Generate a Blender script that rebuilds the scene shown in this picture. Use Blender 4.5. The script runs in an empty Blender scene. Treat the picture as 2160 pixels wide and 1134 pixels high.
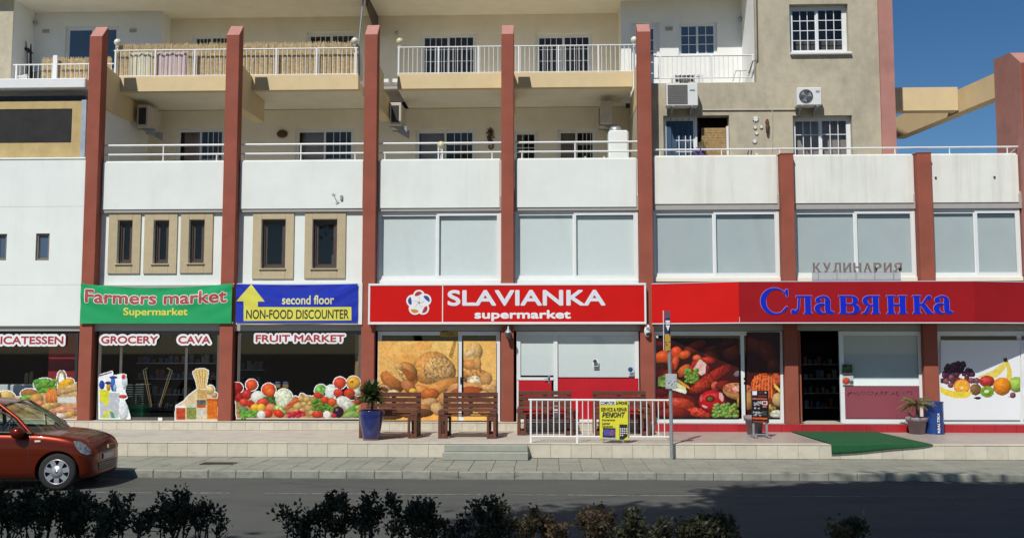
import bpy, bmesh, math, random
import numpy as np
from mathutils import Vector, Matrix
from mathutils.bvhtree import BVHTree

random.seed(7)
sc = bpy.context.scene
COL = sc.collection
R = math.radians

# ---------------------------------------------------------------- camera
CAM = Vector((0, 0, 2.28)); FPX = 2050.0; YAW = R(2.1); PITCH = R(4.6)
cd = bpy.data.cameras.new('camera'); cam = bpy.data.objects.new('camera', cd); COL.objects.link(cam)
cam.location = CAM; cam.rotation_euler = (R(90) + PITCH, 0, YAW)
cd.sensor_width = 36; cd.lens = 36 * FPX / 2160; cd.clip_end = 2000; cd.clip_start = 0.05
sc.camera = cam
CR = np.array(cam.rotation_euler.to_matrix())

# ---------------------------------------------------------------- light
SUN = Vector((0.45, 1.0, -1.28)).normalized()
w = bpy.data.worlds.new('World'); sc.world = w; w.use_nodes = True
wn = w.node_tree.nodes; wl = w.node_tree.links
bg = wn['Background']; sky = wn.new('ShaderNodeTexSky'); sky.sky_type = 'NISHITA'; sky.sun_disc = False
sky.sun_elevation = math.asin(-SUN.z); sky.sun_rotation = math.atan2(-SUN.x, -SUN.y)
sky.altitude = 0; sky.air_density = 0.85; sky.dust_density = 0.15; sky.ozone_density = 2.2
hs = wn.new('ShaderNodeHueSaturation'); hs.inputs['Saturation'].default_value = 1.28; hs.inputs['Value'].default_value = 0.84
wl.new(sky.outputs[0], hs.inputs['Color']); wl.new(hs.outputs[0], bg.inputs[0]); bg.inputs[1].default_value = 0.088
sd = bpy.data.lights.new('sun', 'SUN'); sd.energy = 4.15; sd.angle = R(0.53); sd.color = (1, 0.965, 0.9)
so = bpy.data.objects.new('sun', sd); COL.objects.link(so); so.rotation_euler = SUN.to_track_quat('-Z', 'Y').to_euler()
sc.view_settings.view_transform = 'Standard'; sc.view_settings.look = 'None'
sc.view_settings.gamma = 1; sc.view_settings.use_curve_mapping = False; sc.view_settings.exposure = 0.0
sc.render.engine = 'CYCLES'
sc.cycles.max_bounces = 8; sc.cycles.transparent_max_bounces = 12; sc.cycles.caustics_reflective = False; sc.cycles.caustics_refractive = False

# ---------------------------------------------------------------- measuring: a sight line met with the plane y = Y
def wp(px, py, Y):
    v = CR @ np.array([px - 1080.0, -(py - 567.0), -FPX]); t = Y / v[1]
    return v[0] * t, CAM.z + v[2] * t
def wx(px, Y, py=732): return wp(px, py, Y)[0]
def wz(py, Y, px=1155): return wp(px, py, Y)[1]
def wpa(px, py, Y):
    px = np.asarray(px, float); py = np.asarray(py, float)
    v = np.stack([px - 1080.0, -(py - 567.0), np.full(px.shape, -FPX)], -1) @ CR.T
    t = Y / v[..., 1]
    return v[..., 0] * t, CAM.z + v[..., 2] * t

# ---------------------------------------------------------------- materials
def lin(c):
    return tuple(((x / 12.92) if x <= 0.04045 else ((x + 0.055) / 1.055) ** 2.4) for x in c)
def rgb(r, g, b): return lin((r / 255, g / 255, b / 255))
MATS = {}
def mat(name, col, rough=0.7, metal=0.0, var=0.12, nscale=6, bump=0.0, bscale=60, col2=None, c2amt=0.5, stretch=None, c2scale=3.0,
        rand=0.0, spec=0.5, coat=0.0, transl=0.0, c2lo=0.5, c2hi=0.7, flake=0):
    m = bpy.data.materials.new(name); m.use_nodes = True; MATS[name] = m
    n = m.node_tree.nodes; l = m.node_tree.links; b = n['Principled BSDF']
    b.inputs['Roughness'].default_value = rough; b.inputs['Metallic'].default_value = metal
    b.inputs['Specular IOR Level'].default_value = spec; b.inputs['Coat Weight'].default_value = coat; b.inputs['Coat Roughness'].default_value = 0.04
    geo = n.new('ShaderNodeNewGeometry')
    tex = n.new('ShaderNodeTexNoise'); tex.inputs['Scale'].default_value = nscale; tex.inputs['Detail'].default_value = 6; tex.inputs['Roughness'].default_value = 0.6
    l.new(geo.outputs['Position'], tex.inputs['Vector'])
    mr = n.new('ShaderNodeMapRange'); mr.inputs['From Min'].default_value = 0.3; mr.inputs['From Max'].default_value = 0.7
    mr.inputs['To Min'].default_value = 1 - var; mr.inputs['To Max'].default_value = 1 + var
    l.new(tex.outputs['Fac'], mr.inputs['Value'])
    base = n.new('ShaderNodeRGB'); base.outputs[0].default_value = (*col, 1)
    cur = base.outputs[0]
    if col2 is not None:
        t2 = n.new('ShaderNodeTexNoise'); t2.inputs['Scale'].default_value = c2scale; t2.inputs['Detail'].default_value = 5; t2.inputs['Roughness'].default_value = 0.65
        mp = n.new('ShaderNodeMapping'); mp.inputs['Scale'].default_value = stretch or (1, 1, 1)
        l.new(geo.outputs['Position'], mp.inputs['Vector']); l.new(mp.outputs[0], t2.inputs['Vector'])
        r2 = n.new('ShaderNodeMapRange'); r2.inputs['From Min'].default_value = c2lo; r2.inputs['From Max'].default_value = c2hi
        r2.inputs['To Min'].default_value = 0; r2.inputs['To Max'].default_value = c2amt
        l.new(t2.outputs['Fac'], r2.inputs['Value'])
        mx = n.new('ShaderNodeMix'); mx.data_type = 'RGBA'; l.new(r2.outputs[0], mx.inputs[0]); l.new(cur, mx.inputs[6]); mx.inputs[7].default_value = (*col2, 1)
        cur = mx.outputs[2]
    mu = n.new('ShaderNodeVectorMath'); mu.operation = 'SCALE'; l.new(cur, mu.inputs[0])
    if rand > 0:
        oi = n.new('ShaderNodeObjectInfo'); rr = n.new('ShaderNodeMapRange'); rr.inputs['To Min'].default_value = 1 - rand; rr.inputs['To Max'].default_value = 1 + rand
        l.new(oi.outputs['Random'], rr.inputs['Value'])
        mm = n.new('ShaderNodeMath'); mm.operation = 'MULTIPLY'; l.new(mr.outputs[0], mm.inputs[0]); l.new(rr.outputs[0], mm.inputs[1]); l.new(mm.outputs[0], mu.inputs['Scale'])
    else:
        l.new(mr.outputs[0], mu.inputs['Scale'])
    l.new(mu.outputs[0], b.inputs['Base Color'])
    if bump > 0:
        bt = n.new('ShaderNodeTexNoise'); bt.inputs['Scale'].default_value = bscale; bt.inputs['Detail'].default_value = 4
        l.new(geo.outputs['Position'], bt.inputs['Vector'])
        bn = n.new('ShaderNodeBump'); bn.inputs['Strength'].default_value = bump; bn.inputs['Distance'].default_value = 0.01
        l.new(bt.outputs['Fac'], bn.inputs['Height']); l.new(bn.outputs[0], b.inputs['Normal'])
    if transl > 0:
        out = n['Material Output']; tr = n.new('ShaderNodeBsdfTranslucent'); ms = n.new('ShaderNodeMixShader'); ms.inputs[0].default_value = transl
        l.new(mu.outputs[0], tr.inputs['Color']); l.new(b.outputs[0], ms.inputs[1]); l.new(tr.outputs[0], ms.inputs[2]); l.new(ms.outputs[0], out.inputs['Surface'])
    return m
def glass(name, tint, refl=1.0, body=None, bodyamt=0.0):
    m = bpy.data.materials.new(name); m.use_nodes = True; n = m.node_tree.nodes; l = m.node_tree.links
    n.remove(n['Principled BSDF']); out = n['Material Output']
    tr = n.new('ShaderNodeBsdfTransparent'); tr.inputs[0].default_value = (*tint, 1)
    gl = n.new('ShaderNodeBsdfGlossy'); gl.inputs['Roughness'].default_value = 0.02; gl.inputs['Color'].default_value = (refl, refl, refl, 1)
    fr = n.new('ShaderNodeFresnel'); gm = n.new('ShaderNodeNewGeometry'); ior = n.new('ShaderNodeMapRange')   # same reflectance from both sides of the pane
    ior.inputs['To Min'].default_value = 1.5; ior.inputs['To Max'].default_value = 1 / 1.5; l.new(gm.outputs['Backfacing'], ior.inputs['Value']); l.new(ior.outputs[0], fr.inputs['IOR'])
    ms = n.new('ShaderNodeMixShader'); l.new(fr.outputs[0], ms.inputs[0]); l.new(gl.outputs[0], ms.inputs[2])
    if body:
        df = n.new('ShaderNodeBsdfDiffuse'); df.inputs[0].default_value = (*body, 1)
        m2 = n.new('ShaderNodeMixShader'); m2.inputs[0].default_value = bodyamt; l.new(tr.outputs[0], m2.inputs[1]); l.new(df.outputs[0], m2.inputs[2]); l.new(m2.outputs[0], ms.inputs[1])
    else:
        l.new(tr.outputs[0], ms.inputs[1])
    l.new(ms.outputs[0], out.inputs[0]); MATS[name] = m; return m
def printmat(name, rough=0.35):
    m = bpy.data.materials.new(name); m.use_nodes = True; n = m.node_tree.nodes; l = m.node_tree.links; b = n['Principled BSDF']
    at = n.new('ShaderNodeAttribute'); at.attribute_name = 'print'; l.new(at.outputs['Color'], b.inputs['Base Color'])
    b.inputs['Roughness'].default_value = rough; b.inputs['Specular IOR Level'].default_value = 0.35; MATS[name] = m; return m

white = mat('white_plaster', (0.79, 0.83, 0.79), 0.85, var=0.04, nscale=1.2, bump=0.25, bscale=90, col2=(0.60, 0.60, 0.54), c2amt=0.25, stretch=(2.2, 1, 0.25), c2scale=1.6, c2lo=0.52, c2hi=0.78)
white_st = mat('streaked_white_plaster', (0.80, 0.81, 0.745), 0.85, var=0.05, nscale=1.5, bump=0.3, bscale=90, col2=(0.50, 0.47, 0.36), c2amt=0.42, stretch=(3, 1, 0.18), c2scale=1.5, c2lo=0.5, c2hi=0.75)
cream = mat('cream_plaster', (0.84, 0.78, 0.64), 0.88, var=0.05, nscale=2, bump=0.2, bscale=80)
creamw = mat('pale_plaster', (0.80, 0.81, 0.78), 0.88, var=0.04, nscale=2, bump=0.2, bscale=80)
beige = mat('weathered_beige_plaster', (0.50, 0.445, 0.325), 0.92, var=0.10, nscale=5, bump=0.5, bscale=50, col2=(0.24, 0.215, 0.17), c2amt=0.6, stretch=(1.3, 1, 0.5), c2scale=1.3, c2lo=0.47, c2hi=0.8)
redp = mat('red_painted_plaster', (0.30, 0.078, 0.046), 0.85, var=0.13, nscale=2.2, bump=0.3, bscale=70, col2=(0.31, 0.10, 0.065), c2amt=0.35, c2scale=0.8)
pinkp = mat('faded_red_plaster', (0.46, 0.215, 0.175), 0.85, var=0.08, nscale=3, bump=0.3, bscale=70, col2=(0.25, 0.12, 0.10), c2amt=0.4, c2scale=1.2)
yel = mat('yellow_painted_plaster', (0.71, 0.56, 0.32), 0.85, var=0.05, nscale=3, bump=0.2, bscale=70)
stone = mat('stone_surround', (0.52, 0.43, 0.27), 0.9, var=0.07, nscale=10, bump=0.4, bscale=40, col2=(0.36, 0.30, 0.2), c2amt=0.4, c2scale=5, rand=0.04)
wmetal = mat('white_metal', (0.80, 0.80, 0.79), 0.4, var=0.03)
walu = mat('white_aluminium', (0.78, 0.80, 0.79), 0.35, var=0.02)
gmetal = mat('grey_metal', (0.36, 0.38, 0.40), 0.45, 0.3, var=0.08)
galv = mat('galvanised_steel', (0.34, 0.36, 0.37), 0.5, 0.5, var=0.15, nscale=20)
dmetal = mat('dark_metal', (0.03, 0.03, 0.032), 0.5, 0.2)
brownf = mat('brown_window_frame', (0.075, 0.05, 0.04), 0.5)
tilem = mat('cream_tile', (0.60, 0.55, 0.44), 0.5, var=0.05, nscale=7, rand=0.06, bump=0.05, col2=(0.38, 0.34, 0.27), c2amt=0.35, c2scale=4)
grout = mat('tile_grout', (0.22, 0.20, 0.17), 0.95)
platm = mat('platform_paving', (0.50, 0.46, 0.385), 0.75, var=0.08, nscale=3, rand=0.03, bump=0.1, col2=(0.27, 0.235, 0.215), c2amt=0.5, c2scale=0.9)
platr = mat('polished_platform_paving', (0.42, 0.36, 0.31), 0.40, var=0.08, nscale=3, rand=0.03, bump=0.05, col2=(0.25, 0.215, 0.2), c2amt=0.5, c2scale=0.9)
paverm = mat('grey_paver', (0.265, 0.262, 0.21), 0.93, var=0.10, nscale=9, rand=0.08, bump=0.4, bscale=60, col2=(0.16, 0.155, 0.13), c2amt=0.4, c2scale=2)
kerbm = mat('kerb_concrete', (0.285, 0.285, 0.235), 0.93, var=0.12, nscale=8, rand=0.07, bump=0.5, bscale=50, col2=(0.12, 0.12, 0.11), c2amt=0.65, stretch=(1, 1, 4), c2scale=2.5)
asph = mat('asphalt', (0.086, 0.089, 0.078), 0.93, var=0.10, nscale=1.3, bump=0.7, bscale=120, col2=(0.058, 0.060, 0.055), c2amt=0.8, stretch=(0.25, 1.6, 1), c2scale=1.4)
soil = mat('median_soil', (0.09, 0.07, 0.05), 0.98, var=0.25, nscale=12, bump=0.8, bscale=30)
linem = mat('worn_road_paint', (0.26, 0.26, 0.25), 0.85, var=0.3, nscale=20, col2=(0.09, 0.09, 0.09), c2amt=0.9, c2scale=9, c2lo=0.45, c2hi=0.6)
redtile = mat('red_tile', (0.42, 0.022, 0.03), 0.3, var=0.06, rand=0.06)
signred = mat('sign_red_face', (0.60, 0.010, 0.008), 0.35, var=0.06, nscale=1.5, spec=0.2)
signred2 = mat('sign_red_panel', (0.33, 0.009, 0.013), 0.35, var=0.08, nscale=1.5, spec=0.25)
filmred = mat('red_window_film', (0.52, 0.012, 0.022), 0.3, var=0.05, nscale=2)
rosefilm = mat('faded_rose_film', (0.27, 0.065, 0.085), 0.4, var=0.06, nscale=2)
blueL = mat('blue_letter', (0.006, 0.022, 0.52), 0.6, var=0.03, spec=0.15)
paleL = mat('pale_letter', (0.74, 0.76, 0.82), 0.4, var=0.03)
whiteL = mat('white_print', (0.82, 0.82, 0.82), 0.5, var=0.02)
crimL = mat('crimson_print', (0.38, 0.03, 0.045), 0.5, var=0.03)
fmL = mat('brick_red_print', (0.42, 0.075, 0.055), 0.4, var=0.03)
yelL = mat('yellow_print', (0.72, 0.68, 0.09), 0.5, var=0.02)
cremL = mat('pale_yellow_print', (0.72, 0.72, 0.35), 0.5, var=0.02)
blackL = mat('black_print', (0.03, 0.03, 0.03), 0.5, var=0.02)
greenB = mat('green_vinyl', (0.02, 0.36, 0.12), 0.22, var=0.04, nscale=3)
blueB = mat('blue_vinyl', (0.018, 0.035, 0.42), 0.22, var=0.05, nscale=3)
yelS = mat('yellow_vinyl', (0.74, 0.68, 0.04), 0.45, var=0.03)
woodm = mat('stained_wood', (0.13, 0.042, 0.022), 0.6, var=0.2, nscale=10, rand=0.15, bump=0.4, bscale=30, col2=(0.05, 0.02, 0.012), c2amt=0.6, stretch=(0.6, 3, 6), c2scale=5)
greywood = mat('weathered_letter_wood', (0.22, 0.16, 0.14), 0.7, var=0.2, nscale=20)
reedm = mat('dry_reed', (0.64, 0.50, 0.28), 0.9, var=0.28, nscale=14, bump=0.5, bscale=60, col2=(0.64, 0.56, 0.40), c2amt=0.8, stretch=(2.4, 2.4, 0.3), c2scale=1.3)
reedy = mat('cloth_between_reeds', (0.66, 0.62, 0.45), 0.9, var=0.1)
pinkcl = mat('faded_pink_cloth', (0.58, 0.45, 0.43), 0.95, var=0.08)
awnY = mat('ochre_awning_fabric', (0.52, 0.385, 0.17), 0.8, var=0.10, nscale=5, bump=0.4, bscale=15)
awnD = mat('dark_awning_window', (0.028, 0.028, 0.026), 0.6, var=0.2, nscale=4, spec=0.2)
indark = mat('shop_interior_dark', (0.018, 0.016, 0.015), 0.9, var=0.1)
inwood = mat('chipboard', (0.33, 0.21, 0.09), 0.8, var=0.15)
inred = mat('interior_red_wall', (0.33, 0.012, 0.025), 0.6)
inwhite = mat('interior_white', (0.6, 0.6, 0.6), 0.5)
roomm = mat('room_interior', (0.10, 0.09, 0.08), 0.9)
blindW = mat('pale_roller_blind', (0.83, 0.915, 0.89), 0.8, var=0.02)
blindG = mat('grey_roller_blind', (0.55, 0.62, 0.62), 0.8, var=0.04, nscale=2)
curt = mat('curtain', (0.35, 0.30, 0.27), 0.95, var=0.2, nscale=3)
bluec = mat('blue_shutter', (0.05, 0.13, 0.27), 0.6, var=0.1)
glassd = glass('window_glass', (0.965, 0.97, 0.97), 0.5)
glasst = glass('tinted_shop_glass', (0.94, 0.95, 0.94), 0.6)
glassb = glass('sky_painted_glass', (0.55, 0.6, 0.65), 1.0, (0.09, 0.15, 0.24), 0.75)  # blue diffuse body stands in for the reflected sky
prm = printmat('window_print'); prmM = printmat('matt_print', 0.6)
carred = mat('copper_red_car_paint', (0.15, 0.018, 0.006), 0.32, 0.5, var=0.06, nscale=2, coat=0.35, spec=0.15)
tyre = mat('tyre_rubber', (0.018, 0.018, 0.018), 0.85)
hub = mat('silver_wheel_cover', (0.50, 0.51, 0.53), 0.35, 0.6)
chrome = mat('chrome', (0.7, 0.7, 0.7), 0.12, 1.0, var=0)
blackp = mat('black_plastic', (0.02, 0.02, 0.02), 0.5)
cargl = glass('car_glass', (0.62, 0.72, 0.66), 1.0)
lampgl = mat('headlamp_lens', (0.26, 0.27, 0.27), 0.2, 0.4, var=0.5, nscale=22, coat=0.7)
amber = mat('clear_indicator', (0.75, 0.6, 0.45), 0.2)
blueglaze = mat('blue_glazed_ceramic', (0.012, 0.022, 0.13), 0.18, var=0.15, nscale=4, coat=0.6)
terrac = mat('terracotta_rim', (0.30, 0.14, 0.08), 0.8)
potm = mat('mauve_plastic_pot', (0.26, 0.20, 0.21), 0.7, var=0.12, col2=(0.38, 0.33, 0.30), c2amt=0.5, c2scale=8)
leafy = mat('yucca_leaf', (0.075, 0.115, 0.035), 0.5, var=0.3, nscale=9, transl=0.2)
palml = mat('palm_leaflet', (0.20, 0.17, 0.06), 0.6, var=0.35, nscale=9, transl=0.3)
hedgel = mat('hedge_leaf', (0.046, 0.048, 0.020), 0.6, var=0.35, nscale=5, transl=0.2)
hedgeb = mat('dry_hedge_leaf', (0.10, 0.068, 0.034), 0.8, var=0.5, nscale=6, transl=0.3)
twig = mat('hedge_twig', (0.05, 0.04, 0.03), 0.9)
palet = mat('pale_dry_twig', (0.25, 0.21, 0.16), 0.9)
treel = mat('tree_leaf', (0.05, 0.08, 0.03), 0.6, var=0.3, nscale=3, transl=0.25)
bark = mat('bark', (0.13, 0.10, 0.07), 0.95, bump=0.8, bscale=20)
turf = mat('green_artificial_turf', (0.010, 0.095, 0.028), 0.95, var=0.22, nscale=25, bump=1.0, bscale=200)
barrelb = mat('blue_barrel_paint', (0.012, 0.045, 0.20), 0.25, var=0.06, coat=0.5)
acw = mat('ac_white_casing', (0.74, 0.74, 0.72), 0.5, var=0.03)
acy = mat('ac_yellowed_casing', (0.55, 0.50, 0.42), 0.6, var=0.08)
globem = mat('globe_glass', (0.72, 0.70, 0.60), 0.25)
globec = mat('yellowed_globe_glass', (0.66, 0.60, 0.36), 0.25)
sirenw = mat('siren_white', (0.80, 0.80, 0.78), 0.4)
greenc = mat('green_basket_plastic', (0.012, 0.22, 0.11), 0.4)
basketd = mat('dark_basket_plastic', (0.045, 0.07, 0.065), 0.4)
brass = mat('brass_handle', (0.32, 0.27, 0.15), 0.35, 0.8)
orangep = mat('orange_print', (0.65, 0.18, 0.02), 0.5)
navyp = mat('navy_print', (0.03, 0.05, 0.16), 0.5)
purplep = mat('purple_flower', (0.12, 0.06, 0.28), 0.7)
rust = mat('rusty_ornament', (0.10, 0.05, 0.03), 0.8)
concm = mat('ramp_grooved_concrete', (0.33, 0.335, 0.28), 0.95, var=0.1, bump=0.5)
roofm = mat('roof_concrete', (0.55, 0.53, 0.47), 0.95)
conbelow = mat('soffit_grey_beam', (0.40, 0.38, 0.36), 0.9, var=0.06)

# ---------------------------------------------------------------- object helpers
ORG = {}
class MB:
    def __init__(s): s.v = []; s.f = []; s.sm = []
    def add(s, vs, fs, smooth=False):
        o = len(s.v); s.v.extend([tuple(float(c) for c in v) for v in vs]); s.f.extend([tuple(i + o for i in f) for f in fs]); s.sm.extend([smooth] * len(fs)); return s
    def box(s, x0, x1, y0, y1, z0, z1):
        x0, x1 = min(x0, x1), max(x0, x1); y0, y1 = min(y0, y1), max(y0, y1); z0, z1 = min(z0, z1), max(z0, z1)
        return s.add([(x0, y0, z0), (x1, y0, z0), (x1, y1, z0), (x0, y1, z0), (x0, y0, z1), (x1, y0, z1), (x1, y1, z1), (x0, y1, z1)],
                     [(0, 3, 2, 1), (4, 5, 6, 7), (0, 1, 5, 4), (1, 2, 6, 5), (2, 3, 7, 6), (3, 0, 4, 7)])
    def cbox(s, x0, x1, y0, y1, z0, z1, c=0.01):          # box with chamfered edges
        x0, x1 = min(x0, x1), max(x0, x1); y0, y1 = min(y0, y1), max(y0, y1); z0, z1 = min(z0, z1), max(z0, z1)
        bm = bmesh.new(); r = bmesh.ops.create_cube(bm, size=1)
        for v in bm.verts: v.co = ((x0 + x1) / 2 + v.co.x * (x1 - x0), (y0 + y1) / 2 + v.co.y * (y1 - y0), (z0 + z1) / 2 + v.co.z * (z1 - z0))
        c = min(c, 0.45 * min(x1 - x0, y1 - y0, z1 - z0))
        bmesh.ops.bevel(bm, geom=bm.edges[:], offset=c, segments=1 if c < 0.03 else 3, affect='EDGES')
        bm.verts.index_update(); s.add([v.co[:] for v in bm.verts], [[v.index for v in f.verts] for f in bm.faces]); bm.free(); return s
    def prism(s, pts, axis, a, b):                          # polygon (two coords) extruded along axis 0/1/2
        def P(p, t):
            q = list(p); q.insert(axis, t); return q
        n = len(pts); vs = [P(p, a) for p in pts] + [P(p, b) for p in pts]
        fs = [tuple(range(n)), tuple(range(2 * n - 1, n - 1, -1))] + [(i, i + n, (i + 1) % n + n, (i + 1) % n) for i in range(n)]
        return s.add(vs, fs)
    def tube(s, pts, r, n=8, cap=True):
        pts = [Vector(p) for p in pts]; rs = r if isinstance(r, (list, tuple)) else [r] * len(pts); vs = []; fs = []
        up = Vector((0, 0, 1)); prev = None
        for i, p in enumerate(pts):
            t = (pts[min(i + 1, len(pts) - 1)] - pts[max(i - 1, 0)]).normalized()
            a = prev if prev is not None else (up if abs(t.z) < 0.9 else Vector((1, 0, 0)))
            u = (a - t * a.dot(t)).normalized(); prev = u; v = t.cross(u)
            for k in range(n):
                an = 2 * math.pi * k / n; vs.append(p + (u * math.cos(an) + v * math.sin(an)) * rs[i])
        for i in range(len(pts) - 1):
            for k in range(n): fs.append((i * n + k, i * n + (k + 1) % n, (i + 1) * n + (k + 1) % n, (i + 1) * n + k))
        s.add(vs, fs, True)
        if cap: s.add(vs[:n], [tuple(range(n))[::-1]]); s.add(vs[-n:], [tuple(range(n))])
        return s
    def lathe(s, prof, c=(0, 0, 0), n=24, axis=2):
        vs = []; fs = []
        for (r, h) in prof:
            for k in range(n):
                a = 2 * math.pi * k / n; p = [r * math.cos(a), r * math.sin(a)]; p.insert(axis, h); vs.append([p[i] + c[i] for i in range(3)])
        for i in range(len(prof) - 1):
            for k in range(n): fs.append((i * n + k, i * n + (k + 1) % n, (i + 1) * n + (k + 1) % n, (i + 1) * n + k))
        return s.add(vs, fs, True)
    def sphere(s, c, r, n=16, sq=(1, 1, 1)):
        prof = [(r * math.sin(math.pi * i / (n // 2)), -r * math.cos(math.pi * i / (n // 2))) for i in range(n // 2 + 1)]
        o = len(s.v); s.lathe(prof, (0, 0, 0), n)
        for i in range(o, len(s.v)): v = s.v[i]; s.v[i] = (v[0] * sq[0] + c[0], v[1] * sq[1] + c[1], v[2] * sq[2] + c[2])
        return s
    def mesh(s, name, off=(0, 0, 0)):
        me = bpy.data.meshes.new(name); me.from_pydata([(v[0] - off[0], v[1] - off[1], v[2] - off[2]) for v in s.v], [], s.f)
        if any(s.sm): me.polygons.foreach_set('use_smooth', s.sm)
        me.update(); return me
    def build(s, name, m, parent=None, **kw):
        A = np.array(s.v); c = (A.min(0) + A.max(0)) / 2
        if parent is None: c[2] = A[:, 2].min()
        me = s.mesh(name, c); me.materials.append(m); return link(name, me, Vector(c), parent, **kw)
def link(name, me, loc, parent=None, label=None, cat=None, group=None, kind=None):
    o = bpy.data.objects.new(name, me); COL.objects.link(o); loc = Vector(loc)
    if parent is not None: o.parent = parent; o.location = loc - ORG[parent.name]
    else: o.location = loc
    ORG[o.name] = loc
    tag(o, label, cat, group, kind); return o
def tag(o, label=None, cat=None, group=None, kind=None):
    if label: o['label'] = label
    if cat: o['category'] = cat
    if group: o['group'] = group
    if kind: o['kind'] = kind
    return o
def thing(name, loc, label, cat, group=None):
    return link(name, None, loc, None, label, cat, group)
def structure(name, mb, m, parent=None):
    o = mb.build(name, m, parent)
    if parent is None: o['kind'] = 'structure'
    return o
def copy_tree(o, parent=None):
    c = o.copy(); COL.objects.link(c)
    if parent is not None: c.parent = parent
    for ch in list(o.children): copy_tree(ch, c)
    return c
def recalc(me):
    bm = bmesh.new(); bm.from_mesh(me); bmesh.ops.recalc_face_normals(bm, faces=bm.faces); bm.to_mesh(me); bm.free()

# flat outline (list of loops with holes) -> filled, extruded mesh; writing as real raised shapes
def text_mesh(s, x0, x1, z0, z1, Y, depth, offset=0.0, shear=0.0, warp=None, spacing=1.0):
    cu = bpy.data.curves.new('writing', 'FONT'); cu.body = s; cu.size = 1; cu.offset = offset; cu.resolution_u = 5; cu.shear = shear; cu.space_character = spacing
    ob = bpy.data.objects.new('writing', cu); COL.objects.link(ob); dg = bpy.context.evaluated_depsgraph_get()
    me = bpy.data.meshes.new_from_object(ob.evaluated_get(dg)); bpy.data.objects.remove(ob); bpy.data.curves.remove(cu)
    bm = bmesh.new(); bm.from_mesh(me); bpy.data.meshes.remove(me)
    if depth > 0:
        r = bmesh.ops.extrude_face_region(bm, geom=bm.faces[:]); 
        for e in r['geom']:
            if isinstance(e, bmesh.types.BMVert): e.co.z += 1
    if warp:
        sc_ = (x1 - x0) / max(1e-6, max(v.co.x for v in bm.verts) - min(v.co.x for v in bm.verts)); bmesh.ops.triangulate(bm, faces=bm.faces[:])
        for _ in range(2): bmesh.ops.subdivide_edges(bm, edges=[e for e in bm.edges if e.calc_length() * sc_ > .05], cuts=1)
        bmesh.ops.triangulate(bm, faces=bm.faces[:])
    A = np.array([v.co[:] for v in bm.verts]); mn = A.min(0); mx = A.max(0)
    mb = MB(); bm.verts.index_update(); vs = []
    for v in A:
        u = (v[0] - mn[0]) / (mx[0] - mn[0]); t = (v[1] - mn[1]) / (mx[1] - mn[1]); dz = 0; dy = 0
        if warp: dy, dz = warp(x0 + u * (x1 - x0), z0 + t * (z1 - z0))
        vs.append((x0 + u * (x1 - x0), Y + dy - (depth if v[2] < 0.5 and depth > 0 else 0) * 1.0, z0 + t * (z1 - z0) + dz))
    mb.add(vs, [[q.index for q in f.verts] for f in bm.faces]); bm.free(); return mb
def fat(s, px0, px1, py0, py1, Y, depth, grow, n=12, rings=1, **k):   # the same writing thickened by a ring of shifted strokes
    m = MB(); g = grow / 92.6; c = 0
    for r_ in range(1, rings + 1):
        for i in range(n):
            a = 2 * math.pi * i / n; gx_, gz_ = g * r_ / rings * math.cos(a), g * r_ / rings * math.sin(a); c += 1
            q = textp(s, px0, px1, py0, py1, Y - .00012 * c, depth, **k); m.add([(v[0] + gx_, v[1], v[2] + gz_) for v in q.v], q.f)
    return m
def textp(s, px0, px1, py0, py1, Y, depth=0.004, **k):     # writing that fills the measured rectangle on plane Y
    xa, za = wp(px0, py1, Y); xb, zb = wp(px1, py0, Y); return text_mesh(s, xa, xb, za, zb, Y, depth, **k)
def bxp(mb, px0, py0, px1, py1, Y0, Y1):
    xa, za = wp(px0, py1, Y0); xb, zb = wp(px1, py0, Y0); return mb.box(xa, xb, Y0, Y1, za, zb)

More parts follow.
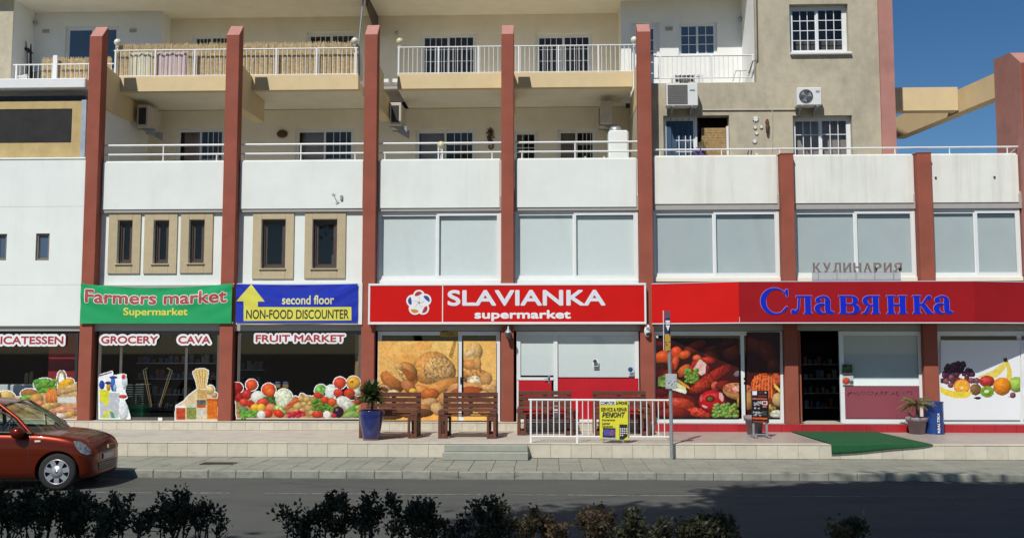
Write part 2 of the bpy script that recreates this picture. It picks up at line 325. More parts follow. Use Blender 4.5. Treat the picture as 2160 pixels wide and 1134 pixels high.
# ---------------------------------------------------------------- printed pictures (vinyl film, stickers): colour per small face
rs = np.random.RandomState(3)
def vnoise(w, h, cell, seed):
    r = np.random.RandomState(seed); gw, gh = int(w / cell) + 3, int(h / cell) + 3; g = r.rand(gh, gw)
    y, x = np.mgrid[0:h, 0:w] / cell; xi, yi = x.astype(int), y.astype(int); fx, fy = x - xi, y - yi; fx = fx * fx * (3 - 2 * fx); fy = fy * fy * (3 - 2 * fy)
    return (g[yi, xi] * (1 - fx) + g[yi, xi + 1] * fx) * (1 - fy) + (g[yi + 1, xi] * (1 - fx) + g[yi + 1, xi + 1] * fx) * fy
class Print:
    """a picture painted in photograph pixels (x right, y down) and laid on one plane as a mesh"""
    def __init__(s, x0, y0, x1, y1, step=1.5, k=1.0, ox=0, oy=0):
        s.x0, s.y0, s.x1, s.y1 = x0, y0, x1, y1; s.w = int((x1 - x0) / step); s.h = int((y1 - y0) / step)
        s.X, s.Y = np.meshgrid(x0 + (np.arange(s.w) + .5) * (x1 - x0) / s.w, y0 + (np.arange(s.h) + .5) * (y1 - y0) / s.h)
        s.C = np.ones((s.h, s.w, 3)); s.A = np.zeros((s.h, s.w), bool); s.k, s.ox, s.oy = k, ox, oy; s.n = 11; s.q = []
    def tr(s, x, y): return s.ox + x / s.k, s.oy + y / s.k
    def bg(s, col, col2=None, cell=40, mask=None):
        c = np.array(col) / 255.0; C = np.broadcast_to(c, s.C.shape).copy()
        if col2 is not None: n = vnoise(s.w, s.h, cell, s.n)[..., None]; C = C * (1 - n) + np.array(col2) / 255.0 * n; s.n += 1
        m = np.ones((s.h, s.w), bool) if mask is None else mask
        s.C[m] = C[m]; s.A |= m
    def ell(s, cx, cy, rx, ry, col, ang=0, sh=0.45, hl=0.0, tex=0.08, cell=3, out=0, a=1.0):
        s.q.append(('e', cx, cy, rx, ry, col, ang, sh, hl, tex, cell, out, a))
    def poly(s, pts, col, col2=None, tex=0.05, out=0, cell=4): s.q.append(('p', pts, col, col2, tex, out, cell))
    def _in(s, pts):
        m = np.zeros((s.h, s.w), bool); P = [s.tr(*p) for p in pts]
        for i in range(len(P)):
            (xa, ya), (xb, yb) = P[i], P[(i + 1) % len(P)]
            if ya == yb: continue
            c = ((ya > s.Y) != (yb > s.Y)) & (s.X < (xb - xa) * (s.Y - ya) / (yb - ya) + xa); m ^= c
        return m
    def go(s, outline=(250, 250, 250)):
        for q in s.q:                                           # the die-cut white border first
            if q[0] == 'e' and q[11]:
                _, cx, cy, rx, ry, col, ang, sh, hl, tex, cell, out, a = q; x, y = s.tr(cx, cy); an = R(ang)
                u = ((s.X - x) * math.cos(an) + (s.Y - y) * math.sin(an)) / (rx / s.k + out); v = (-(s.X - x) * math.sin(an) + (s.Y - y) * math.cos(an)) / (ry / s.k + out)
                m = u * u + v * v < 1; s.C[m] = np.array(outline) / 255; s.A |= m
            if q[0] == 'p' and q[5]:
                m = s._in(q[1]); o = q[5]; st = int(max(1, round(o / ((s.x1 - s.x0) / s.w)))); mm = m.copy()
                pm_ = np.pad(m, st)
                for dx in range(-st, st + 1):
                    for dy in range(-st, st + 1): mm |= pm_[st + dy:st + dy + s.h, st + dx:st + dx + s.w]
                s.C[mm] = np.array(outline) / 255; s.A |= mm
        for q in s.q:
            s.n += 1
            if q[0] == 'e':
                _, cx, cy, rx, ry, col, ang, sh, hl, tex, cell, out, a = q; x, y = s.tr(cx, cy); an = R(ang); ca, sa = math.cos(an), math.sin(an)
                u = ((s.X - x) * ca + (s.Y - y) * sa) / (rx / s.k); v = (-(s.X - x) * sa + (s.Y - y) * ca) / (ry / s.k); r2 = u * u + v * v; m = r2 < 1
                if not m.any(): continue
                nz = np.sqrt(np.clip(1 - r2, 0, 1)); nx = u * ca - v * sa; ny = u * sa + v * ca
                l = np.clip(nz * .75 - nx * .3 - ny * .45, 0, 1.1); f = (1 - sh * .85) + sh * .85 * 1.25 * l; hl = hl * .6
                f = f * (1 + tex * 2 * (vnoise(s.w, s.h, cell, s.n) - .5)); C = np.clip(np.array(col) / 255.0 * f[..., None], 0, 1)
                if hl: h = np.exp(-(((u + .3 * ca) ** 2 + (v + .4) ** 2) / .05))[..., None] * hl; C = C * (1 - h) + h
                C = s.C * (1 - a) + C * a; s.C[m] = C[m]; s.A |= m
            else:
                _, pts, col, col2, tex, out, cell = q; m = s._in(pts); c = np.array(col) / 255.0
                if not m.any(): continue
                n = vnoise(s.w, s.h, cell, s.n)[..., None]
                C = (c * (1 - n) + np.array(col2) / 255.0 * n) if col2 is not None else c * (1 + tex * 2 * (n - .5))
                s.C[m] = np.clip(np.broadcast_to(C, s.C.shape)[m], 0, 1); s.A |= m
        g = .09 * (vnoise(s.w, s.h, 2, s.n + 50) - .5)[..., None] + .05 * (vnoise(s.w, s.h, 9, s.n + 51) - .5)[..., None]; s.C = np.clip(s.C * (1 + g * (s.C.min(-1, keepdims=True) < .8)), 0, 1)
        s.q = []; return s
    def cut(s, m): s.A &= m
    def build(s, name, Y, parent=None, m=None, gain=0.92, fn=None, **kw):
        gx = s.x0 + np.arange(s.w + 1) * (s.x1 - s.x0) / s.w; gy = s.y0 + np.arange(s.h + 1) * (s.y1 - s.y0) / s.h
        GX, GY = np.meshgrid(gx, gy)
        if fn: V = fn(GX, GY)
        else: x, z = wpa(GX, GY, Y); V = np.stack([x, np.full(x.shape, Y), z], -1)
        V = V.reshape(-1, 3); W = s.w + 1; j, i = np.nonzero(s.A)
        F = np.stack([(j + 1) * W + i, (j + 1) * W + i + 1, j * W + i + 1, j * W + i], -1)
        used, inv = np.unique(F, return_inverse=True); F = inv.reshape(F.shape); V = V[used]; c = (V.min(0) + V.max(0)) / 2
        if parent is None: c[2] = V[:, 2].min()
        me = bpy.data.meshes.new(name); nf = len(F)
        me.vertices.add(len(V)); me.vertices.foreach_set('co', (V - c).astype(np.float32).ravel())
        me.loops.add(nf * 4); me.loops.foreach_set('vertex_index', F.astype(np.int32).ravel())
        me.polygons.add(nf); me.polygons.foreach_set('loop_start', np.arange(nf, dtype=np.int32) * 4); me.polygons.foreach_set('loop_total', np.full(nf, 4, np.int32))
        me.update(calc_edges=True)
        C = s.C[j, i]; L = np.where(C <= .04045, C / 12.92, ((C + .055) / 1.055) ** 2.4) * gain; L = np.concatenate([L, np.ones((nf, 1))], 1)
        at = me.color_attributes.new('print', 'FLOAT_COLOR', 'CORNER'); at.data.foreach_set('color', np.repeat(L, 4, 0).astype(np.float32).ravel())
        me.materials.append(m or prm); return link(name, me, Vector(c), parent, **kw)
# ================================================================ GROUND
g = MB().box(-500, 500, -300, 700, -0.4, -0.06); structure('ground', g, soil)
rd = MB().box(-120, 120, 10.6, 17.1, -0.05, 0.0); structure('road', rd, asph)
rd2 = MB().box(-120, 120, -9.0, 6.6, -0.05, 0.0); structure('far_carriageway', rd2, asph)
md = MB().cbox(-120, 120, 6.6, 10.6, -0.05, 0.14, 0.03); structure('median', md, soil)
ln = MB()
for i in range(120):
    x = -30 + i * 0.5
    if random.random() < 0.96: ln.box(x, x + 0.5, 15.29 + 0.008 * math.sin(i), 15.33 + 0.008 * math.sin(i * 1.7), 0.002, 0.005)
structure('road_edge_line', ln, linem)
pv = MB().box(-60, 60, 17.2, 19.3, -0.05, 0.095); PAV = structure('pavement', pv, grout)
pm = MB().cbox(-.197, .197, -.198, .198, 0, 0.03, 0.006).mesh('paver'); pm.materials.append(paverm)
for i in range(52):
    for j in range(5):
        link('paver', pm, (-11.2 + i * 0.4, 17.42 + j * 0.4, 0.092 + random.uniform(-.002, .004)), PAV).rotation_euler = (random.uniform(-.004, .004), random.uniform(-.005, .005), random.uniform(-.006, .006))
sd1 = MB().box(-60, -11.4, 17.22, 19.25, 0.0951, 0.121).box(9.41, 60, 17.22, 19.25, 0.0951, 0.121); sd1.build('paving', paverm, PAV)
KRB = structure('kerb', MB().box(-60, 60, 17.12, 17.205, -.05, 0.10), grout)
km = MB().cbox(-.242, .242, -.052, .058, -0.03, 0.128, 0.014).mesh('kerb_stone'); km.materials.append(kerbm)
for i in range(46):
    link('kerb_stone', km, (-11.6 + i * 0.49, 17.15 + random.uniform(-.004, .004), random.uniform(-.004, .003)), KRB)
MB().box(-60, -11.9, 17.1, 17.2, -.03, .127).box(11, 60, 17.1, 17.2, -.03, .127).build('kerb_run', kerbm, KRB)
# raised shop platform
PLT = structure('platform', MB().box(-40, 40, 19.275, 22.4, 0.0, 0.38), grout)
xs = wx(1420, 19.25)
MB().box(-40, xs, 19.262, 22.3, 0.381, 0.40).build('platform_slab', platm, PLT)
MB().box(xs + .004, 40, 19.262, 22.3, 0.381, 0.399).build('platform_slab', platr, PLT)
tm = MB().cbox(-.198, .198, 0, .02, 0.122, 0.385, 0.004).mesh('tile'); tm.materials.append(tilem)
nose = MB().cbox(-.199, .199, 0, .3, 0.388, 0.402, 0.005).mesh('tile_nosing'); nose.materials.append(tilem)
for i in range(52):
    x = -11.2 + i * 0.4 + .25
    link('tile', tm, (x, 19.255 + random.uniform(-.001, .001), 0), PLT)
    link('nosing_tile', nose, (x, 19.245, 0.0005), PLT)

# cracks and gutter grit on the road
crk = mat('crack_tar', (0.045, 0.045, 0.043), 0.9); rn = random.Random(31)
for (x, y, n_, dx, dy) in ((-4.6, 16.6, 16, .17, -.05), (-1.2, 14.0, 18, .15, .07), (1.9, 16.4, 12, .2, -.03), (-7.0, 13.6, 14, .18, .03)):
    pts = []
    for i in range(n_): x += dx * rn.uniform(.5, 1.4); y += dy + rn.uniform(-.07, .07); pts.append((x, y))
    m = MB()
    for (a, b), (c, d) in zip(pts, pts[1:]): m.add([(a, b - .006, .0025), (c, d - .006, .0025), (c, d + .008, .0025), (a, b + .008, .0025)], [(0, 1, 2, 3)])
    m.build('crack', crk, bpy.data.objects['road'])
m = MB(); ptc = mat('gutter_grit', (0.16, 0.145, 0.11), 0.95, var=.3)
for i in range(900):
    x = rn.choice((rn.gauss(-6.3, .35), rn.gauss(-1.5, .5), rn.uniform(-10, 9))); y = 17.06 - abs(rn.gauss(0, .05)); r_ = rn.uniform(.004, .013)
    m.add([(x - r_, y - r_, .001), (x + r_, y - r_ * .6, .001), (x + r_ * .5, y + r_, .001), (x, y, r_)], [(0, 1, 3), (1, 2, 3), (2, 0, 3)])
tag(m.build('gutter_grit', ptc, None), 'pale grit and leaf scraps gathered along the foot of the kerb', 'grit', kind='stuff')
# ================================================================ BUILDING
YC, YB, YP, YG, YW = 22.15, 22.46, 22.33, 22.30, 25.2
B = thing('apartment_building', (0, 22.15, 0), 'white shop and apartment building with brick red columns, cream balconies and a beige tower', 'building')
cols = [(178, 205), (470, 498), (765.5, 793), (1057, 1083.6), (1347.6, 1376.5), (1647.6, 1675.4), (1936.8, 1967)]
CX = [(wx(a, YC, 400), wx(b, YC, 400)) for i, (a, b) in enumerate(cols)]
tops = [(78, 58), (75, 56), (74, 54), (73, 54), (68, 52)]
for i, (xa, xb) in enumerate(CX):
    if i < 5: zf, zb = wz(tops[i][0], YC, cols[i][0]), wz(tops[i][1], YB, cols[i][0])
    else: zf = zb = 6.67
    mb = MB().prism([(YC, 0.60 if i < 5 else .57), (YC, zf), (YB, zb), (YB, 0.60 if i < 5 else .57)], 0, xa, xb)
    o = mb.build('column', redp, B); bv = o.modifiers.new('edge', 'BEVEL'); bv.width = 0.012; bv.segments = 2
    if i < 5:
        t_ = .003; MB().add([(xa + .006, YC - t_, zf + t_ + .004), (xb - .006, YC - t_, zf + t_ + .004), (xb - .006, YB - t_ - .008, zb + t_ - .004), (xa + .006, YB - t_ - .008, zb + t_ - .004)], [(0, 1, 2, 3)]).build('lit_faded_top', pinkp, o)  # paler red puts the slope's stronger sunlight, with some fading, into colour
    if i >= 5: MB().cbox(xa - .01, xb + .01, YC - .012, YB, 6.672, 6.70, .008).build('column_cap', redp, o)
    o['label'] = 'brick red square column with a sloped top' if i < 5 else 'shorter brick red column ending at the parapet'
XE = wx(2152, YC, 132)                                              # end pillar
o = MB().prism([(YC, 0.57), (YC, 8.76), (22.62, 9.12), (23.45, 9.21), (23.45, 0.57)], 0, XE, XE + 0.45).build('end_pillar', pinkp, B)
o['label'] = 'wide faded red end pillar with a pitched top'
MB().box(XE + .004, XE + .45, YC - .004, YC - .001, .57, 8.74).build('pillar_face', redp, B)
X7 = XE + 3.2                                                   # the next bay to the right goes on outside the frame

# parapets
ZP0, ZP1 = wz(440, YP), wz(333, YP)
bays = [(CX[i][1], CX[i + 1][0]) for i in range(6)] + [(CX[6][1], wx(2149, YP, 333))]
PAR = []
for i, (xa, xb) in enumerate(bays):
    z1 = ZP1 + (0.04 if i > 3 else 0)
    mb = MB().cbox(xa + .012, xb - .008, YP, YP + .2, ZP0 + (0.06 if i > 3 else 0), z1, 0.035)
    PAR.append(mb.build('parapet', white if i < 4 else white_st, B))
    PAR[-1]['label'] = 'smooth white parapet panel' if i < 4 else 'rain streaked white parapet panel'
# left wing: flush white wall
LX = -15.5; xl = CX[0][0] - .01
def wallo(mb, x0, x1, z0, z1, Y, dep, ops, back=False):        # wall face with real openings and reveals
    xs = sorted({x0, x1, *[o[0] for o in ops], *[o[2] for o in ops]}); zs = sorted({z0, z1, *[o[1] for o in ops], *[o[3] for o in ops]})
    for a, b in zip(xs, xs[1:]):
        for c, d in zip(zs, zs[1:]):
            mx, mz = (a + b) / 2, (c + d) / 2
            if any(o[0] < mx < o[2] and o[1] < mz < o[3] for o in ops): continue
            mb.add([(a, Y, c), (b, Y, c), (b, Y, d), (a, Y, d)], [(0, 1, 2, 3)])
            mb.add([(a, Y + dep, c), (b, Y + dep, c), (b, Y + dep, d), (a, Y + dep, d)], [(3, 2, 1, 0)])
    for o in list(ops):
        a, c, b, d = o
        mb.add([(a, Y, c), (b, Y, c), (b, Y + dep, c), (a, Y + dep, c)], [(0, 3, 2, 1)]); mb.add([(a, Y, d), (b, Y, d), (b, Y + dep, d), (a, Y + dep, d)], [(0, 1, 2, 3)])
        mb.add([(a, Y, c), (a, Y + dep, c), (a, Y + dep, d), (a, Y, d)], [(0, 1, 2, 3)]); mb.add([(b, Y, c), (b, Y + dep, c), (b, Y + dep, d), (b, Y, d)], [(0, 3, 2, 1)])
    mb.add([(x0, Y, z1), (x1, Y, z1), (x1, Y + dep, z1), (x0, Y + dep, z1)], [(0, 1, 2, 3)]); mb.add([(x0, Y, z0), (x1, Y, z0), (x1, Y + dep, z0), (x0, Y + dep, z0)], [(0, 3, 2, 1)])
    for x in (x0, x1): mb.add([(x, Y, z0), (x, Y + dep, z0), (x, Y + dep, z1), (x, Y, z1)], [(0, 1, 2, 3)])
    return mb
def op(px0, py0, px1, py1, Y):
    xa, za = wp(px0, py1, Y); xb, zb = wp(px1, py0, Y); return (xa, za, xb, zb)
YL = 22.2
lw = [op(-10, 493, 15, 549, YL), op(74, 492, 105, 549, YL)]
ZL0, ZL1 = wz(686, YL), wz(337, YL, 90)
wallo(MB(), LX, xl, ZL0, ZL1, YL, .25, lw).build('wall', white, B)['label'] = 'flush white wall of the left wing'
MB().cbox(LX, xl, YL - .02, YL + .3, ZL1 + .001, ZL1 + .05, .015).build('wall_coping', white, B)
for zz in (wz(430, YL), wz(598, YL)):
    MB().box(LX, xl - .01, YL - .0015, YL - .0005, zz, zz + .006).build('wall_joint', stone, B)

def window(rect, Y, sashes=2, grid=(0, 0), fm=walu, pane=glassd, fw=.045, sw=.035, back=None, backd=.3, deep=.06, bars=None, name='window', stagger=True, lab=None, backm=roomm):
    x0, z0, x1, z1 = rect; mb = MB(); e = .002
    mb.box(x0 + e, x0 + fw, Y, Y + deep, z0 + e, z1 - e).box(x1 - fw, x1 - e, Y, Y + deep, z0 + e, z1 - e)
    mb.box(x0 + fw, x1 - fw, Y + .001, Y + deep, z1 - fw, z1 - e).box(x0 + fw, x1 - fw, Y + .001, Y + deep, z0 + e, z0 + fw)
    f = mb.build(name, fm, B); 
    if lab: f['label'] = lab
    cuts = sashes if isinstance(sashes, (list, tuple)) else [x0 + fw + (x1 - x0 - 2 * fw) * k / sashes for k in range(1, sashes)]
    ed = [x0 + fw] + list(cuts) + [x1 - fw]
    for k, (a, b) in enumerate(zip(ed, ed[1:])):
        ya = Y + (.004 if (k % 2 or not stagger) else .028); m = MB(); c, d = z0 + fw, z1 - fw
        a2 = a - (sw / 2 if k else 0); b2 = b + (sw / 2 if k < len(ed) - 2 else 0)
        if stagger and k % 2 == 0: b2 = b
        if not stagger: a2, b2 = a + .0005, b - .0005
        m.box(a2, a2 + sw, ya, ya + .025, c + .001, d - .001).box(b2 - sw, b2, ya, ya + .025, c + .001, d - .001)
        m.box(a2 + sw, b2 - sw, ya + .001, ya + .024, c + .001, c + sw).box(a2 + sw, b2 - sw, ya + .001, ya + .024, d - sw, d - .001)
        m.build('sash', fm, f)
        pn = pane[k] if isinstance(pane, list) else pane
        MB().box(a2 + sw, b2 - sw, ya + .01, ya + .016, c + sw, d - sw).build('pane', pn, f)
        if grid[0]:
            gb = MB(); nx, nz = grid; A, Bx, Cc, D = a2 + sw, b2 - sw, c + sw, d - sw; t = .009
            for i in range(1, nx): x = A + (Bx - A) * i / nx; gb.box(x - t, x + t, ya + .002, ya + .009, Cc, D)
            for i in range(1, nz): z = Cc + (D - Cc) * i / nz; gb.box(A, Bx, ya + .0035, ya + .0095, z - t, z + t)
            gb.build('glazing_bars', fm, f)
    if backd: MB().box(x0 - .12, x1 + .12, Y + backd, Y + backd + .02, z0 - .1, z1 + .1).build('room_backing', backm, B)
    return f
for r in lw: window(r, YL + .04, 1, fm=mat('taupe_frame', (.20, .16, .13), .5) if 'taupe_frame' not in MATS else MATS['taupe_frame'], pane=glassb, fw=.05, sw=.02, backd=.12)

# shaded slab edge under the parapets, upper storey walls and windows
X0, X1 = CX[0][1], XE
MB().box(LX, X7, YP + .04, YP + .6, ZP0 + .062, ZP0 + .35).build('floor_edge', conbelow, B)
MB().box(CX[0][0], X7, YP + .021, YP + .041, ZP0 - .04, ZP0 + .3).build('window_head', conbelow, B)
ZB0, ZB1 = wz(697, 22.26), wz(599, 22.26)                             # deep beam behind the signs
YU = 22.42
def bayrect(i, zt, zb): return (bays[i][0], zb, bays[i][1], zt)
ZU1 = ZP0 - .041
st1 = [(246, 464, 280, 556), (322, 464, 357, 556), (397, 463, 432, 555)]; sf1 = [(226, 447, 298, 577), (301.5, 447, 375, 577), (378.5, 446, 450, 576)]
st2 = [(550, 462, 603, 566), (658, 462, 711.5, 566)]; sf2 = [(531, 446, 621, 588), (641, 446, 730, 587)]
for i, (st, sf) in enumerate(((st1, sf1), (st2, sf2))):
    ops = [op(*q, YU - .03) for q in st]
    wallo(MB(), bays[i][0], bays[i][1], ZB0 + .1, ZU1, YU, .2, ops).build('wall', white, B)['label'] = 'recessed white wall with stone framed windows'
    for q, (a, z0, b, z1) in zip(sf, ops):
        A, Z0, Bx, Z1 = op(*q, YU - .03); s = MB()
        s.cbox(A, a, YU - .035, YU - .001, Z0, Z1, .006); s.cbox(b, Bx, YU - .035, YU - .001, Z0, Z1, .006)
        s.cbox(a, b, YU - .036, YU - .001, z1, Z1, .006); s.cbox(a, b, YU - .036, YU - .001, Z0, z0, .006)
        o = s.build('stone_surround', stone, B); MB().cbox(a - .04, b + .02, YU - .07, YU - .036, z0 - .03, z0, .006).build('sill', stone, o)
        window((a, z0, b, z1), YU + .07, 1, fm=brownf, pane=glassd, fw=.06, sw=.05, backd=.5)
wins = [(2, 797, 924, 1056, blindW), (3, 1088, 1213, 1346, blindW), (4, 1381, 1508, 1645, blindG), (5, 1679, 1806, 1942, blindG), (6, 1969, 2060, 2152, blindG)]
for i, a, mcut, b, bl in wins:
    r = (bays[i][0] + .005, wz(590 if i < 4 else 586, YU), bays[i][1] - .005, ZU1)
    c = wx(mcut, YU, 520)
    f = window(r, YU - .03, [c], fm=walu, pane=glassd, fw=.05, sw=.055, backd=0, lab='wide two light window with lowered blinds')
    MB().box(r[0] + .02, r[2] - .02, YU + .055, YU + .06, r[1] + .02, r[3] - .11).build('roller_blind', bl, f)
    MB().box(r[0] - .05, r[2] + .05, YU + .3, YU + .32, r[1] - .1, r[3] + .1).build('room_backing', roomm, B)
    MB().cbox(r[0], r[2], YU - .09, YU - .03, r[1] - .10, r[1] - .002, .01).build('sill', white if i < 4 else cream, f)
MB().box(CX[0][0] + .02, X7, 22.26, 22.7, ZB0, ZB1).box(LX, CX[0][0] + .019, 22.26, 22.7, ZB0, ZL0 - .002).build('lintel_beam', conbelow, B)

# shop fronts
ZS = 0.60
MB().box(LX, wx(1378, YC), 22.11, 22.7, 0.40, 0.585).build('plinth', grout, B)
MB().cbox(LX, wx(1378, YC), 22.085, 22.7, 0.586, 0.602, .004).build('plinth_coping', tilem, B)
ptm = MB().cbox(-.163, .163, 0, .012, 0.404, 0.583, 0.003).mesh('tile'); ptm.materials.append(tilem)
x = -12.0
while x < wx(1365, YC): link('tile', ptm, (x, 22.097, 0), B); x += 0.33
MB().box(wx(1379, YC), X7, 22.11, 22.7, 0.40, 0.57).build('plinth', grout, B)
rtm = MB().cbox(-.232, .232, 0, .015, 0.402, 0.571, 0.003).mesh('tile'); rtm.materials.append(redtile)
x = wx(1379, YC) + .235
while x < 13: link('tile', rtm, (x, 22.094, 0), B); x += 0.468
# interior of the shops
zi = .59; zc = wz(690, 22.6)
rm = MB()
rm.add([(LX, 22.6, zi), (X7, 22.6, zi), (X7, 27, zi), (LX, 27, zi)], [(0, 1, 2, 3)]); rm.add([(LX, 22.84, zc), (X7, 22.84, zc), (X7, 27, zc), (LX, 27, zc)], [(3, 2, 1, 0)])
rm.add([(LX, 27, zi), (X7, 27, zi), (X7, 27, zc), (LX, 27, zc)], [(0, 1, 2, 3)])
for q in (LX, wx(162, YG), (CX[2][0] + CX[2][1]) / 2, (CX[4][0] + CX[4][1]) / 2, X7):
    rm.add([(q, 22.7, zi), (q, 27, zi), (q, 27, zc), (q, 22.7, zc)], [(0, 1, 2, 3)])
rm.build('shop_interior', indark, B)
ZT = wz(700, YG)
def shopwin(px0, px1, cuts, zb, fm, lab, pane=glasst, fw=.04, sw=.03):
    r = (wx(px0, YG, 790), zb, wx(px1, YG, 790), ZT + .02)
    return window(r, YG, [wx(c, YG, 790) for c in cuts], fm=fm, pane=pane, fw=fw, sw=sw, backd=0, lab=lab, stagger=False)
shopwin(-140, 163, [-60], ZS + .004, MATS['dark_metal'], 'dark shop window of the delicatessen')
F1 = shopwin(206, 463, [254, 392], ZS + .004, mat('bronze_frame', (.10, .095, .08), .45), 'dark shop window with a pair of glass doors')
F2 = shopwin(500, 762, [], ZS + .004, MATS['bronze_frame'], 'dark shop window of the fruit market')
F3 = shopwin(796, 1055, [970], ZS + .004, walu, 'shop window and door under bread print', fw=.05, sw=.042)
F4 = shopwin(1089, 1348, [1172], ZS + .004, walu, 'shop door and window with blinds', fw=.05, sw=.045, pane=glassd)
F5 = shopwin(1380, 1652, [1567], .573, walu, 'shop window with sausage print', fw=.06, sw=.04)
r6 = wx(1770, YG)
window((r6, .573, wx(1946, YG), ZT + .02), YG, [], fm=walu, pane=glassd, fw=.05, sw=.05, backd=0, lab='shop window beside the open doorway', stagger=False)
F7 = shopwin(1976, 2290, [2153], .573, walu, 'shop window with fruit print', fw=.06, sw=.05)
dl = MB().box(wx(1683, YG), wx(1689, YG), YG, YG + .1, .572, ZT + .02); dl.build('door_jamb', redp, B)
MB().box(wx(1690, YG), r6 - .004, YG - .13, YG + .5, .571, .60).build('doorstep', platm, B)
# blinds and red lower panels of bay four
ta, tb = wz(794, YG), wz(889, YG)
MB().box(wx(1092, YG), wx(1168, YG), YG + .04, YG + .045, ta + .03, ZT).build('roller_blind', blindW, F4)
MB().box(wx(1176, YG), wx(1344, YG), YG + .05, YG + .055, ta - .01, ZT + .02).build('roller_blind', blindW, F4)
MB().box(wx(1094, YG), wx(1163, YG), YG - .006, YG - .001, ZS + .06, wz(801, YG)).build('red_panel', filmred, F4)
MB().box(wx(1177, YG), wx(1346, YG), YG - .006, YG - .001, ZS + .06, wz(797, YG)).build('red_panel', filmred, F4)
MB().box(wx(1090, YG), wx(1168, YG), YG - .012, YG - .0065, wz(801, YG), wz(795, YG)).build('transom', walu, F4)
for (px, py, wdt) in ((1162, 799, 10),):
    h = MB().tube([(wx(px - 4, YG), YG - .01, wz(py - 1, YG)), (wx(px - 4, YG), YG - .06, wz(py - 1, YG)), (wx(px - 14, YG), YG - .06, wz(py - 1, YG))], .009).box(wx(px - 6, YG), wx(px - 2, YG), YG - .012, YG - .001, wz(807, YG), wz(792, YG)); h.build('door_handle', gmetal, F4)
h = MB().tube([(wx(973, YG), YG - .01, wz(799, YG)), (wx(973, YG), YG - .06, wz(799, YG)), (wx(985, YG), YG - .06, wz(801, YG))], .009).box(wx(971, YG), wx(975, YG), YG - .012, YG - .001, wz(809, YG), wz(795, YG)); h.build('door_handle', blackp, F3)
MB().box(wx(1567.5, YG), wx(1570, YG), YG - .006, YG - .001, wz(800, YG), wz(795, YG)).box(wx(1567.5, YG), wx(1570, YG), YG - .006, YG - .001, wz(809, YG), wz(804, YG)).build('door_lock', blackp, F5)
# bay six: pale band, rose film, grey backing
MB().box(r6 + .1, wx(1938, YG), YG + .06, YG + .065, wz(808, YG), ZT).build('roller_blind', blindG, B)
MB().box(r6 + .101, wx(1936, YG), YG - .006, YG - .001, wz(812, YG), wz(798, YG)).build('film_band', blindW, B)
MB().box(r6 + .101, wx(1936, YG), YG - .006, YG - .001, wz(880, YG), wz(812.5, YG)).build('rose_film', rosefilm, B)
# V shaped pull handles on the glass doors
def c2(x, y): return (180 + x / 4.725, 680 + y / 4.725)
for pts in ([(618, 455), (575, 478), (660, 850), (672, 846), (600, 480)], [(815, 455), (868, 482), (755, 850), (745, 840), (845, 478)]):
    P = [c2(*p) for p in pts]; h = MB()
    h.tube([(wx(p[0], 22.25, 790), 22.25, wz(p[1], 22.25)) for p in P], .011, 8); h.build('door_handle', brass, F1)

# ---- second floor terrace and balconies
ZF2 = 5.95; ZSO = 8.57; ZF3 = 8.95; ZR = 11.09
MB().box(LX, X7, YP + .21, 28, ZF2 - .25, ZF2).build('terrace_floor', roofm, B)
def room(rect, Y): pass
xw0 = wx(312, YW, 300); xtl = wx(1345, 22.65, 300)
w2 = [op(370, 270, 474, 335, YW), op(622, 270, 747, 335, YW), op(876, 272, 1003, 335, YW), op(1083, 275, 1134, 335, YW), op(1176, 272, 1257, 335, YW)]
w2 = [(a, ZF2 + .05, b, d) for (a, c, b, d) in w2]
wallo(MB(), xw0, xtl + .5, ZF2, ZSO, YW, .2, w2).build('wall', cream, B)['label'] = 'shaded cream back wall of the terrace'
dsp = [(0, 3), (0, 3), (0, 4), (3, 4), (0, 3)]
for k, r in enumerate(w2):
    window(r, YW + .06, 1 if k == 3 else 2, grid=(0, 0) if k != 3 else (3, 5), backd=.7, fw=.05, sw=.04)
    if k != 3:
        a, c, b, d = r; m = (a + b) / 2; gb = MB()
        for i in range(1, 4): gb.box(m + .06 + (b - m - .1) * i / 4 - .008, m + .06 + (b - m - .1) * i / 4 + .008, YW + .045, YW + .058, c + .1, d - .1)
        for i in range(1, 5): z = c + (d - c) * i / 5; gb.box(m + .05, b - .06, YW + .044, YW + .057, z - .008, z + .008)
        gb.build('security_grille', walu, B)
    MB().box(r[0] + .1, r[0] + (r[2] - r[0]) * .45, YW + .35, YW + .37, r[1], r[3]).build('curtain', curt, B)
xA0, xA1 = wx(232, 23.25, 170), wx(756, 23.25, 170); xB0, xB1 = wx(838, 23.25, 170), wx(1335, 23.25, 170)
MB().box(xw0 - .22, xw0, 22.7, YW + .2, ZF2, ZSO - .01).build('side_wall', creamw, B)
for (a, b) in ((xA0, xA1), (xB0, xB1)):
    MB().cbox(a, b, 23.25, 23.40, ZSO, ZF3, .01).build('balcony_fascia', yel, B)
    MB().box(a + .003, b - .003, 23.401, YW + .1, ZSO + .012, ZF3 - .15).build('balcony_slab', cream, B)
MB().box(xA1 + .004, xB0 - .004, 23.95, YW + .1, ZSO + .2, ZF3 - .12).build('balcony_slab', conbelow, B)  # slab front drawn forward to block a sun patch on the wall below
MB().cbox(wx(803, 24.3), wx(814, 24.3), 24.3, 24.48, wz(171, 24.3), wz(163, 24.3), .01).cbox(wx(822, 24.3), wx(836, 24.3), 24.3, 24.48, wz(171, 24.3), wz(163, 24.3), .01).build('gutter_bracket', wmetal, B)
for i in range(5):
    xa, xb = CX[i]; m = .03
    if i == 4: xa, xb = xB1 + .004, CX[4][1] - .02
    MB().prism([(YB + .001, 7.97), (YB + .001, 9.0), (23.24, ZF3 - .02), (23.24, ZSO), (24.35, ZSO), (24.35, 8.03)], 0, xa + m, xb - m).build('perpendicular_beam', yel, B)
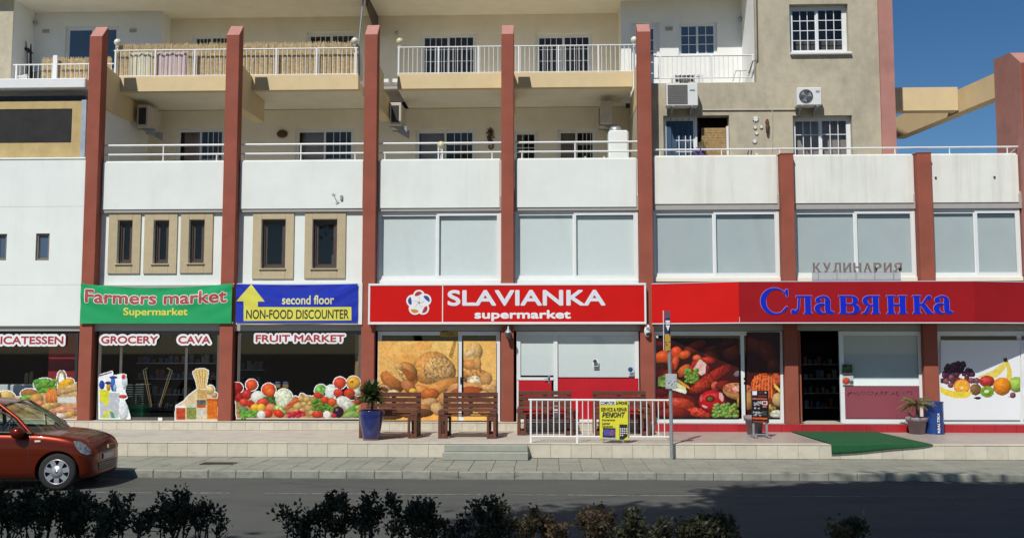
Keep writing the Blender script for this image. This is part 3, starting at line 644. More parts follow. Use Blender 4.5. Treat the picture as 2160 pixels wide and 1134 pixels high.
# third floor walls (pale left, cream middle, pale alcove on the right)
YPL, YAL, YT = 24.6, 24.3, 22.65
xp1 = wx(325, YPL, 60)
wl3 = [op(135, 55, 250, 150, YPL)]
wallo(MB(), wx(73, YPL, 60), xp1, 8.6, ZR, YPL, .25, wl3).build('wall', creamw, B)['label'] = 'pale shaded wall of the left balcony'
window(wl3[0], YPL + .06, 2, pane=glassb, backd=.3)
MB().box(xp1 + .001, xp1 + .2, YPL + .001, YW, ZF3 - .14, ZR).build('side_wall', creamw, B)
w3 = [op(403, 72, 487, 157, YW), op(645, 67, 752, 157, YW), op(887, 70, 1005, 158, YW), op(1130, 70, 1249, 158, YW)]
w3 = [(a, ZF3 - .14, b, d) for (a, c, b, d) in w3]
xal = wx(1310, YAL, 100)
wallo(MB(), xp1 + .2, xal + .02, ZF3 - .145, ZR, YW, .2, w3).build('wall', cream, B)['label'] = 'shaded cream back wall of the balconies'
for k, r in enumerate(w3): window(r, YW + .06, 2, grid=(4, 5), backd=.6, fw=.05, sw=.045)
xpa = wx(1595, YT, 100)
wal = [op(1332, 47, 1391, 178, YAL), op(1432, 47, 1512, 118, YAL)]
wal[0] = (wal[0][0], 8.50, wal[0][2], wal[0][3])
wallo(MB(), xal, xpa + .02, 8.48, ZR, YAL, .2, wal).build('wall', creamw, B)['label'] = 'pale wall of the alcove balcony, sunlit below'
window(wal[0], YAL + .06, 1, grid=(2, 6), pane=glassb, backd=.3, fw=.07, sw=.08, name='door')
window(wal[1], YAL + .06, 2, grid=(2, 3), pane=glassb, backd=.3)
MB().box(xal + .001, xal + .19, YAL + .201, YW + .1, ZF3 - .14, ZR).build('side_wall', cream, B)
MB().box(xpa - .002, xpa + .12, YT + .2, YAL - .001, 8.49, ZR).build('side_wall', creamw, B)
MB().box(wx(28, 23.6, 60) - .6, wx(28, 23.6, 60), 23.6, YPL + .2, 8.6, ZR - .002).build('side_wall', creamw, B)
MB().box(LX, wx(28, 23.6, 60) - .0, 23.58, 23.598, 8.6, ZR + 1).build('wall', beige, B)
MB().box(LX, xpa, 23.33, 27, ZR, ZR + .22).build('roof_slab', cream, B)
MB().box(LX, xpa, 23.33, 23.45, ZR + .221, ZR + 1.2).build('roof_parapet', cream, B)
MB().box(LX, xB0 - .3, YW + 1.0, 31, ZF2, ZR - .01).box(xB0 - .29, xpa, YW + 1.0, 31, ZF2, ZR - .01).build('light_block_core', roomm, B)  # unseen solid mass added behind the walls to block light
# tower
xt1 = wx(1855, YT, 150); xt2 = wx(1885, YT, 150)
wt = [op(1400, 243, 1538, 335, YT), op(1674, 243, 1797, 335, YT)]; wt = [(a, ZF2 + (.03 if k == 0 else .25), b, d) for k, (a, c, b, d) in enumerate(wt)]
wu = [op(1667, 8, 1788, 112, YT)]
wallo(MB(), xtl, xt1, ZF2 - .1, 8.49, YT, .28, wt).build('wall', beige, B)['label'] = 'stained beige wall of the tower below the alcove'
wallo(MB(), xpa, xt1, 8.491, 14, YT, .28, wu).build('wall', beige, B)['label'] = 'stained beige wall of the tower'
MB().box(xtl, xtl + .2, YT + .281, YW + .1, ZF2, 8.49).build('side_wall', beige, B)
MB().box(xtl, xpa + .1, YT + .281, YAL + .1, 8.3, 8.491).build('balcony_slab', beige, B)
MB().box(xt1 + .002, xt2, YT - .05, 31, ZF2 - .1, 14).build('tower_fin', pinkp, B)['label'] = 'faded red corner strip of the tower'
MB().box(xtl + .3, xt1, YW + .3, 31, ZF2, 14).build('light_block_core', roomm, B)  # added mass behind the tower wall, unseen, stops light passing through
window(wu[0], YT + .14, 2, grid=(3, 4), backd=.4, fw=.06, sw=.05)
MB().cbox(wu[0][0] - .01, wu[0][2] + .05, YT - .08, YT + .13, wu[0][1] - .06, wu[0][1] - .002, .01).build('sill', wmetal, B)
window(wt[1], YT + .14, 2, grid=(3, 4), backd=.25, fw=.05, sw=.05, backm=curt)
a, c, b, d = wt[0]; xm = wx(1473, YT, 300)
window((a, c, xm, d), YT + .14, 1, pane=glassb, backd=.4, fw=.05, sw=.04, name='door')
gb = MB()
for i in range(1, 5): x = a + .05 + (xm - a - .1) * i / 5; gb.box(x - .006, x + .006, YT + .13, YT + .139, c + .05, d - .05)
gb.build('shutter_rib', bluec, B)
gr = MB(); gx0, gx1 = wx(1432, YT), wx(1468, YT)
for px in (1439, 1453, 1464): gr.tube([(wx(px, YT), YT + .05, ZF2 + .1), (wx(px, YT), YT + .05, wz(288, YT))], .012, 6)
for py in (298, 322): gr.tube([(gx0, YT + .045, wz(py, YT)), (gx1, YT + .045, wz(py, YT))], .012, 6)
gr.build('security_grille', wmetal, B)
rb = MB(); zt_, n = wz(270, YT), 24
for k in range(n): z = c + (zt_ - c) * k / n; rb.box(xm + .1, b - .07, YT + .12 + .004 * (k % 2), YT + .14, z, z + (zt_ - c) / n * .93)
MB().box(b - .06, b - .01, YT + .05, YT + .15, c, d - .25).build('door_frame', wmetal, B)
rbo = rb.build('slatted_blind', mat('ochre_slats', (.38, .24, .10), .8, var=.3, nscale=18, col2=(.16, .17, .08), c2amt=.7, c2scale=8), B)
MB().box(xm - .02, b + .1, YT + .9, YT + .92, c, d + .1).build('room_backing', mat('brown_reveal', (.10, .06, .05), .9), B)
# yellow frame beams at the right
MB().box(xt2 + .002, wx(2021, 24.7, 220), 24.7, 25.0, wz(240, 24.7), wz(192, 24.7)).build('frame_beam', yel, B)
za, zb_ = wz(240, 24.7), wz(192, 24.7)
p = [(XE + .02, 23.42), (wx(2020, 24.7, 220) + .0, 24.72), (10.02, 28.1)]
bm_ = MB(); bm_.add([(p[0][0], p[0][1], za), (p[2][0], p[2][1], za), (p[2][0] + .3, p[2][1], za), (p[0][0] + .3, p[0][1], za), (p[0][0], p[0][1], zb_ - .003), (p[2][0], p[2][1], zb_ - .003), (p[2][0] + .3, p[2][1], zb_ - .003), (p[0][0] + .3, p[0][1], zb_ - .003)],
        [(0, 1, 5, 4), (1, 2, 6, 5), (2, 3, 7, 6), (3, 0, 4, 7), (0, 3, 2, 1), (4, 5, 6, 7)]); bm_.build('frame_beam', yel, B)
# ---- left wing: enclosed terrace behind an ochre blind
YA = 22.42
MB().cbox(LX, wx(185, YA, 180), YA - .12, YA + .2, wz(189, YA, 100), wz(168, YA, 100), .02).build('gutter', wmetal, B)
MB().box(LX, wx(184, YA, 180), 22.55, 24.7, 8.49, 8.67).build('balcony_slab', creamw, B)
MB().box(LX, wx(172, YA, 260), YA + .12, YA + .3, wz(203, YA), wz(189.5, YA)).build('blind_box', blackp, B)
AW = MB(); ax1 = wx(171, YA, 260); aa, ab, ac, ad = LX + .2, wx(152, YA, 250), wz(293, YA), wz(220, YA); z0_, z1_ = wz(325, YA), wz(204, YA)
def grid_sheet(x0, x1, z0, z1, nx, nz, fn, Y):
    vs = []; fs = []
    for j in range(nz + 1):
        for i in range(nx + 1):
            x = x0 + (x1 - x0) * i / nx; z = z0 + (z1 - z0) * j / nz; vs.append((x, Y + fn(x, z), z))
    for j in range(nz):
        for i in range(nx): q = j * (nx + 1) + i; fs.append((q, q + 1, q + nx + 2, q + nx + 1))
    return vs, fs
wr = lambda x, z: .012 * math.sin(x * 9 + 2 * math.sin(z * 3)) * max(0, (wz(290, YA) - z)) * 3 + .004 * math.sin(x * 23)
for (q0, q1, r0, r1) in ((LX, ax1, z0_, ac), (LX, ax1, ad, z1_), (ab, ax1, ac, ad), (LX, aa, ac, ad)):
    vs, fs = grid_sheet(q0, q1, r0, r1, 60, 8, wr, YA); AW.add(vs, fs, True)
AWN = thing('roller_awning', (wx(80, YA), YA, z0_), 'ochre roller blind with a dark see-through panel closing the left terrace', 'awning')
AW.build('fabric', awnY, AWN)
MB().box(aa, ab, YA + .01, YA + .014, ac, ad).build('window_panel', awnD, AWN)
MB().box(wx(172, YA, 260), wx(182, YA, 260), YA - .03, YA + .06, z0_ - .1, z1_ + .02).box(LX, wx(171.5, YA, 260), YA - .03, YA + .04, z0_ - .09, z0_ - .005).build('awning_frame', mat('grey_alu', (.42, .46, .50), .4, .3), AWN)

# ---- railings
def railing(name, xa, xb, Y, ztop, zlow, zfoot, posts, nb, r=.018, br=.009, lab=None, posth=None, mm=wmetal, parent=None):
    m = MB(); m.tube([(xa, Y, ztop), (xb, Y, ztop)], r, 8)
    if zlow: m.tube([(xa, Y, zlow), (xb, Y, zlow)], r * .7, 8)
    f = m.build(name, mm, parent or B)
    if lab: f['label'] = lab
    L = (ztop - (zlow or zfoot)); bmz = MB().tube([(0, 0, 0), (0, 0, L)], br, 6).mesh('baluster'); bmz.materials.append(mm)
    for p in posts:
        MB().box(p - .02, p + .02, Y - .02, Y + .02, zfoot, ztop - .001).build('post', mm, f)
    for i in range(nb):
        x = xa + (xb - xa) * (i + .5) / nb
        if min([abs(x - p) for p in posts] + [9]) < .04: continue
        link('baluster', bmz, (x, Y, (zlow or zfoot)), f)
    return f
YR = 23.3
zt3, zl3 = wz(97, YR), wz(152, YR)
def PX(L, Y, py=125): return [wx(p, Y, py) for p in L]
railing('railing', wx(240, YR, 125), wx(755, YR, 125), YR, zt3, zl3, ZF3 - .001, PX([244, 328, 411, 583, 668, 751], YR), 54, lab='white balcony railing in front of the reed screen')
railing('railing', wx(838, YR, 125), wx(1341, YR, 125), YR, zt3, zl3, ZF3 - .001, PX([841, 925, 1009, 1094, 1178, 1262], YR), 53, lab='white balcony railing with no screen behind')
YR2 = 23.45; zt4 = wz(125, YR2)
railing('railing', wx(28, YR2, 145), wx(240, YR2, 145), YR2, zt4, None, 8.671, PX([35, 114, 200], YR2, 145), 22, lab='white railing of the far left balcony')
MB().box(wx(112, YR2, 145), wx(121, YR2, 145), YR2 - .03, YR2 + .03, 8.671, wz(106, YR2)).build('post', wmetal, B)
YR3 = 22.75
railing('railing', wx(1374, YR3, 145), wx(1591, YR3, 145), YR3, wz(121.5, YR3), wz(168, YR3), 8.492, PX([1393, 1501, 1588], YR3, 145), 22, br=.007, lab='white railing of the alcove balcony')
YR4 = 22.43; z1r, z2r = wz(300.5, YR4), wz(320, YR4)
posts4 = [([228, 457], [345]), ([517, 749], [635]), ([812, 1038], [925, 933.5]), ([1101, 1325], [1213])]
for i in range(4):
    xa, xb = CX[i][1] + .02, CX[i + 1][0] - .0
    m = MB().tube([(xa, YR4, z1r), (xb, YR4, z1r)], .026, 10).tube([(xa, YR4, z2r), (xb, YR4, z2r)], .022, 10); f = m.build('railing', wmetal, B)
    f['label'] = 'two bar white tube railing on the parapet'
    for p in posts4[i][0]: q = wx(p, YR4, 330); MB().tube([(q, YR4, ZP1 - .02), (q, YR4, z2r)], .016, 8).build('post', wmetal, f)
    for p in posts4[i][1]: q = wx(p, YR4, 310); MB().tube([(q, YR4, ZP1 - .02), (q, YR4, z1r)], .018, 8).build('post', wmetal, f)
f = MB().tube([(wx(1380, YR4, 318), YR4, wz(318, YR4)), (wx(2147, YR4, 318), YR4, wz(317, YR4))], .022, 10).build('railing', wmetal, B)
f['label'] = 'single white rail along the right parapets'
for p in (1392, 1522, 1645, 1888, 2003, 2125): q = wx(p, YR4, 325); MB().tube([(q, YR4, ZP1 + .02), (q, YR4, wz(318, YR4))], .014, 8).build('post', wmetal, f)
MB().tube([(wx(2147, YR4, 318), YR4, wz(317, YR4)), (wx(2133, YR4, 318), YR4 + .3, ZP1)], .014, 6).build('brace', wmetal, f)
# reed screens (countless reeds, one part each)
def reeds(name, px0, px1, py0, py1, Y, n, lab, m=reedm):
    mb = MB(); rnd = random.Random(px0)
    xa, xb = wx(px0, Y, 125), wx(px1, Y, 125); z0, z1 = wz(py1, Y), wz(py0, Y)
    for i in range(n):
        x = xa + (xb - xa) * (i + .5) / n + rnd.uniform(-.004, .004); h = z1 + rnd.uniform(-.05, .035); y = Y + rnd.uniform(-.008, .008); r = rnd.uniform(.005, .009); dx = rnd.uniform(-.012, .012)
        mb.add([(x - r, y, z0), (x, y - r, z0), (x + r, y, z0), (x - r + dx, y, h), (x + dx, y - r, h), (x + r + dx, y, h)], [(0, 1, 4, 3), (1, 2, 5, 4)])
    mb.box(xa, xb, Y + .012, Y + .016, z0, z1 - .03)
    return mb
for (q0, q1, q2, q3, yy, n, lab) in ((243, 478, 84, 157, 23.42, 300, 'faded reed screen behind the railing of the first balcony bay'), (510, 755, 84, 157, 23.42, 320, 'even golden reed screen behind the railing of the second balcony bay'), (88, 236, 111, 168, 23.56, 190, 'low reed screen on the far left balcony, beside the white drying rack')):
    mb = reeds('reed', q0, q1, q2, q3, yy, n, lab)
    A = np.array(mb.v); t = thing('reed_screen', ((A[:, 0].min() + A[:, 0].max()) / 2, yy, A[:, 2].min()), lab, 'screen', 'reed screens on the balconies')
    o = mb.build('reed', reedm, t); o['kind'] = 'stuff'
YCL = 23.38
for (q0, q1, mm, lb) in ((275, 320, reedy, 'cream cloth hung inside the left balcony railing'), (331, 394, pinkcl, 'faded pink cloth hung inside the balcony railing')):
    vs, fs = grid_sheet(wx(q0, YCL, 125), wx(q1, YCL, 125), wz(157, YCL), wz(101, YCL), 24, 4, lambda x, z: .012 * math.sin(x * 40) + .01 * math.sin(x * 17), YCL)
    MB().add(vs, fs, True).build('cloth', mm, None, label=lb, cat='cloth')
# ================================================================ SIGNS
def sagfn(x0, x1, z0, z1, sag, wrk):
    def f(x, z):
        u = (x - x0) / (x1 - x0); t = (z - z0) / (z1 - z0)
        dz = -sag * 4 * u * (1 - u) * t
        e = math.exp(-u * 3.2) ; e2 = math.exp(-(1 - u) * 3.2)
        dy = wrk * (.5 * math.sin(t * 16 + u * 22) * e * t + .5 * math.sin(t * 15 - u * 24 + 1) * e2 * t + .25 * math.sin(u * 9 + t * 5) + .35 * math.sin(t * 9 - 3 * (2 * u - 1) ** 2) * t)
        return dy, dz
    return f
def banner(name, px0, px1, py0, py1, Y, m, label, sag, wrk):
    x0, z0 = wp(px0, py1, Y); x1, z1 = wp(px1, py0, Y); f = sagfn(x0, x1, z0, z1, sag, wrk)
    t = thing(name, ((x0 + x1) / 2, Y, z0), label, 'banner'); vs = []; fs = []; nx, nz = 110, 32
    for j in range(nz + 1):
        for i in range(nx + 1):
            x = x0 + (x1 - x0) * i / nx; z = z0 + (z1 - z0) * j / nz; dy, dz = f(x, z); vs.append((x, Y + dy, z + dz))
    for j in range(nz):
        for i in range(nx): q = j * (nx + 1) + i; fs.append((q, q + 1, q + nx + 2, q + nx + 1))
    MB().add(vs, fs, True).build('sheet', m, t); return t, f
YBN = 22.09
t, f = banner('banner', 168, 490, 597, 682, YBN, greenB, 'green Farmers market Supermarket banner slung between two red columns', .10, .026)
fat('Farmers market', 180, 478, 608.5, 636, YBN - .002, .002, 2.6, 12, 1, offset=.0, warp=f).build('lettering', whiteL, t)
fat('Farmers market', 180, 478, 608.5, 636, YBN - .006, .002, 1.1, 10, 1, offset=.0, warp=f).build('lettering', fmL, t)
for (s, a, b, c, d, m, off, dp, mo) in (('Supermarket', 260, 396, 645, 668, yelL, .022, .003, 0),):
    textp(s, a, b, c, d, YBN - .002, dp, offset=off, warp=f).build('lettering', m, t)
# rope ties
for px in (169, 489):
    for py in (598, 681): MB().tube([(wx(px, YBN), YBN, wz(py, YBN)), (wx(px, YBN) + .0, YC, wz(py, YBN) + .03)], .006, 6).build('rope_tie', whiteL, t)
t2, f2 = banner('banner', 497, 755, 598, 680, YBN, blueB, 'blue banner with a yellow arrow reading second floor non-food discounter', .02, .022)
for (s, a, b, c, d, m, off, dp) in (('second floor', 595, 705, 621, 641, cremL, .018, .003), ('NON-FOOD DISCOUNTER', 519, 736, 652, 672, blackL, .012, .0065)):
    textp(s, a, b, c, d, YBN - .002, dp, offset=off, warp=f2).build('lettering', m, t2)
def q2(x, y): return wp(480 + x / 2.985, 320 + y / 2.985, YBN)
mb = MB()
def sheet2(quad, nx, ny):
    a, b, c, d = [Vector(q2(*p)) for p in quad]; vs = []; fs = []
    for j in range(ny + 1):
        for i in range(nx + 1):
            p = a.lerp(b, i / nx).lerp(d.lerp(c, i / nx), j / ny); dy, dz = f2(p.x, p.y); vs.append((p.x, YBN + dy - .004, p.y + dz))
    for j in range(ny):
        for i in range(nx): k = j * (nx + 1) + i; fs.append((k, k + 1, k + nx + 2, k + nx + 1))
    mb.add(vs, fs, True)
sheet2(((101, 1064), (780, 1060), (780, 975), (101, 975)), 50, 8); sheet2(((101, 975), (192, 975), (192, 940), (101, 940)), 8, 4); sheet2(((55, 940), (235, 940), (151, 832), (149, 832)), 16, 12)
mb.build('arrow', yelL, t2)
bb = MB(); bxp(bb, 498, 596.5, 764.5, 684, 22.12, 22.145); bb.build('banner_board', wmetal, None, label='white backing board showing along the right edge of the blue banner', cat='board')

# red light box sign
YS = 22.0
S = thing('shop_sign', (wx(1069, YS), YS, wz(683, YS)), 'long red SLAVIANKA supermarket light box with a white frame and flower logo', 'sign')
x0, z0 = wp(776, 684, YS); x1, z1 = wp(1363, 596.5, YS)
MB().box(x0 + .01, x1 - .01, YS + .025, YC - .002, z0 + .01, z1 - .01).build('box', walu, S)
fr = MB().cbox(x0, x1, YS, YS + .024, z0, z0 + .055, .006).cbox(x0, x1, YS, YS + .024, z1 - .05, z1, .006)
fr.cbox(x0, x0 + .045, YS + .0005, YS + .0245, z0 + .056, z1 - .051, .006).cbox(x1 - .045, x1, YS + .0005, YS + .0245, z0 + .056, z1 - .051, .006); fr.build('frame', wmetal, S)
xd = wx(933, YS)
MB().box(x0 + .046, xd - .012, YS + .012, YS + .024, z0 + .056, z1 - .051).build('panel', signred, S)
MB().box(xd + .012, x1 - .046, YS + .0125, YS + .024, z0 + .056, z1 - .051).build('panel', signred, S)
MB().box(xd - .011, xd + .011, YS + .006, YS + .024, z0 + .056, z1 - .051).build('divider', wmetal, S)
fat('SLAVIANKA', 945.5, 1275.5, 612, 643.5, YS + .012, .006, 1.5, 10, 1, offset=.0).build('lettering', paleL, S)
fat('supermarket', 1002, 1203, 654.5, 676, YS + .012, .006, 1.1, 8, 1, offset=.0).build('lettering', whiteL, S)
# flower logo: five white petals with coloured crescents
lx, lz = wp(883.5, 638, YS); k = 1 / 92.8 / 6.171; pet = MB(); cen = []
def disc(mb, cx, cz, r, y0, y1, n=28): mb.prism([(cx + r * math.cos(2 * math.pi * i / n), cz + r * math.sin(2 * math.pi * i / n)) for i in range(n)], 1, y0, y1)
LG = [((885, 390), 78), ((968, 445), 80), ((940, 555), 80), ((835, 555), 82), ((800, 455), 80)]
for i, ((cx, cy), r) in enumerate(LG):
    x, z = lx + (cx - 885) * k, lz - (cy - 480) * k
    a = MB(); disc(a, x, z, r * k, YS + .006 - .0004 * i, YS + .0119); a.build('logo_petal', whiteL, S)
lcol = [mat('logo_crimson', (.42, .03, .05), .4), mat('logo_blue', (.045, .06, .27), .4), MATS['logo_crimson'], mat('logo_orange', (.62, .26, .03), .4), MATS['logo_blue']]
def crescent(mb, cx, cy, r, cx2, cy2, r2, y0, y1, a0, a1, n=14):  # region between two arcs
    P = [(cx + r * math.cos(a0 + (a1 - a0) * i / n), cy + r * math.sin(a0 + (a1 - a0) * i / n)) for i in range(n + 1)]
    Q = []
    for i in range(n + 1):
        t = i / n; b = math.sin(math.pi * t); ox, oy = P[i]; Q.append((ox + (cx2 - cx) * b * r2, oy + (cy2 - cy) * b * r2))
    for i in range(n): mb.prism([P[i], P[i + 1], Q[i + 1], Q[i]], 1, y0, y1)
    return mb
for i, ((cx, cy), r) in enumerate(LG):
    x, z = lx + (cx - 885) * k, lz - (cy - 480) * k; dx, dz = x - lx, z - lz; an = math.atan2(dz, dx)
    c = MB(); crescent(c, x, z, r * k * .72, lx, lz, .58, YS + .0018, YS + .0038, an - 1.35 + .5, an + 1.35 + .5 - .35); c.build('logo_crescent', lcol[i], S)
for i in range(5):
    a = math.pi / 2 + .62 + i * 2 * math.pi / 5; pts = [(lx + k * 75 * t * math.cos(a + .7 * t), YS + .003, lz + k * 75 * t * math.sin(a + .7 * t)) for t in (0, .25, .5, .75, 1)]
    MB().tube(pts, .003, 5).build('logo_line', gmetal, S)

# projecting red sign with blue letters
YF = 21.42; zb0, zb1 = 2.80, 3.72
xa, xb, xc, xd2 = wx(1376, 22.12), wx(1561, YF), wx(2059, YF), wx(2265, 22.12)
S2 = thing('shop_sign', ((xa + xd2) / 2, 21.8, zb0), 'angled red fascia sign with blue Cyrillic serif letters over the open doorway', 'sign')
poly = [(xa, 22.12), (xb, YF), (xc, YF), (xd2, 22.12)]
def panel_between(p, q, zA, zB, d, th=.02):
    n = Vector((q[1] - p[1], -(q[0] - p[0]), 0)).normalized(); o = n * d; o2 = n * (d - th)
    return MB().add([(p[0] + o.x, p[1] + o.y, zA), (q[0] + o.x, q[1] + o.y, zA), (q[0] + o2.x, q[1] + o2.y, zA), (p[0] + o2.x, p[1] + o2.y, zA), (p[0] + o.x, p[1] + o.y, zB), (q[0] + o.x, q[1] + o.y, zB), (q[0] + o2.x, q[1] + o2.y, zB), (p[0] + o2.x, p[1] + o2.y, zB)],
                    [(0, 1, 5, 4), (1, 2, 6, 5), (2, 3, 7, 6), (3, 0, 4, 7), (0, 3, 2, 1), (4, 5, 6, 7)])
for i, lab in enumerate(('plain side panel given a brighter red for its turn toward the sun', 'darker red centre panel', 'plain red side panel')):
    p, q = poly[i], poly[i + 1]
    panel_between(p, q, zb0 + .022, zb1 - .014, 0).build('panel', signred if i == 0 else signred2, S2)['label'] = lab  # sunward panel takes a brighter red, so its extra sunlight sits in colour
    m = panel_between(p, q, zb0, zb0 + .02, .004, .03); m2 = panel_between(p, q, zb1 - .012, zb1, .004, .03); m.add(m2.v, m2.f); m.build('edge_trim', paleL, S2)
MB().prism([(xa + .05, 22.138), (xb, YF + .03), (xc, YF + .03), (xd2 - .05, 22.138)], 2, zb0 + .003, zb0 + .018).build('underside', gmetal, S2)
MB().prism([(xa + .05, 22.138), (xb, YF + .03), (xc, YF + .03), (xd2 - .05, 22.138)], 2, zb1 - .02, zb1 - .004).build('top_cover', gmetal, S2)
MB().box(xb - .004, xb + .004, YF - .008, YF - .002, zb0 + .03, zb1 - .02).build('joint_strip', signred2, S2)
MB().box(xb - .004, xb + .004, YF - .0085, YF - .003, zb0 + .03, zb0 + .14).build('joint_strip', paleL, S2)
# serif glyphs, measured stroke by stroke
def gx(x): return wx(1600 + x / 2.984, YF, 640)
def gz(y): return wz(320 + y / 2.984, YF)
def G(fn, name):
    mb = MB(); lay = [0]
    def yy(): lay[0] += 1; return YF - .012 - .0003 * lay[0], YF - .002
    def P(pts): a, b = yy(); mb.prism([(gx(x), gz(y)) for x, y in pts], 1, a, b)
    def box(a, b, c, d): P([(a, b), (c, b), (c, d), (a, d)])
    def band(cx, cy, rx, ry, cx2, cy2, rx2, ry2, a0, a1, n=18):
        for i in range(n):
            q = []
            for t in (i, i + 1): an = R(a0 + (a1 - a0) * t / n); q.append(((cx + rx * math.cos(an), cy + ry * math.sin(an)), (cx2 + rx2 * math.cos(an), cy2 + ry2 * math.sin(an))))
            P([q[0][0], q[1][0], q[1][1], q[0][1]])
    def ball(cx, cy, r): P([(cx + r * math.cos(i * .449), cy + r * math.sin(i * .449)) for i in range(14)])
    fn(P, box, band, ball); mb.build('letter', blueL, S2); ol = MB()
    for i in range(8): a = i * math.pi / 4; ol.add([(v[0] + .0085 * math.cos(a), v[1] + .008 + .0002 * i if v[1] < YF - .004 else v[1] + .0015, v[2] + .0085 * math.sin(a)) for v in mb.v], mb.f)
    ol.build('letter_edge', MATS['letter_edge'] if 'letter_edge' in MATS else mat('letter_edge', (.42, .30, .55), .5), S2)
def gS(P, box, band, ball):
    band(100, 942, 88, 84, 112, 942, 66, 74, 40, 320, 26); P([(174, 868), (186, 866), (187, 918), (180, 918), (165, 886)]); P([(150, 1000), (176, 972), (182, 978), (162, 1008)])
def stem(P, box, x, w=36, y0=908, y1=1022, s=9): box(x, y0 + 4, x + w, y1 - 4); box(x - s, y0, x + w + s, y0 + 8); box(x - s, y1 - 8, x + w + s, y1)
def gL(P, box, band, ball):
    stem(P, box, 292); box(236, 908, 300, 917); P([(250, 912), (262, 912), (258, 980), (248, 1010), (232, 1021), (214, 1021), (230, 1004), (245, 985)]); ball(217, 1007, 14)
def ga(dx):
    def f(P, box, band, ball):
        P([(dx + 72, 940), (dx + 106, 940), (dx + 106, 1000), (dx + 130, 1010), (dx + 126, 1020), (dx + 100, 1024), (dx + 78, 1012), (dx + 72, 1000)])
        band(dx + 62, 942, 44, 34, dx + 56, 946, 20, 29, 180 + 35, 360, 12); ball(dx + 30, 936, 17)
        band(dx + 52, 988, 46, 34, dx + 66, 988, 24, 26, 60, 285, 16)
    return f
def gv(P, box, band, ball):
    stem(P, box, 514); box(545, 908, 590, 916); box(545, 958, 594, 966); box(545, 1014, 594, 1022)
    band(582, 937, 44, 29, 576, 937, 18, 22, -90, 90, 12); band(588, 990, 48, 32, 580, 990, 20, 25, -90, 90, 12)
def gya(P, box, band, ball):
    stem(P, box, 718); box(690, 908, 722, 916); box(690, 964, 722, 972); band(700, 940, 46, 32, 706, 940, 20, 24, 90, 270, 14)
    P([(690, 968), (706, 968), (686, 1016), (672, 1022), (650, 1022), (650, 1013), (664, 1010)])
def gn(P, box, band, ball): stem(P, box, 814); stem(P, box, 888); box(850, 960, 888, 970)
def gk(P, box, band, ball):
    stem(P, box, 978); P([(1012, 960), (1030, 956), (1056, 918), (1066, 908), (1082, 908), (1062, 930), (1042, 962), (1012, 970)]); ball(1074, 921, 14)
    P([(1018, 964), (1044, 956), (1088, 1012), (1100, 1014), (1100, 1022), (1056, 1022)])
for fn in (gS, gL, ga(345), gv, gya, gn, gk, ga(1094)): G(fn, 'letter')

# freestanding Cyrillic letters on top of the sign
YK = 21.85
K = thing('lettering_sign', (wx(1809, YK), YK, zb1), 'brownish grey Cyrillic letters standing on a pale rail above the red fascia', 'sign')
xk0, xk1 = wx(1716, YK), wx(1904, YK); zk = wz(577, YK)
for i, ch in enumerate('КУЛИНАРИЯ'):
    a = 1715 + i * 21.35; textp(ch, a, a + 15.5, 554, 573.5, YK, .03, offset=.022).build('letter', greywood, K)
MB().box(xk0, xk1, YK - .02, YK - .012, zb1 - .003, zk + .03).build('backing_rail', glass('clear_acrylic', (.85, .85, .85), 1, (.5, .5, .52), .45), K)
MB().box(xk0, xk1, YK - .035, YK - .021, zb1 - .003, zb1 + .05).build('base_rail', mat('blue_grey_rail', (.16, .20, .33), .5), K)
for px in (1730, 1770, 1810, 1850, 1890): MB().box(wx(px, YK) - .008, wx(px, YK) + .008, YK - .01, YK + .02, zb1 - .003, zk + .06).build('bracket', greywood, K)

# cut-out words in the shop windows
def word(s, a, b, c, d, o, Y, label, off=.02):
    t = thing('window_word', (wx((a + b) / 2, Y), Y, wz(d + o, Y)), label, 'lettering', 'crimson words in the shop windows')
    bk = fat(s, a, b, c, d, Y, .003, o, 14, 2, offset=.0); bxp(bk, a + 1, c + 2, b - 2, d - 2, Y - .0055, Y - .0005); bk.build('backing', whiteL, t)
    fat(s, a + .7, b - .7, c + .7, d - .7, Y - .0075, .002, .7, 8, 1).build('lettering', crimL, t); return t
YX = YG - .03
word('GROCERY', 213, 333, 708, 724, 4.6, YX, 'white edged GROCERY lettering in the window with the V handles')
word('CAVA', 376, 444, 708, 724, 4.6, YX, 'white edged CAVA lettering above the pasta sticker')
word('FRUIT MARKET', 539, 727, 705.5, 721, 4, YX, 'white edged FRUIT MARKET lettering above the vegetable sticker')
word('DELICATESSEN', -47, 134, 708.5, 725.5, 5, YX, 'white edged DELICATESSEN lettering cut off by the left edge')

# ================================================================ WINDOW PRINTS
# vegetables (fruit market bay)
P = Print(494, 783, 763, 883, 1.35, 4.727, 480, 680)
e = P.ell; Rd, Or, Wh, Gn, Dg, Yl, Pt = (205, 45, 30), (225, 90, 35), (232, 236, 222), (110, 170, 60), (60, 95, 40), (240, 185, 50), (205, 170, 100)
O = 1.5
for (x, y, r, c) in ((95, 650, 60, (170, 30, 25)), (240, 620, 60, (228, 85, 45)), (410, 670, 70, (226, 88, 40)), (675, 765, 34, (200, 80, 60)), (1120, 600, 62, (226, 80, 50)), (1255, 600, 70, (240, 175, 60)), (1300, 690, 40, (220, 225, 200))): e(x, y, r, r * .95, c, hl=.3, out=O)
e(560, 760, 92, 100, (222, 228, 195), tex=.12, out=O, sh=.3); e(930, 680, 62, 65, (120, 175, 85), tex=.25, out=O); e(1030, 690, 60, 68, (225, 235, 225), out=O, sh=.25)
P.poly([(700, 760), (735, 700), (790, 730), (850, 735), (880, 720), (1080, 760), (1330, 780), (1330, 950), (90, 950), (80, 760), (640, 760)], (150, 120, 70), (200, 150, 90), out=O)
P.go(); rr = random.Random(5)
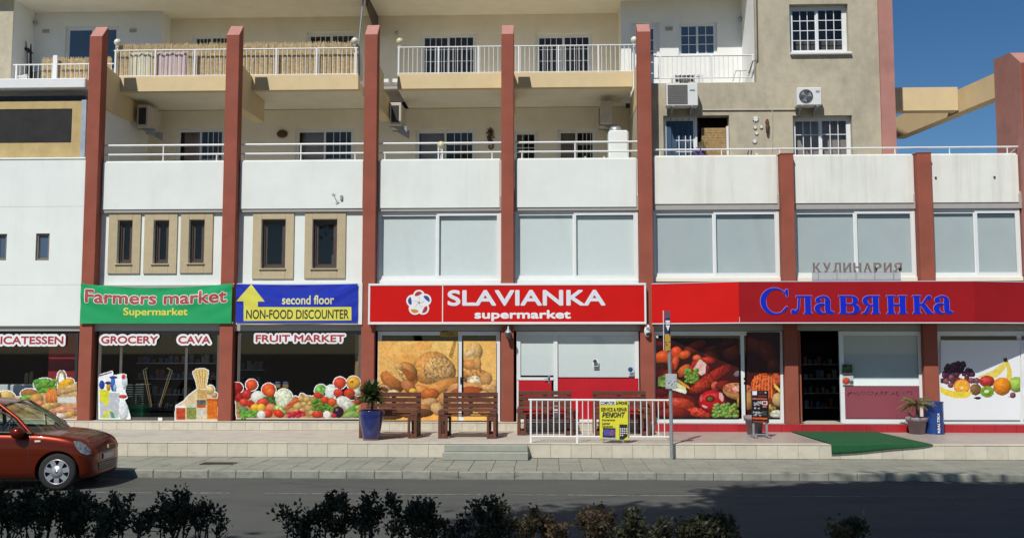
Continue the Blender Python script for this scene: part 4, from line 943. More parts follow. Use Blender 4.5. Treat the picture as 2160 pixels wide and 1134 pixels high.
for (x, y, r, c) in ((110, 740, 48, (180, 35, 30)), (195, 715, 50, (200, 50, 40)), (160, 795, 42, (210, 70, 45)), (60, 700, 40, (150, 25, 25))): e(x, y, r, r, c, hl=.35)
e(300, 740, 66, 62, (228, 232, 218), sh=.25, tex=.05); e(420, 780, 90, 50, Dg, tex=.4, sh=.2); e(560, 760, 84, 92, (226, 230, 200), tex=.16, cell=2, sh=.25)
e(425, 695, 48, 45, (230, 100, 40), hl=.3); e(230, 810, 40, 36, (190, 45, 40)); e(350, 800, 60, 48, (215, 75, 50), hl=.3)
e(275, 850, 46, 42, Yl, hl=.3); e(335, 850, 45, 42, (246, 195, 60), hl=.25); e(430, 850, 50, 46, (225, 130, 90)); e(400, 905, 50, 44, (222, 70, 35), hl=.4)
e(155, 860, 55, 26, (110, 145, 95), 10); e(160, 890, 50, 24, (95, 130, 70), -10)
for i in range(26): e(rr.uniform(140, 290), rr.uniform(885, 945), 18, 14, (rr.randint(90, 140), rr.randint(165, 205), rr.randint(50, 80)), sh=.5)
e(335, 915, 42, 40, (235, 235, 232), sh=.25); e(530, 870, 80, 34, (165, 195, 110), 25, tex=.3); e(510, 905, 58, 38, (215, 50, 25), 25, hl=.6)
e(640, 820, 100, 22, (222, 110, 60), -30, hl=.15); e(660, 790, 80, 18, (225, 100, 50), -28)
for (x, y, r) in ((700, 835, 46), (765, 812, 36), (735, 760, 34), (790, 765, 38), (810, 850, 44), (745, 880, 36), (690, 890, 36), (820, 805, 28), (835, 900, 32)): e(x, y, r, r * .85, Pt, rr.uniform(-30, 30), hl=.15)
for i in range(30): e(rr.uniform(590, 770), rr.uniform(885, 945), 16, 15, (rr.randint(175, 215), 30, rr.randint(50, 70)), hl=.5)
for i in range(60): e(rr.uniform(850, 1050), rr.uniform(770, 880), 20, 15, (rr.randint(70, 120), rr.randint(120, 165), 45), sh=.6)
e(905, 725, 48, 30, (205, 60, 40), 20); e(970, 770, 40, 36, (222, 70, 35), hl=.4); e(1045, 790, 44, 40, (226, 95, 45), hl=.4); e(1105, 700, 48, 44, (215, 65, 45), hl=.2); e(1215, 705, 58, 50, (212, 60, 38), hl=.25); e(1220, 712, 14, 12, (90, 120, 40))
e(1240, 590, 18, 14, (150, 130, 40)); e(1170, 800, 90, 60, (228, 228, 215), 30, tex=.15, sh=.3); e(1105, 890, 54, 56, (45, 20, 40), hl=.9); e(900, 915, 60, 36, (205, 60, 40), hl=.3); e(990, 915, 38, 38, (238, 236, 230), sh=.2)
e(1235, 870, 80, 32, (105, 155, 60), -35, hl=.2); e(1220, 915, 80, 30, (150, 175, 100), -20); e(1295, 845, 22, 22, (165, 205, 80)); e(1300, 790, 34, 30, (205, 50, 45), hl=.3); e(1290, 920, 50, 30, (120, 160, 70)); e(1060, 925, 28, 22, (190, 40, 70))
P.go(); P.build('window_sticker', YX, None, label='cut-out sticker of heaped vegetables along the fruit market window', cat='sticker')
# cleaning bucket sticker
P = Print(205, 780, 278, 885, 1.2, 4.725, 180, 680); e = P.ell
P.poly([(135, 560), (150, 520), (270, 482), (272, 530), (330, 520), (365, 510), (405, 520), (412, 600), (390, 680), (415, 745), (385, 770), (420, 850), (450, 960), (135, 960)], (245, 247, 246), out=1.5)
P.poly([(140, 690), (345, 700), (330, 950), (150, 950)], (178, 182, 190), (196, 200, 206)); e(390, 590, 24, 75, (215, 225, 235), sh=.3); e(380, 540, 18, 26, (215, 50, 50), sh=.2)
P.poly([(140, 668), (240, 670), (228, 830), (205, 835), (180, 790), (140, 780)], (222, 220, 60), (205, 205, 45)); e(165, 620, 28, 45, (35, 70, 165), sh=.3); e(232, 630, 22, 50, (225, 160, 40)); e(275, 610, 24, 75, (60, 110, 200)); e(225, 600, 30, 14, (25, 45, 110)); e(280, 545, 40, 14, (40, 70, 150)); e(375, 735, 40, 20, (205, 60, 50)); e(380, 880, 50, 90, (222, 228, 232), sh=.25)
P.poly([(140, 522), (265, 487), (268, 497), (142, 535)], (50, 60, 90)); P.poly([(180, 875), (270, 880), (270, 910), (180, 905)], (225, 215, 60)); P.poly([(170, 920), (230, 912), (240, 950), (170, 950)], (190, 205, 70)); P.poly([(240, 880), (275, 890), (300, 950), (265, 950)], (70, 150, 110)); e(295, 650, 16, 40, (150, 190, 220))
P.go(); P.build('window_sticker', YX, None, label='cut-out sticker of a bucket of cleaning bottles with a yellow glove', cat='sticker')
# pasta and jars sticker
P = Print(367, 773, 460, 887, 1.2, 4.725, 180, 680); e = P.ell
P.poly([(1070, 495), (1110, 462), (1180, 455), (1228, 480), (1210, 600), (1212, 660), (1118, 665), (1105, 590)], (225, 195, 125), (205, 170, 100), out=1.8, cell=2)
P.poly([(900, 830), (985, 780), (1010, 745), (1075, 690), (1120, 660), (1310, 700), (1318, 970), (895, 968)], (205, 180, 130), (225, 205, 165), out=1.8); e(1245, 670, 42, 46, (222, 195, 135), out=1.8, tex=.15); e(1290, 720, 30, 28, (200, 165, 110), out=1.5)
P.go()
for i in range(9): P.poly([(1080 + i * 16, 475), (1088 + i * 16, 475), (1140 + i * 7, 655), (1134 + i * 7, 655)], (190, 150, 85) if i % 2 else (235, 208, 145))
P.poly([(905, 850), (1000, 850), (998, 966), (905, 966)], (205, 85, 50), (170, 60, 35)); P.poly([(903, 826), (1000, 826), (1000, 850), (903, 850)], (235, 238, 238)); P.poly([(1010, 840), (1105, 840), (1105, 960), (1010, 960)], (150, 160, 80), (110, 120, 60), cell=2); P.poly([(1005, 810), (1108, 810), (1108, 838), (1005, 838)], (190, 200, 190))
P.poly([(1112, 850), (1200, 850), (1200, 955), (1112, 955)], (225, 222, 205), (190, 185, 165), cell=2); P.poly([(1110, 822), (1200, 822), (1200, 850), (1110, 850)], (200, 80, 50)); P.poly([(1112, 770), (1202, 770), (1202, 820), (1112, 820)], (70, 75, 65), (120, 120, 110)); P.poly([(1212, 775), (1318, 775), (1318, 955), (1212, 955)], (228, 130, 40), (200, 95, 20), cell=2); P.poly([(1208, 755), (1318, 755), (1318, 778), (1208, 778)], (200, 85, 45)); P.poly([(1120, 665), (1210, 665), (1215, 755), (1115, 755)], (210, 175, 110), (190, 150, 90))
P.go(); P.build('window_sticker', YX, None, label='cut-out sticker of a spaghetti bundle above food jars', cat='sticker')
# delicatessen sticker
P = Print(-60, 780, 162, 884, 1.4, 3.24, 0, 680); e = P.ell; rr = random.Random(8)
e(422, 385, 32, 60, (170, 150, 110), out=1.8); e(420, 395, 18, 50, (248, 248, 246), sh=0)
e(305, 425, 75, 45, (95, 165, 60), tex=.3, out=1.8, cell=2); e(450, 420, 60, 34, (232, 175, 45), -25, out=1.8, tex=.15); e(470, 460, 90, 32, (222, 190, 120), -25, out=1.8); e(200, 485, 60, 34, (165, 110, 60), out=1.8); e(40, 500, 60, 34, (222, 190, 110), out=1.8); e(-60, 500, 70, 50, (200, 120, 60), out=1.8)
P.poly([(-190, 520), (230, 500), (300, 450), (525, 440), (522, 655), (-190, 655)], (214, 190, 150), (180, 130, 80), out=1.8); P.go()
for i in range(45): e(rr.uniform(240, 375), rr.uniform(395, 470), 20, 15, (rr.randint(80, 125), rr.randint(150, 190), rr.randint(45, 75)))
e(180, 515, 50, 22, (120, 175, 75), -10, tex=.3); e(250, 520, 48, 36, (205, 150, 80), hl=.2)
for i in range(7): e(330 + i * 9, 500 + (i % 3) * 10, 16, 52, (222, 130, 60), 8 - i * 4)
for i in range(10): e(385 + i * 14, 490 - i * 3, 12, 9, (185, 145, 85))
P.poly([(395, 508), (522, 505), (522, 545), (395, 550)], (222, 222, 214), (190, 190, 185)); 
for (x, y, a, b, an) in ((330, 570, 90, 22, -8), (290, 590, 80, 20, -15), (450, 590, 100, 22, -10), (260, 555, 40, 22, -20), (500, 610, 50, 20, 30), (460, 630, 60, 22, -20), (200, 600, 70, 24, 10), (100, 590, 70, 28, -10), (0, 600, 70, 30, 5), (-80, 590, 60, 30, 0), (60, 545, 50, 24, -20), (-20, 540, 60, 24, 10)): e(x, y, a, b, (212 + rr.randint(-20, 12), 160 + rr.randint(-20, 20), 95 + rr.randint(-15, 20)), an, hl=.2, tex=.15)
e(400, 635, 60, 18, (225, 215, 205), 5); e(350, 625, 40, 14, (150, 110, 90)); P.go()
P.build('window_sticker', YX, None, label='cut-out sticker of bread, lettuce and a food basket behind the red car', cat='sticker')
# bread print
P = Print(798, 719, 1048, 886, 1.35, 3.78, 740, 680); e = P.ell; rr = random.Random(2)
P.bg((238, 170, 85), (250, 205, 120), 70)
e(640, 190, 300, 90, (252, 215, 130), sh=.05, a=.6); e(590, 180, 60, 40, (225, 140, 60), sh=.05, a=.4); e(300, 230, 120, 90, (246, 190, 110), sh=0, a=.5); e(480, 230, 90, 60, (235, 160, 80), sh=.02, a=.4)
P.poly([(820, 145), (845, 145), (810, 290), (780, 270)], (165, 120, 50), (200, 150, 70)); P.go()
e(640, 360, 155, 128, (226, 160, 85), -20, sh=.4, tex=.12); e(710, 385, 130, 118, (205, 160, 100), 20, sh=.5, tex=.35, cell=2)
e(445, 395, 92, 78, (205, 140, 75), 35, sh=.6, hl=.1); e(425, 400, 45, 36, (165, 95, 45), 35, sh=.2); e(470, 440, 70, 55, (165, 90, 40), 20, sh=.4, a=.7); e(330, 470, 110, 62, (196, 120, 60), 40, sh=.6, tex=.1); e(380, 350, 40, 30, (235, 180, 110), 30)
for k in range(5): P.poly([(232, 255 + k * 22), (238, 250 + k * 22), (440, 455 + k * 8), (432, 462 + k * 8)], (236, 196, 120), (205, 150, 80))
e(410, 420, 60, 22, (206, 165, 100), 50, tex=.4, cell=2); e(700, 520, 200, 52, (222, 150, 75), -22, hl=.25, sh=.5); e(560, 545, 100, 45, (226, 150, 75), 20, hl=.3, sh=.5); e(630, 570, 75, 50, (205, 110, 50), 0, hl=.25, sh=.5); e(460, 510, 70, 44, (190, 120, 70), 40, hl=.2); e(495, 545, 30, 24, (245, 195, 70))
e(270, 530, 55, 36, (205, 160, 110), 30); e(270, 530, 30, 16, (120, 70, 40), 30); e(340, 560, 50, 26, (238, 210, 160)); e(250, 590, 60, 30, (214, 165, 100))
e(620, 640, 80, 40, (215, 165, 110), -10, hl=.15); e(690, 690, 60, 46, (222, 180, 120), 30, hl=.2); e(580, 690, 60, 40, (190, 130, 75)); e(800, 640, 90, 46, (210, 160, 95), 10); e(750, 610, 50, 60, (205, 150, 90)); e(450, 650, 110, 50, (205, 150, 90)); e(330, 660, 110, 60, (190, 130, 75)); e(860, 700, 110, 50, (190, 125, 70), 5); e(1000, 660, 130, 50, (215, 160, 95)); e(1110, 700, 100, 50, (195, 130, 75)); e(500, 720, 160, 40, (120, 80, 50)); e(300, 740, 120, 36, (100, 70, 45))
e(985, 235, 66, 78, (232, 185, 115), 10, sh=.5, tex=.1); e(955, 300, 55, 48, (226, 175, 105), -20, sh=.5); e(960, 340, 70, 44, (220, 150, 80), 10, sh=.5); e(1010, 330, 30, 60, (222, 165, 95)); e(950, 245, 50, 26, (242, 205, 150), -25, sh=.4)
e(1000, 430, 115, 66, (196, 140, 80), 8, sh=.55, tex=.3); e(985, 470, 60, 46, (240, 220, 180), 0, tex=.3, sh=.3); e(1080, 450, 50, 55, (215, 160, 95), 20); e(1145, 490, 32, 34, (222, 175, 110)); e(960, 540, 190, 66, (222, 160, 100), 4, sh=.4, hl=.2); e(950, 560, 150, 52, (180, 85, 40), 0, sh=.4); e(1110, 530, 70, 36, (225, 175, 110), 20, tex=.2); e(1060, 570, 40, 26, (230, 180, 110))
for i in range(60): e(rr.uniform(600, 820), rr.uniform(290, 430), 5, 3, (235, 205, 150), a=.8)
P.go(); A = P.X < 965.5; A |= (P.X > 978) & (P.X < 1046); P.cut(A)
P.build('window_film', YX, None, label='orange photo film of bread loaves and rolls on the window behind the benches', cat='window film')
bx = MB(); bxp(bx, 803, 720, 965, 706, YG + .01, YG + .012)
# sausage print
P = Print(1384, 700, 1648, 880, 1.35, 3.436, 1370, 650); e = P.ell; rr = random.Random(4)
P.bg((42, 16, 14), (70, 20, 16), 60)
for (x, y, a, b, an, c) in ((330, 280, 90, 38, -25, (120, 40, 22)), (470, 300, 100, 34, -10, (96, 34, 20)), (600, 320, 70, 60, 0, (120, 48, 28)), (560, 260, 90, 30, -20, (80, 24, 18)), (700, 280, 60, 60, 0, (90, 30, 18)), (790, 290, 120, 50, 35, (105, 38, 22)), (860, 330, 60, 110, -30, (100, 36, 22)), (450, 340, 60, 26, 20, (130, 50, 28)), (90, 260, 60, 24, 0, (90, 20, 20)), (900, 420, 50, 60, 0, (110, 45, 25))): e(x, y, a, b, c, an, hl=.12)
e(105, 350, 78, 46, (222, 88, 32), -12, hl=.4); e(195, 320, 42, 44, (228, 78, 36), 10, hl=.35); e(255, 335, 44, 30, (226, 92, 40), -15, hl=.3); e(185, 395, 26, 60, (215, 85, 45), 15, hl=.2); e(150, 420, 30, 34, (190, 60, 35)); e(345, 360, 32, 24, (226, 105, 55)); e(425, 375, 50, 22, (190, 50, 32), 10, hl=.2)
e(250, 450, 60, 34, (205, 95, 40), -40); e(90, 420, 60, 30, (60, 28, 24)); e(95, 480, 60, 46, (80, 20, 22)); e(150, 480, 60, 40, (110, 30, 22))
e(365, 430, 70, 62, (180, 50, 40), 20, tex=.2); P.poly([(365, 365), (410, 400), (405, 470), (375, 485), (318, 440)], (232, 214, 205), (210, 175, 165)); P.poly([(372, 400), (396, 415), (388, 462), (350, 440)], (215, 120, 115), (235, 200, 190))
for i in range(70): e(rr.uniform(262, 350), rr.uniform(440, 535) , 13, 11, (rr.randint(95, 160), rr.randint(140, 185), rr.randint(50, 80)), sh=.6)
P.poly([(60, 500), (130, 470), (240, 540), (270, 615), (180, 580), (60, 560)], (60, 85, 40), (165, 185, 90)); P.poly([(180, 525), (262, 570), (268, 610), (190, 560)], (226, 222, 160)); P.poly([(195, 505), (280, 560), (300, 590), (250, 560)], (232, 150, 50)); P.poly([(165, 560), (270, 600), (262, 618), (165, 590)], (235, 240, 215))
e(445, 510, 175, 44, (150, 40, 28), -34, tex=.3, cell=2, hl=.12, sh=.55); e(380, 560, 100, 40, (165, 48, 30), -25, tex=.3, cell=2, hl=.15); e(480, 562, 32, 34, (196, 90, 66), tex=.3); e(530, 555, 56, 34, (130, 36, 24), -15)
e(170, 640, 190, 36, (120, 30, 24), 10, hl=.1); e(220, 690, 110, 44, (196, 62, 34), 8, tex=.15, hl=.5); e(60, 690, 70, 44, (150, 40, 26), 10); e(360, 755, 90, 34, (196, 60, 38), 12, tex=.4, hl=.3); e(180, 755, 120, 36, (140, 36, 26), 0, hl=.2); e(90, 610, 60, 30, (90, 20, 22))
e(455, 675, 98, 84, (196, 24, 32), 0, hl=.0, sh=.5); e(440, 640, 60, 22, (226, 60, 60), -15, sh=.2); e(440, 655, 36, 26, (120, 20, 20), 0, sh=.2); e(438, 655, 20, 15, (90, 105, 45), 0); e(520, 640, 16, 34, (244, 200, 195), -15, sh=0, a=.8); e(400, 710, 22, 8, (244, 190, 190), 20, sh=0, a=.8); e(375, 650, 9, 26, (230, 120, 120), 0, sh=0, a=.7)
e(640, 600, 110, 60, (214, 160, 90), 8, hl=.1); e(640, 582, 104, 40, (196, 110, 84), 0, sh=.1, tex=.3, cell=3); e(640, 580, 44, 20, (215, 165, 140), 0, sh=0, tex=.3); e(700, 670, 66, 66, (206, 150, 80), 0)
for i in range(120): e(rr.uniform(465, 640), rr.uniform(690, 785), 16, 13, (rr.randint(110, 175), rr.randint(150, 195), rr.randint(60, 100)), sh=.65)
e(830, 560, 95, 90, (205, 84, 36), 10, tex=.45, cell=2, sh=.4); e(840, 640, 80, 60, (190, 70, 34), -10, tex=.4, cell=2); e(915, 520, 40, 50, (200, 90, 50), 0, tex=.3); P.poly([(900, 540), (945, 580), (945, 610), (905, 570)], (235, 200, 90)); e(930, 660, 40, 50, (214, 180, 120)); e(880, 740, 40, 50, (150, 120, 60), tex=.5); e(920, 765, 46, 30, (226, 226, 200), tex=.2)
e(640, 470, 30, 18, (150, 175, 190), -30, sh=.1, a=.6)
for k in range(7): P.poly([(760 + k * 20, 490), (766 + k * 20, 490), (745 + k * 24, 650), (738 + k * 24, 650)], (235, 130, 70))
P.go(); A = (P.X < 1559) | ((P.X > 1575) & (P.X < 1645)); P.cut(A & ((P.Y > 712) | (P.X > 1575)) )
P.build('window_film', YX, None, label='dark photo film of sausages, red pepper and lettuce left of the open doorway', cat='window film')
# fruit print on white
P = Print(1984, 717, 2152, 885, 1.35, 3.78, 1660, 670); e = P.ell; rr = random.Random(6)
P.bg((235, 238, 240), (240, 243, 245), 60); e(1780, 620, 18, 14, (250, 250, 250))
for i in range(46):
    a = rr.uniform(0, 6.3); rd_ = rr.uniform(0, 1) ** .5; x = 1370 + 125 * rd_ * math.cos(a); y = 440 + 80 * rd_ * math.sin(a)
    e(x, y, 22, 22, (rr.randint(60, 100), rr.randint(35, 55), rr.randint(50, 75)), hl=.35)
for (x, y) in ((1335, 385), (1365, 365), (1408, 378), (1390, 400), (1300, 430), (1450, 440), (1480, 450), (1240, 500), (1500, 500), (1350, 400)): e(x, y, 22, 22, (75, 40, 60), hl=.35)
for (x, y) in ((1270, 505), (1312, 475), (1305, 535), (1470, 500), (1515, 500), (1800, 615)): e(x, y, 24, 24, (140, 80, 90), hl=.4)
P.poly([(1520, 470), (1640, 420), (1730, 350), (1760, 345), (1740, 410), (1680, 470), (1590, 500)], (226, 205, 90), (238, 220, 110)); P.poly([(1745, 350), (1765, 345), (1795, 430), (1790, 520), (1740, 520), (1755, 430)], (222, 195, 70), (235, 212, 95)); P.poly([(1720, 320), (1750, 318), (1765, 350), (1735, 352)], (70, 65, 50))
e(1595, 505, 62, 46, (196, 60, 55), 0, hl=.3, tex=.2); e(1830, 530, 62, 62, (165, 200, 80), 0, hl=.3); e(1715, 545, 72, 72, (238, 145, 35), hl=.25); e(1395, 545, 66, 60, (236, 130, 30), sh=.1); e(1395, 545, 56, 50, (244, 176, 60), sh=.05, tex=.1); e(1395, 558, 12, 10, (250, 225, 150), sh=0)
e(1505, 570, 46, 46, (140, 105, 60), tex=.2, hl=.2); e(1597, 588, 55, 46, (140, 170, 60), sh=.15); e(1595, 585, 42, 34, (120, 165, 50), sh=.05, tex=.2); e(1592, 585, 20, 12, (232, 232, 190), sh=0)
P.poly([(1222, 545), (1260, 565), (1340, 585), (1470, 590), (1478, 605), (1430, 640), (1340, 640), (1262, 615), (1225, 590)], (228, 200, 50), (242, 216, 80)); e(1520, 638, 28, 10, (60, 40, 25), tex=.5)
P.go(); P.build('window_film', YX, None, label='white photo film of grapes, bananas and oranges right of the blue barrel', cat='window film')
Pw = MB(); bxp(Pw, 2159, 717, 2284, 885, YX, YX + .003); Pw.build('window_film', mat('white_film', (.75, .76, .77), .4), None, label='plain white film on the last window at the right edge', cat='window film')
# small stickers
def sticker(px0, py0, px1, py1, fn, label, Y=YX, cat='sticker'):
    P = Print(px0, py0, px1, py1, .9, 1, 0, 0); P.bg((240, 240, 240)); fn(P); P.go(); return P.build('notice', Y, None, label=label, cat=cat)
sticker(1250, 757, 1262, 772, lambda P: (P.ell(1255, 761, 4, 3, (60, 65, 60)), P.poly([(1253, 764), (1261, 764), (1261, 771), (1253, 771)], (90, 100, 90))), 'tiny black and white notice in the middle of the white blind')
sticker(1324, 773, 1338, 792, lambda P: (P.bg((205, 215, 220)), P.ell(1330, 779, 5, 5, (50, 80, 150)), P.poly([(1329, 785), (1337, 785), (1337, 791), (1329, 791)], (110, 125, 130))), 'small blue and grey notice at the lower corner of the white blind')
sticker(928, 693, 966, 710, lambda P: (P.bg((150, 120, 50), (190, 150, 70), 6), P.ell(940, 697, 8, 3, (90, 60, 30)), P.poly([(956, 693), (966, 693), (966, 703), (956, 703)], (170, 150, 60))), 'ochre notice at the top of the bread window', Y=YG - .004)
sticker(1777, 768, 1798, 790, lambda P: (P.bg((70, 80, 80)), P.ell(1788, 778, 10, 8, (95, 90, 40)), P.ell(1783, 771, 3, 3, (20, 20, 20))), 'faded olive sticker beside the open doorway')
sticker(1777, 792, 1800, 811, lambda P: (P.bg((195, 205, 205)), P.ell(1785, 803, 8, 7, (215, 80, 60)), P.ell(1796, 806, 4, 4, (100, 110, 90))), 'small red tomato sticker beside the open doorway', Y=YX - .004)
P = Print(1784, 822, 1924, 835, .9, 1, 0, 0); rr = random.Random(9)
for q in range(70):
    x = rr.uniform(1786, 1922)
    if 1850 < x < 1854 or 1897 < x < 1902: continue
    y = rr.uniform(824, 832); P.poly([(x, y), (x + rr.uniform(1, 3), y), (x + rr.uniform(1, 3), y + rr.uniform(1, 4)), (x, y + 2)], (85, 32, 42))
P.go(); P.build('window_word', YG - .008, None, m=prmM, label='faint illegible line of dark writing across the rose film', cat='lettering')
# ================================================================ THINGS ON THE BUILDING
def ac_unit(name, x, y, z, wd, h, dp, rot, label, mm=acw, fanr=None, mesh_grille=False, legs=True):
    t = thing(name, (0, 0, 0), label, 'air conditioner'); ORG[t.name] = Vector((0, 0, 0))
    MB().cbox(-wd / 2, wd / 2, -dp, 0, 0, h, .015).build('casing', mm, t)
    fx = -wd * .14; fr_ = fanr or h * .38
    if mesh_grille:
        MB().cbox(-wd * .46, wd * .17, -dp - .006, -dp + .002, h * .07, h * .93, .003).build('coil_grille', gmetal if mm is acy else mat('dark_coil_mesh', (.10, .09, .075), .6), t)
        for k in range(9): z_ = h * (.1 + .09 * k); MB().box(-wd * .45, wd * .16, -dp - .010, -dp - .0065, z_, z_ + .008).build('grille_wire', gmetal, t)
        MB().box(wd * .24, wd * .40, -dp - .004, -dp + .001, h * .66, h * .72).build('badge', mat('green_badge', (.05, .30, .16), .5) if 'green_badge' not in MATS else MATS['green_badge'], t)
    else:
        d = MB(); disc(d, fx, h * .5, fr_, -dp - .006, -dp + .002, 28); d.build('fan_well', blackp, t)
        g = MB()
        for k in range(1, 6): r = fr_ * k / 5; g.tube([(fx + r * math.cos(a * .314), -dp - .012, h * .5 + r * math.sin(a * .314)) for a in range(21)], .0035, 4, False)
        for k in range(8): a = k * math.pi / 4; g.tube([(fx, -dp - .012, h * .5), (fx + fr_ * math.cos(a), -dp - .012, h * .5 + fr_ * math.sin(a))], .003, 4, False)
        g.build('fan_guard', gmetal, t)
        b = MB()
        for k in range(3):
            a = k * 2.09; b.add([(fx + .03 * math.cos(a), -dp - .008, h * .5 + .03 * math.sin(a)), (fx + fr_ * .9 * math.cos(a - .1), -dp - .0075, h * .5 + fr_ * .9 * math.sin(a - .1)), (fx + fr_ * .85 * math.cos(a + .75), -dp - .0085, h * .5 + fr_ * .85 * math.sin(a + .75))], [(0, 1, 2)])
        b.build('fan_blade', gmetal, t)
        MB().box(wd * .26, wd * .42, -dp - .003, -dp + .001, h * .7, h * .82).build('badge', gmetal, t)
    if legs:
        for s_ in (-1, 1):
            MB().box(s_ * wd * .3 - .015, s_ * wd * .3 + .015, -dp - .02, .12, -.03, -.001).prism([(.12, -.03), (.12, -.22), (-dp * .7, -.03)], 0, s_ * wd * .3 - .01, s_ * wd * .3 + .01).build('bracket', gmetal, t)
    t.location = (x, y, z); t.rotation_euler = (0, 0, rot); return t
q = op(1406, 176, 1472, 224, 22.3)
ac_unit('ac_unit', (q[0] + q[2]) / 2, 22.56, q[1], q[2] - q[0], q[3] - q[1], .27, 0, 'large outdoor air conditioner with a dark square grille and green badge on the beige wall', mesh_grille=True)
q = op(1682, 184, 1733, 222, 22.3)
ac_unit('ac_unit', (q[0] + q[2]) / 2, 22.58, q[1], q[2] - q[0], q[3] - q[1], .27, 0, 'small white air conditioner with a round fan between the two tower windows')
q = op(1420, 155, 1484, 186, 22.95)
t = ac_unit('ac_unit', (q[0] + q[2]) / 2, 23.3, 8.50, q[2] - q[0], q[3] - 8.50, .3, 0, 'air conditioner standing on the alcove balcony floor, only its vented top seen', legs=False)
g = MB()
for k in range(5):
    for j in range(2): g.box(-.3 + k * .09, -.23 + k * .09, -.312, -.301, .12 + j * .09, .18 + j * .09)
g.build('vent_slot', blackp, t)
for (px, X_, lab, mm) in ((301, 0, 'yellowed air conditioner hung under the first balcony beside the leftmost column', acy), (834, 0, 'air conditioner in deep shade in the gap between the two balconies', acy), (1305, 0, 'air conditioner under the right end of the second balcony, near the white chimney block', acy)):
    X = wx(px, 24.0, 235)
    t = ac_unit('ac_unit', X + (.15 if px < 1200 else -.15), 24.4, wz(261, 24.0), .8, .58, .3, R(-90 if px > 1200 else -90), lab, mm, legs=True)
    MB().box(.401, .406, -.26, -.04, .06, .5).build('end_grille', blackp, t) if False else None
    if px < 1200: MB().box(.401, .407, -.25, -.06, .07, .5).build('end_grille', blackp, t)
# fixings and pipes on the tower
def pipe(name, pts, r, m, label, cat='pipe'):
    return MB().tube(pts, r, 6).build(name, m, None, label=label, cat=cat)
pale = mat('pale_conduit', (.55, .50, .38), .7)
P3 = lambda px, py, Y: (wx(px, Y, py), Y, wz(py, Y))
pipe('conduit', [P3(1482, 235, 22.63), P3(1682, 236, 22.63)], .014, pale, 'thin beige pipe running level between the two air conditioners')
pipe('conduit', [P3(1629, 237, 22.63), P3(1629, 310, 22.63), P3(1626, 334, 22.63)], .012, pale, 'thin beige pipe dropping to the parapet beside the wall lantern')
pipe('drain_pipe', [P3(1596, 0, 22.62), P3(1598, 131, 22.62), P3(1588, 134, 22.60), P3(1580, 160, 22.62)], .016, mat('dark_cable', (.10, .09, .08), .7), 'dark cable down the edge of the tower beside the alcove balcony')
lg = mat('white_star_ornament', (.75, .75, .76), .6)
for k, (px, py, r, lab) in enumerate(((1594, 251, 7, 'largest white star ornament at the top of the string on the beige wall'), (1593, 269, 4, 'small white star second from the top of the string'), (1606, 268, 4, 'small white star set to the right of the string'), (1596, 281, 4, 'small white star third in the string'), (1592, 298, 5, 'white star ornament low on the beige wall'), (1596, 326, 4, 'lowest white star just above the parapet'))):
    x, z = wp(px, py, 22.63); rr_ = r / 90; m = MB(); m.prism([(x + rr_ * (1 if i % 2 else .55) * math.cos(i * math.pi / 8), z + rr_ * (1 if i % 2 else .55) * math.sin(i * math.pi / 8)) for i in range(16)], 1, 22.62, 22.649)
    m.build('wall_ornament', lg, None, label=lab, cat='ornament', group='white stars on the beige wall')
x, z = wp(1618, 265, 22.6)
MB().lathe([(.0, .16), (.03, .14), (.05, .06), (.03, .0), (.045, -.02), (.03, -.17), (0, -.19)], (x, 22.58, z), 10).build('wall_lantern', rust, None, label='slim rusty lantern on the beige wall of the tower', cat='lantern')
# seahorse ornament
T = thing('wall_ornament', (wx(1035, 25.15), 25.15, wz(315, 25.15)), 'dark metal seahorse ornament on the shaded terrace wall', 'ornament')
def sx(x, y): X, Z = wp(1010 + x / 14.18, 250 + y / 14.18, 25.17); return (X, 25.17, Z)
m = MB().tube([sx(250, 420), sx(310, 380), sx(350, 400), sx(340, 500), sx(300, 560), sx(330, 640), sx(390, 700)], [.015, .03, .04, .055, .06, .055, .03], 8)
m.tube([sx(390, 700), sx(430, 800), sx(420, 880), sx(360, 915), sx(300, 880), sx(295, 820), sx(335, 800), sx(350, 840)], [.022, .022, .02, .018, .016, .014, .012, .01], 8); m.build('body', rust, T)
m = MB()
for (a, b) in (((340, 370), (340, 270)), ((310, 370), (265, 310)), ((370, 370), (400, 300)), ((380, 400), (445, 360)), ((380, 440), (450, 430)), ((380, 500), (440, 490)), ((400, 570), (480, 570)), ((260, 440), (215, 430))): m.tube([sx(*a), sx(*b)], [.018, .014], 6)
m.build('fin', rust, T)
x, z = wp(595, 282, 25.15)
MB().sphere((x, 25.17, z), .15, 18, (1, .25, .72)).build('wall_plaque', rust, None, label='oval brown plaque left of the second terrace window', cat='plaque')
# globe lamps
def globe(px, py, Y, zb, lab, m, r=.09):
    x, z = wp(px, py, Y); t = thing('globe_lamp', (x, Y, zb), lab, 'lamp', 'globe lamps along the balconies')
    MB().sphere((x, Y, z), r, 20).build('globe', m, t); MB().tube([(x, Y, zb), (x, Y, z - r + .01)], .013, 8).cbox(x - .03, x + .03, Y - .03, Y + .03, z - r - .03, z - r + .012, .004).build('stem', wmetal, t)
globe(248.5, 90, 23.36, ZF3, 'white globe lamp beside the leftmost column, at the left end of the reed screen', globem)
globe(748.5, 87, 23.36, ZF3, 'white globe lamp at the right end of the reed screen', globem)
globe(843.5, 88, 23.36, ZF3, 'cream globe lamp at the left end of the balcony without a screen', globec)
globe(1338, 85, 23.36, ZF3, 'white globe lamp half hidden behind the column next to the alcove', globem)
globe(930.5, 306, 22.45, ZP1, 'yellowed globe lamp on the lower parapet railing', globec)
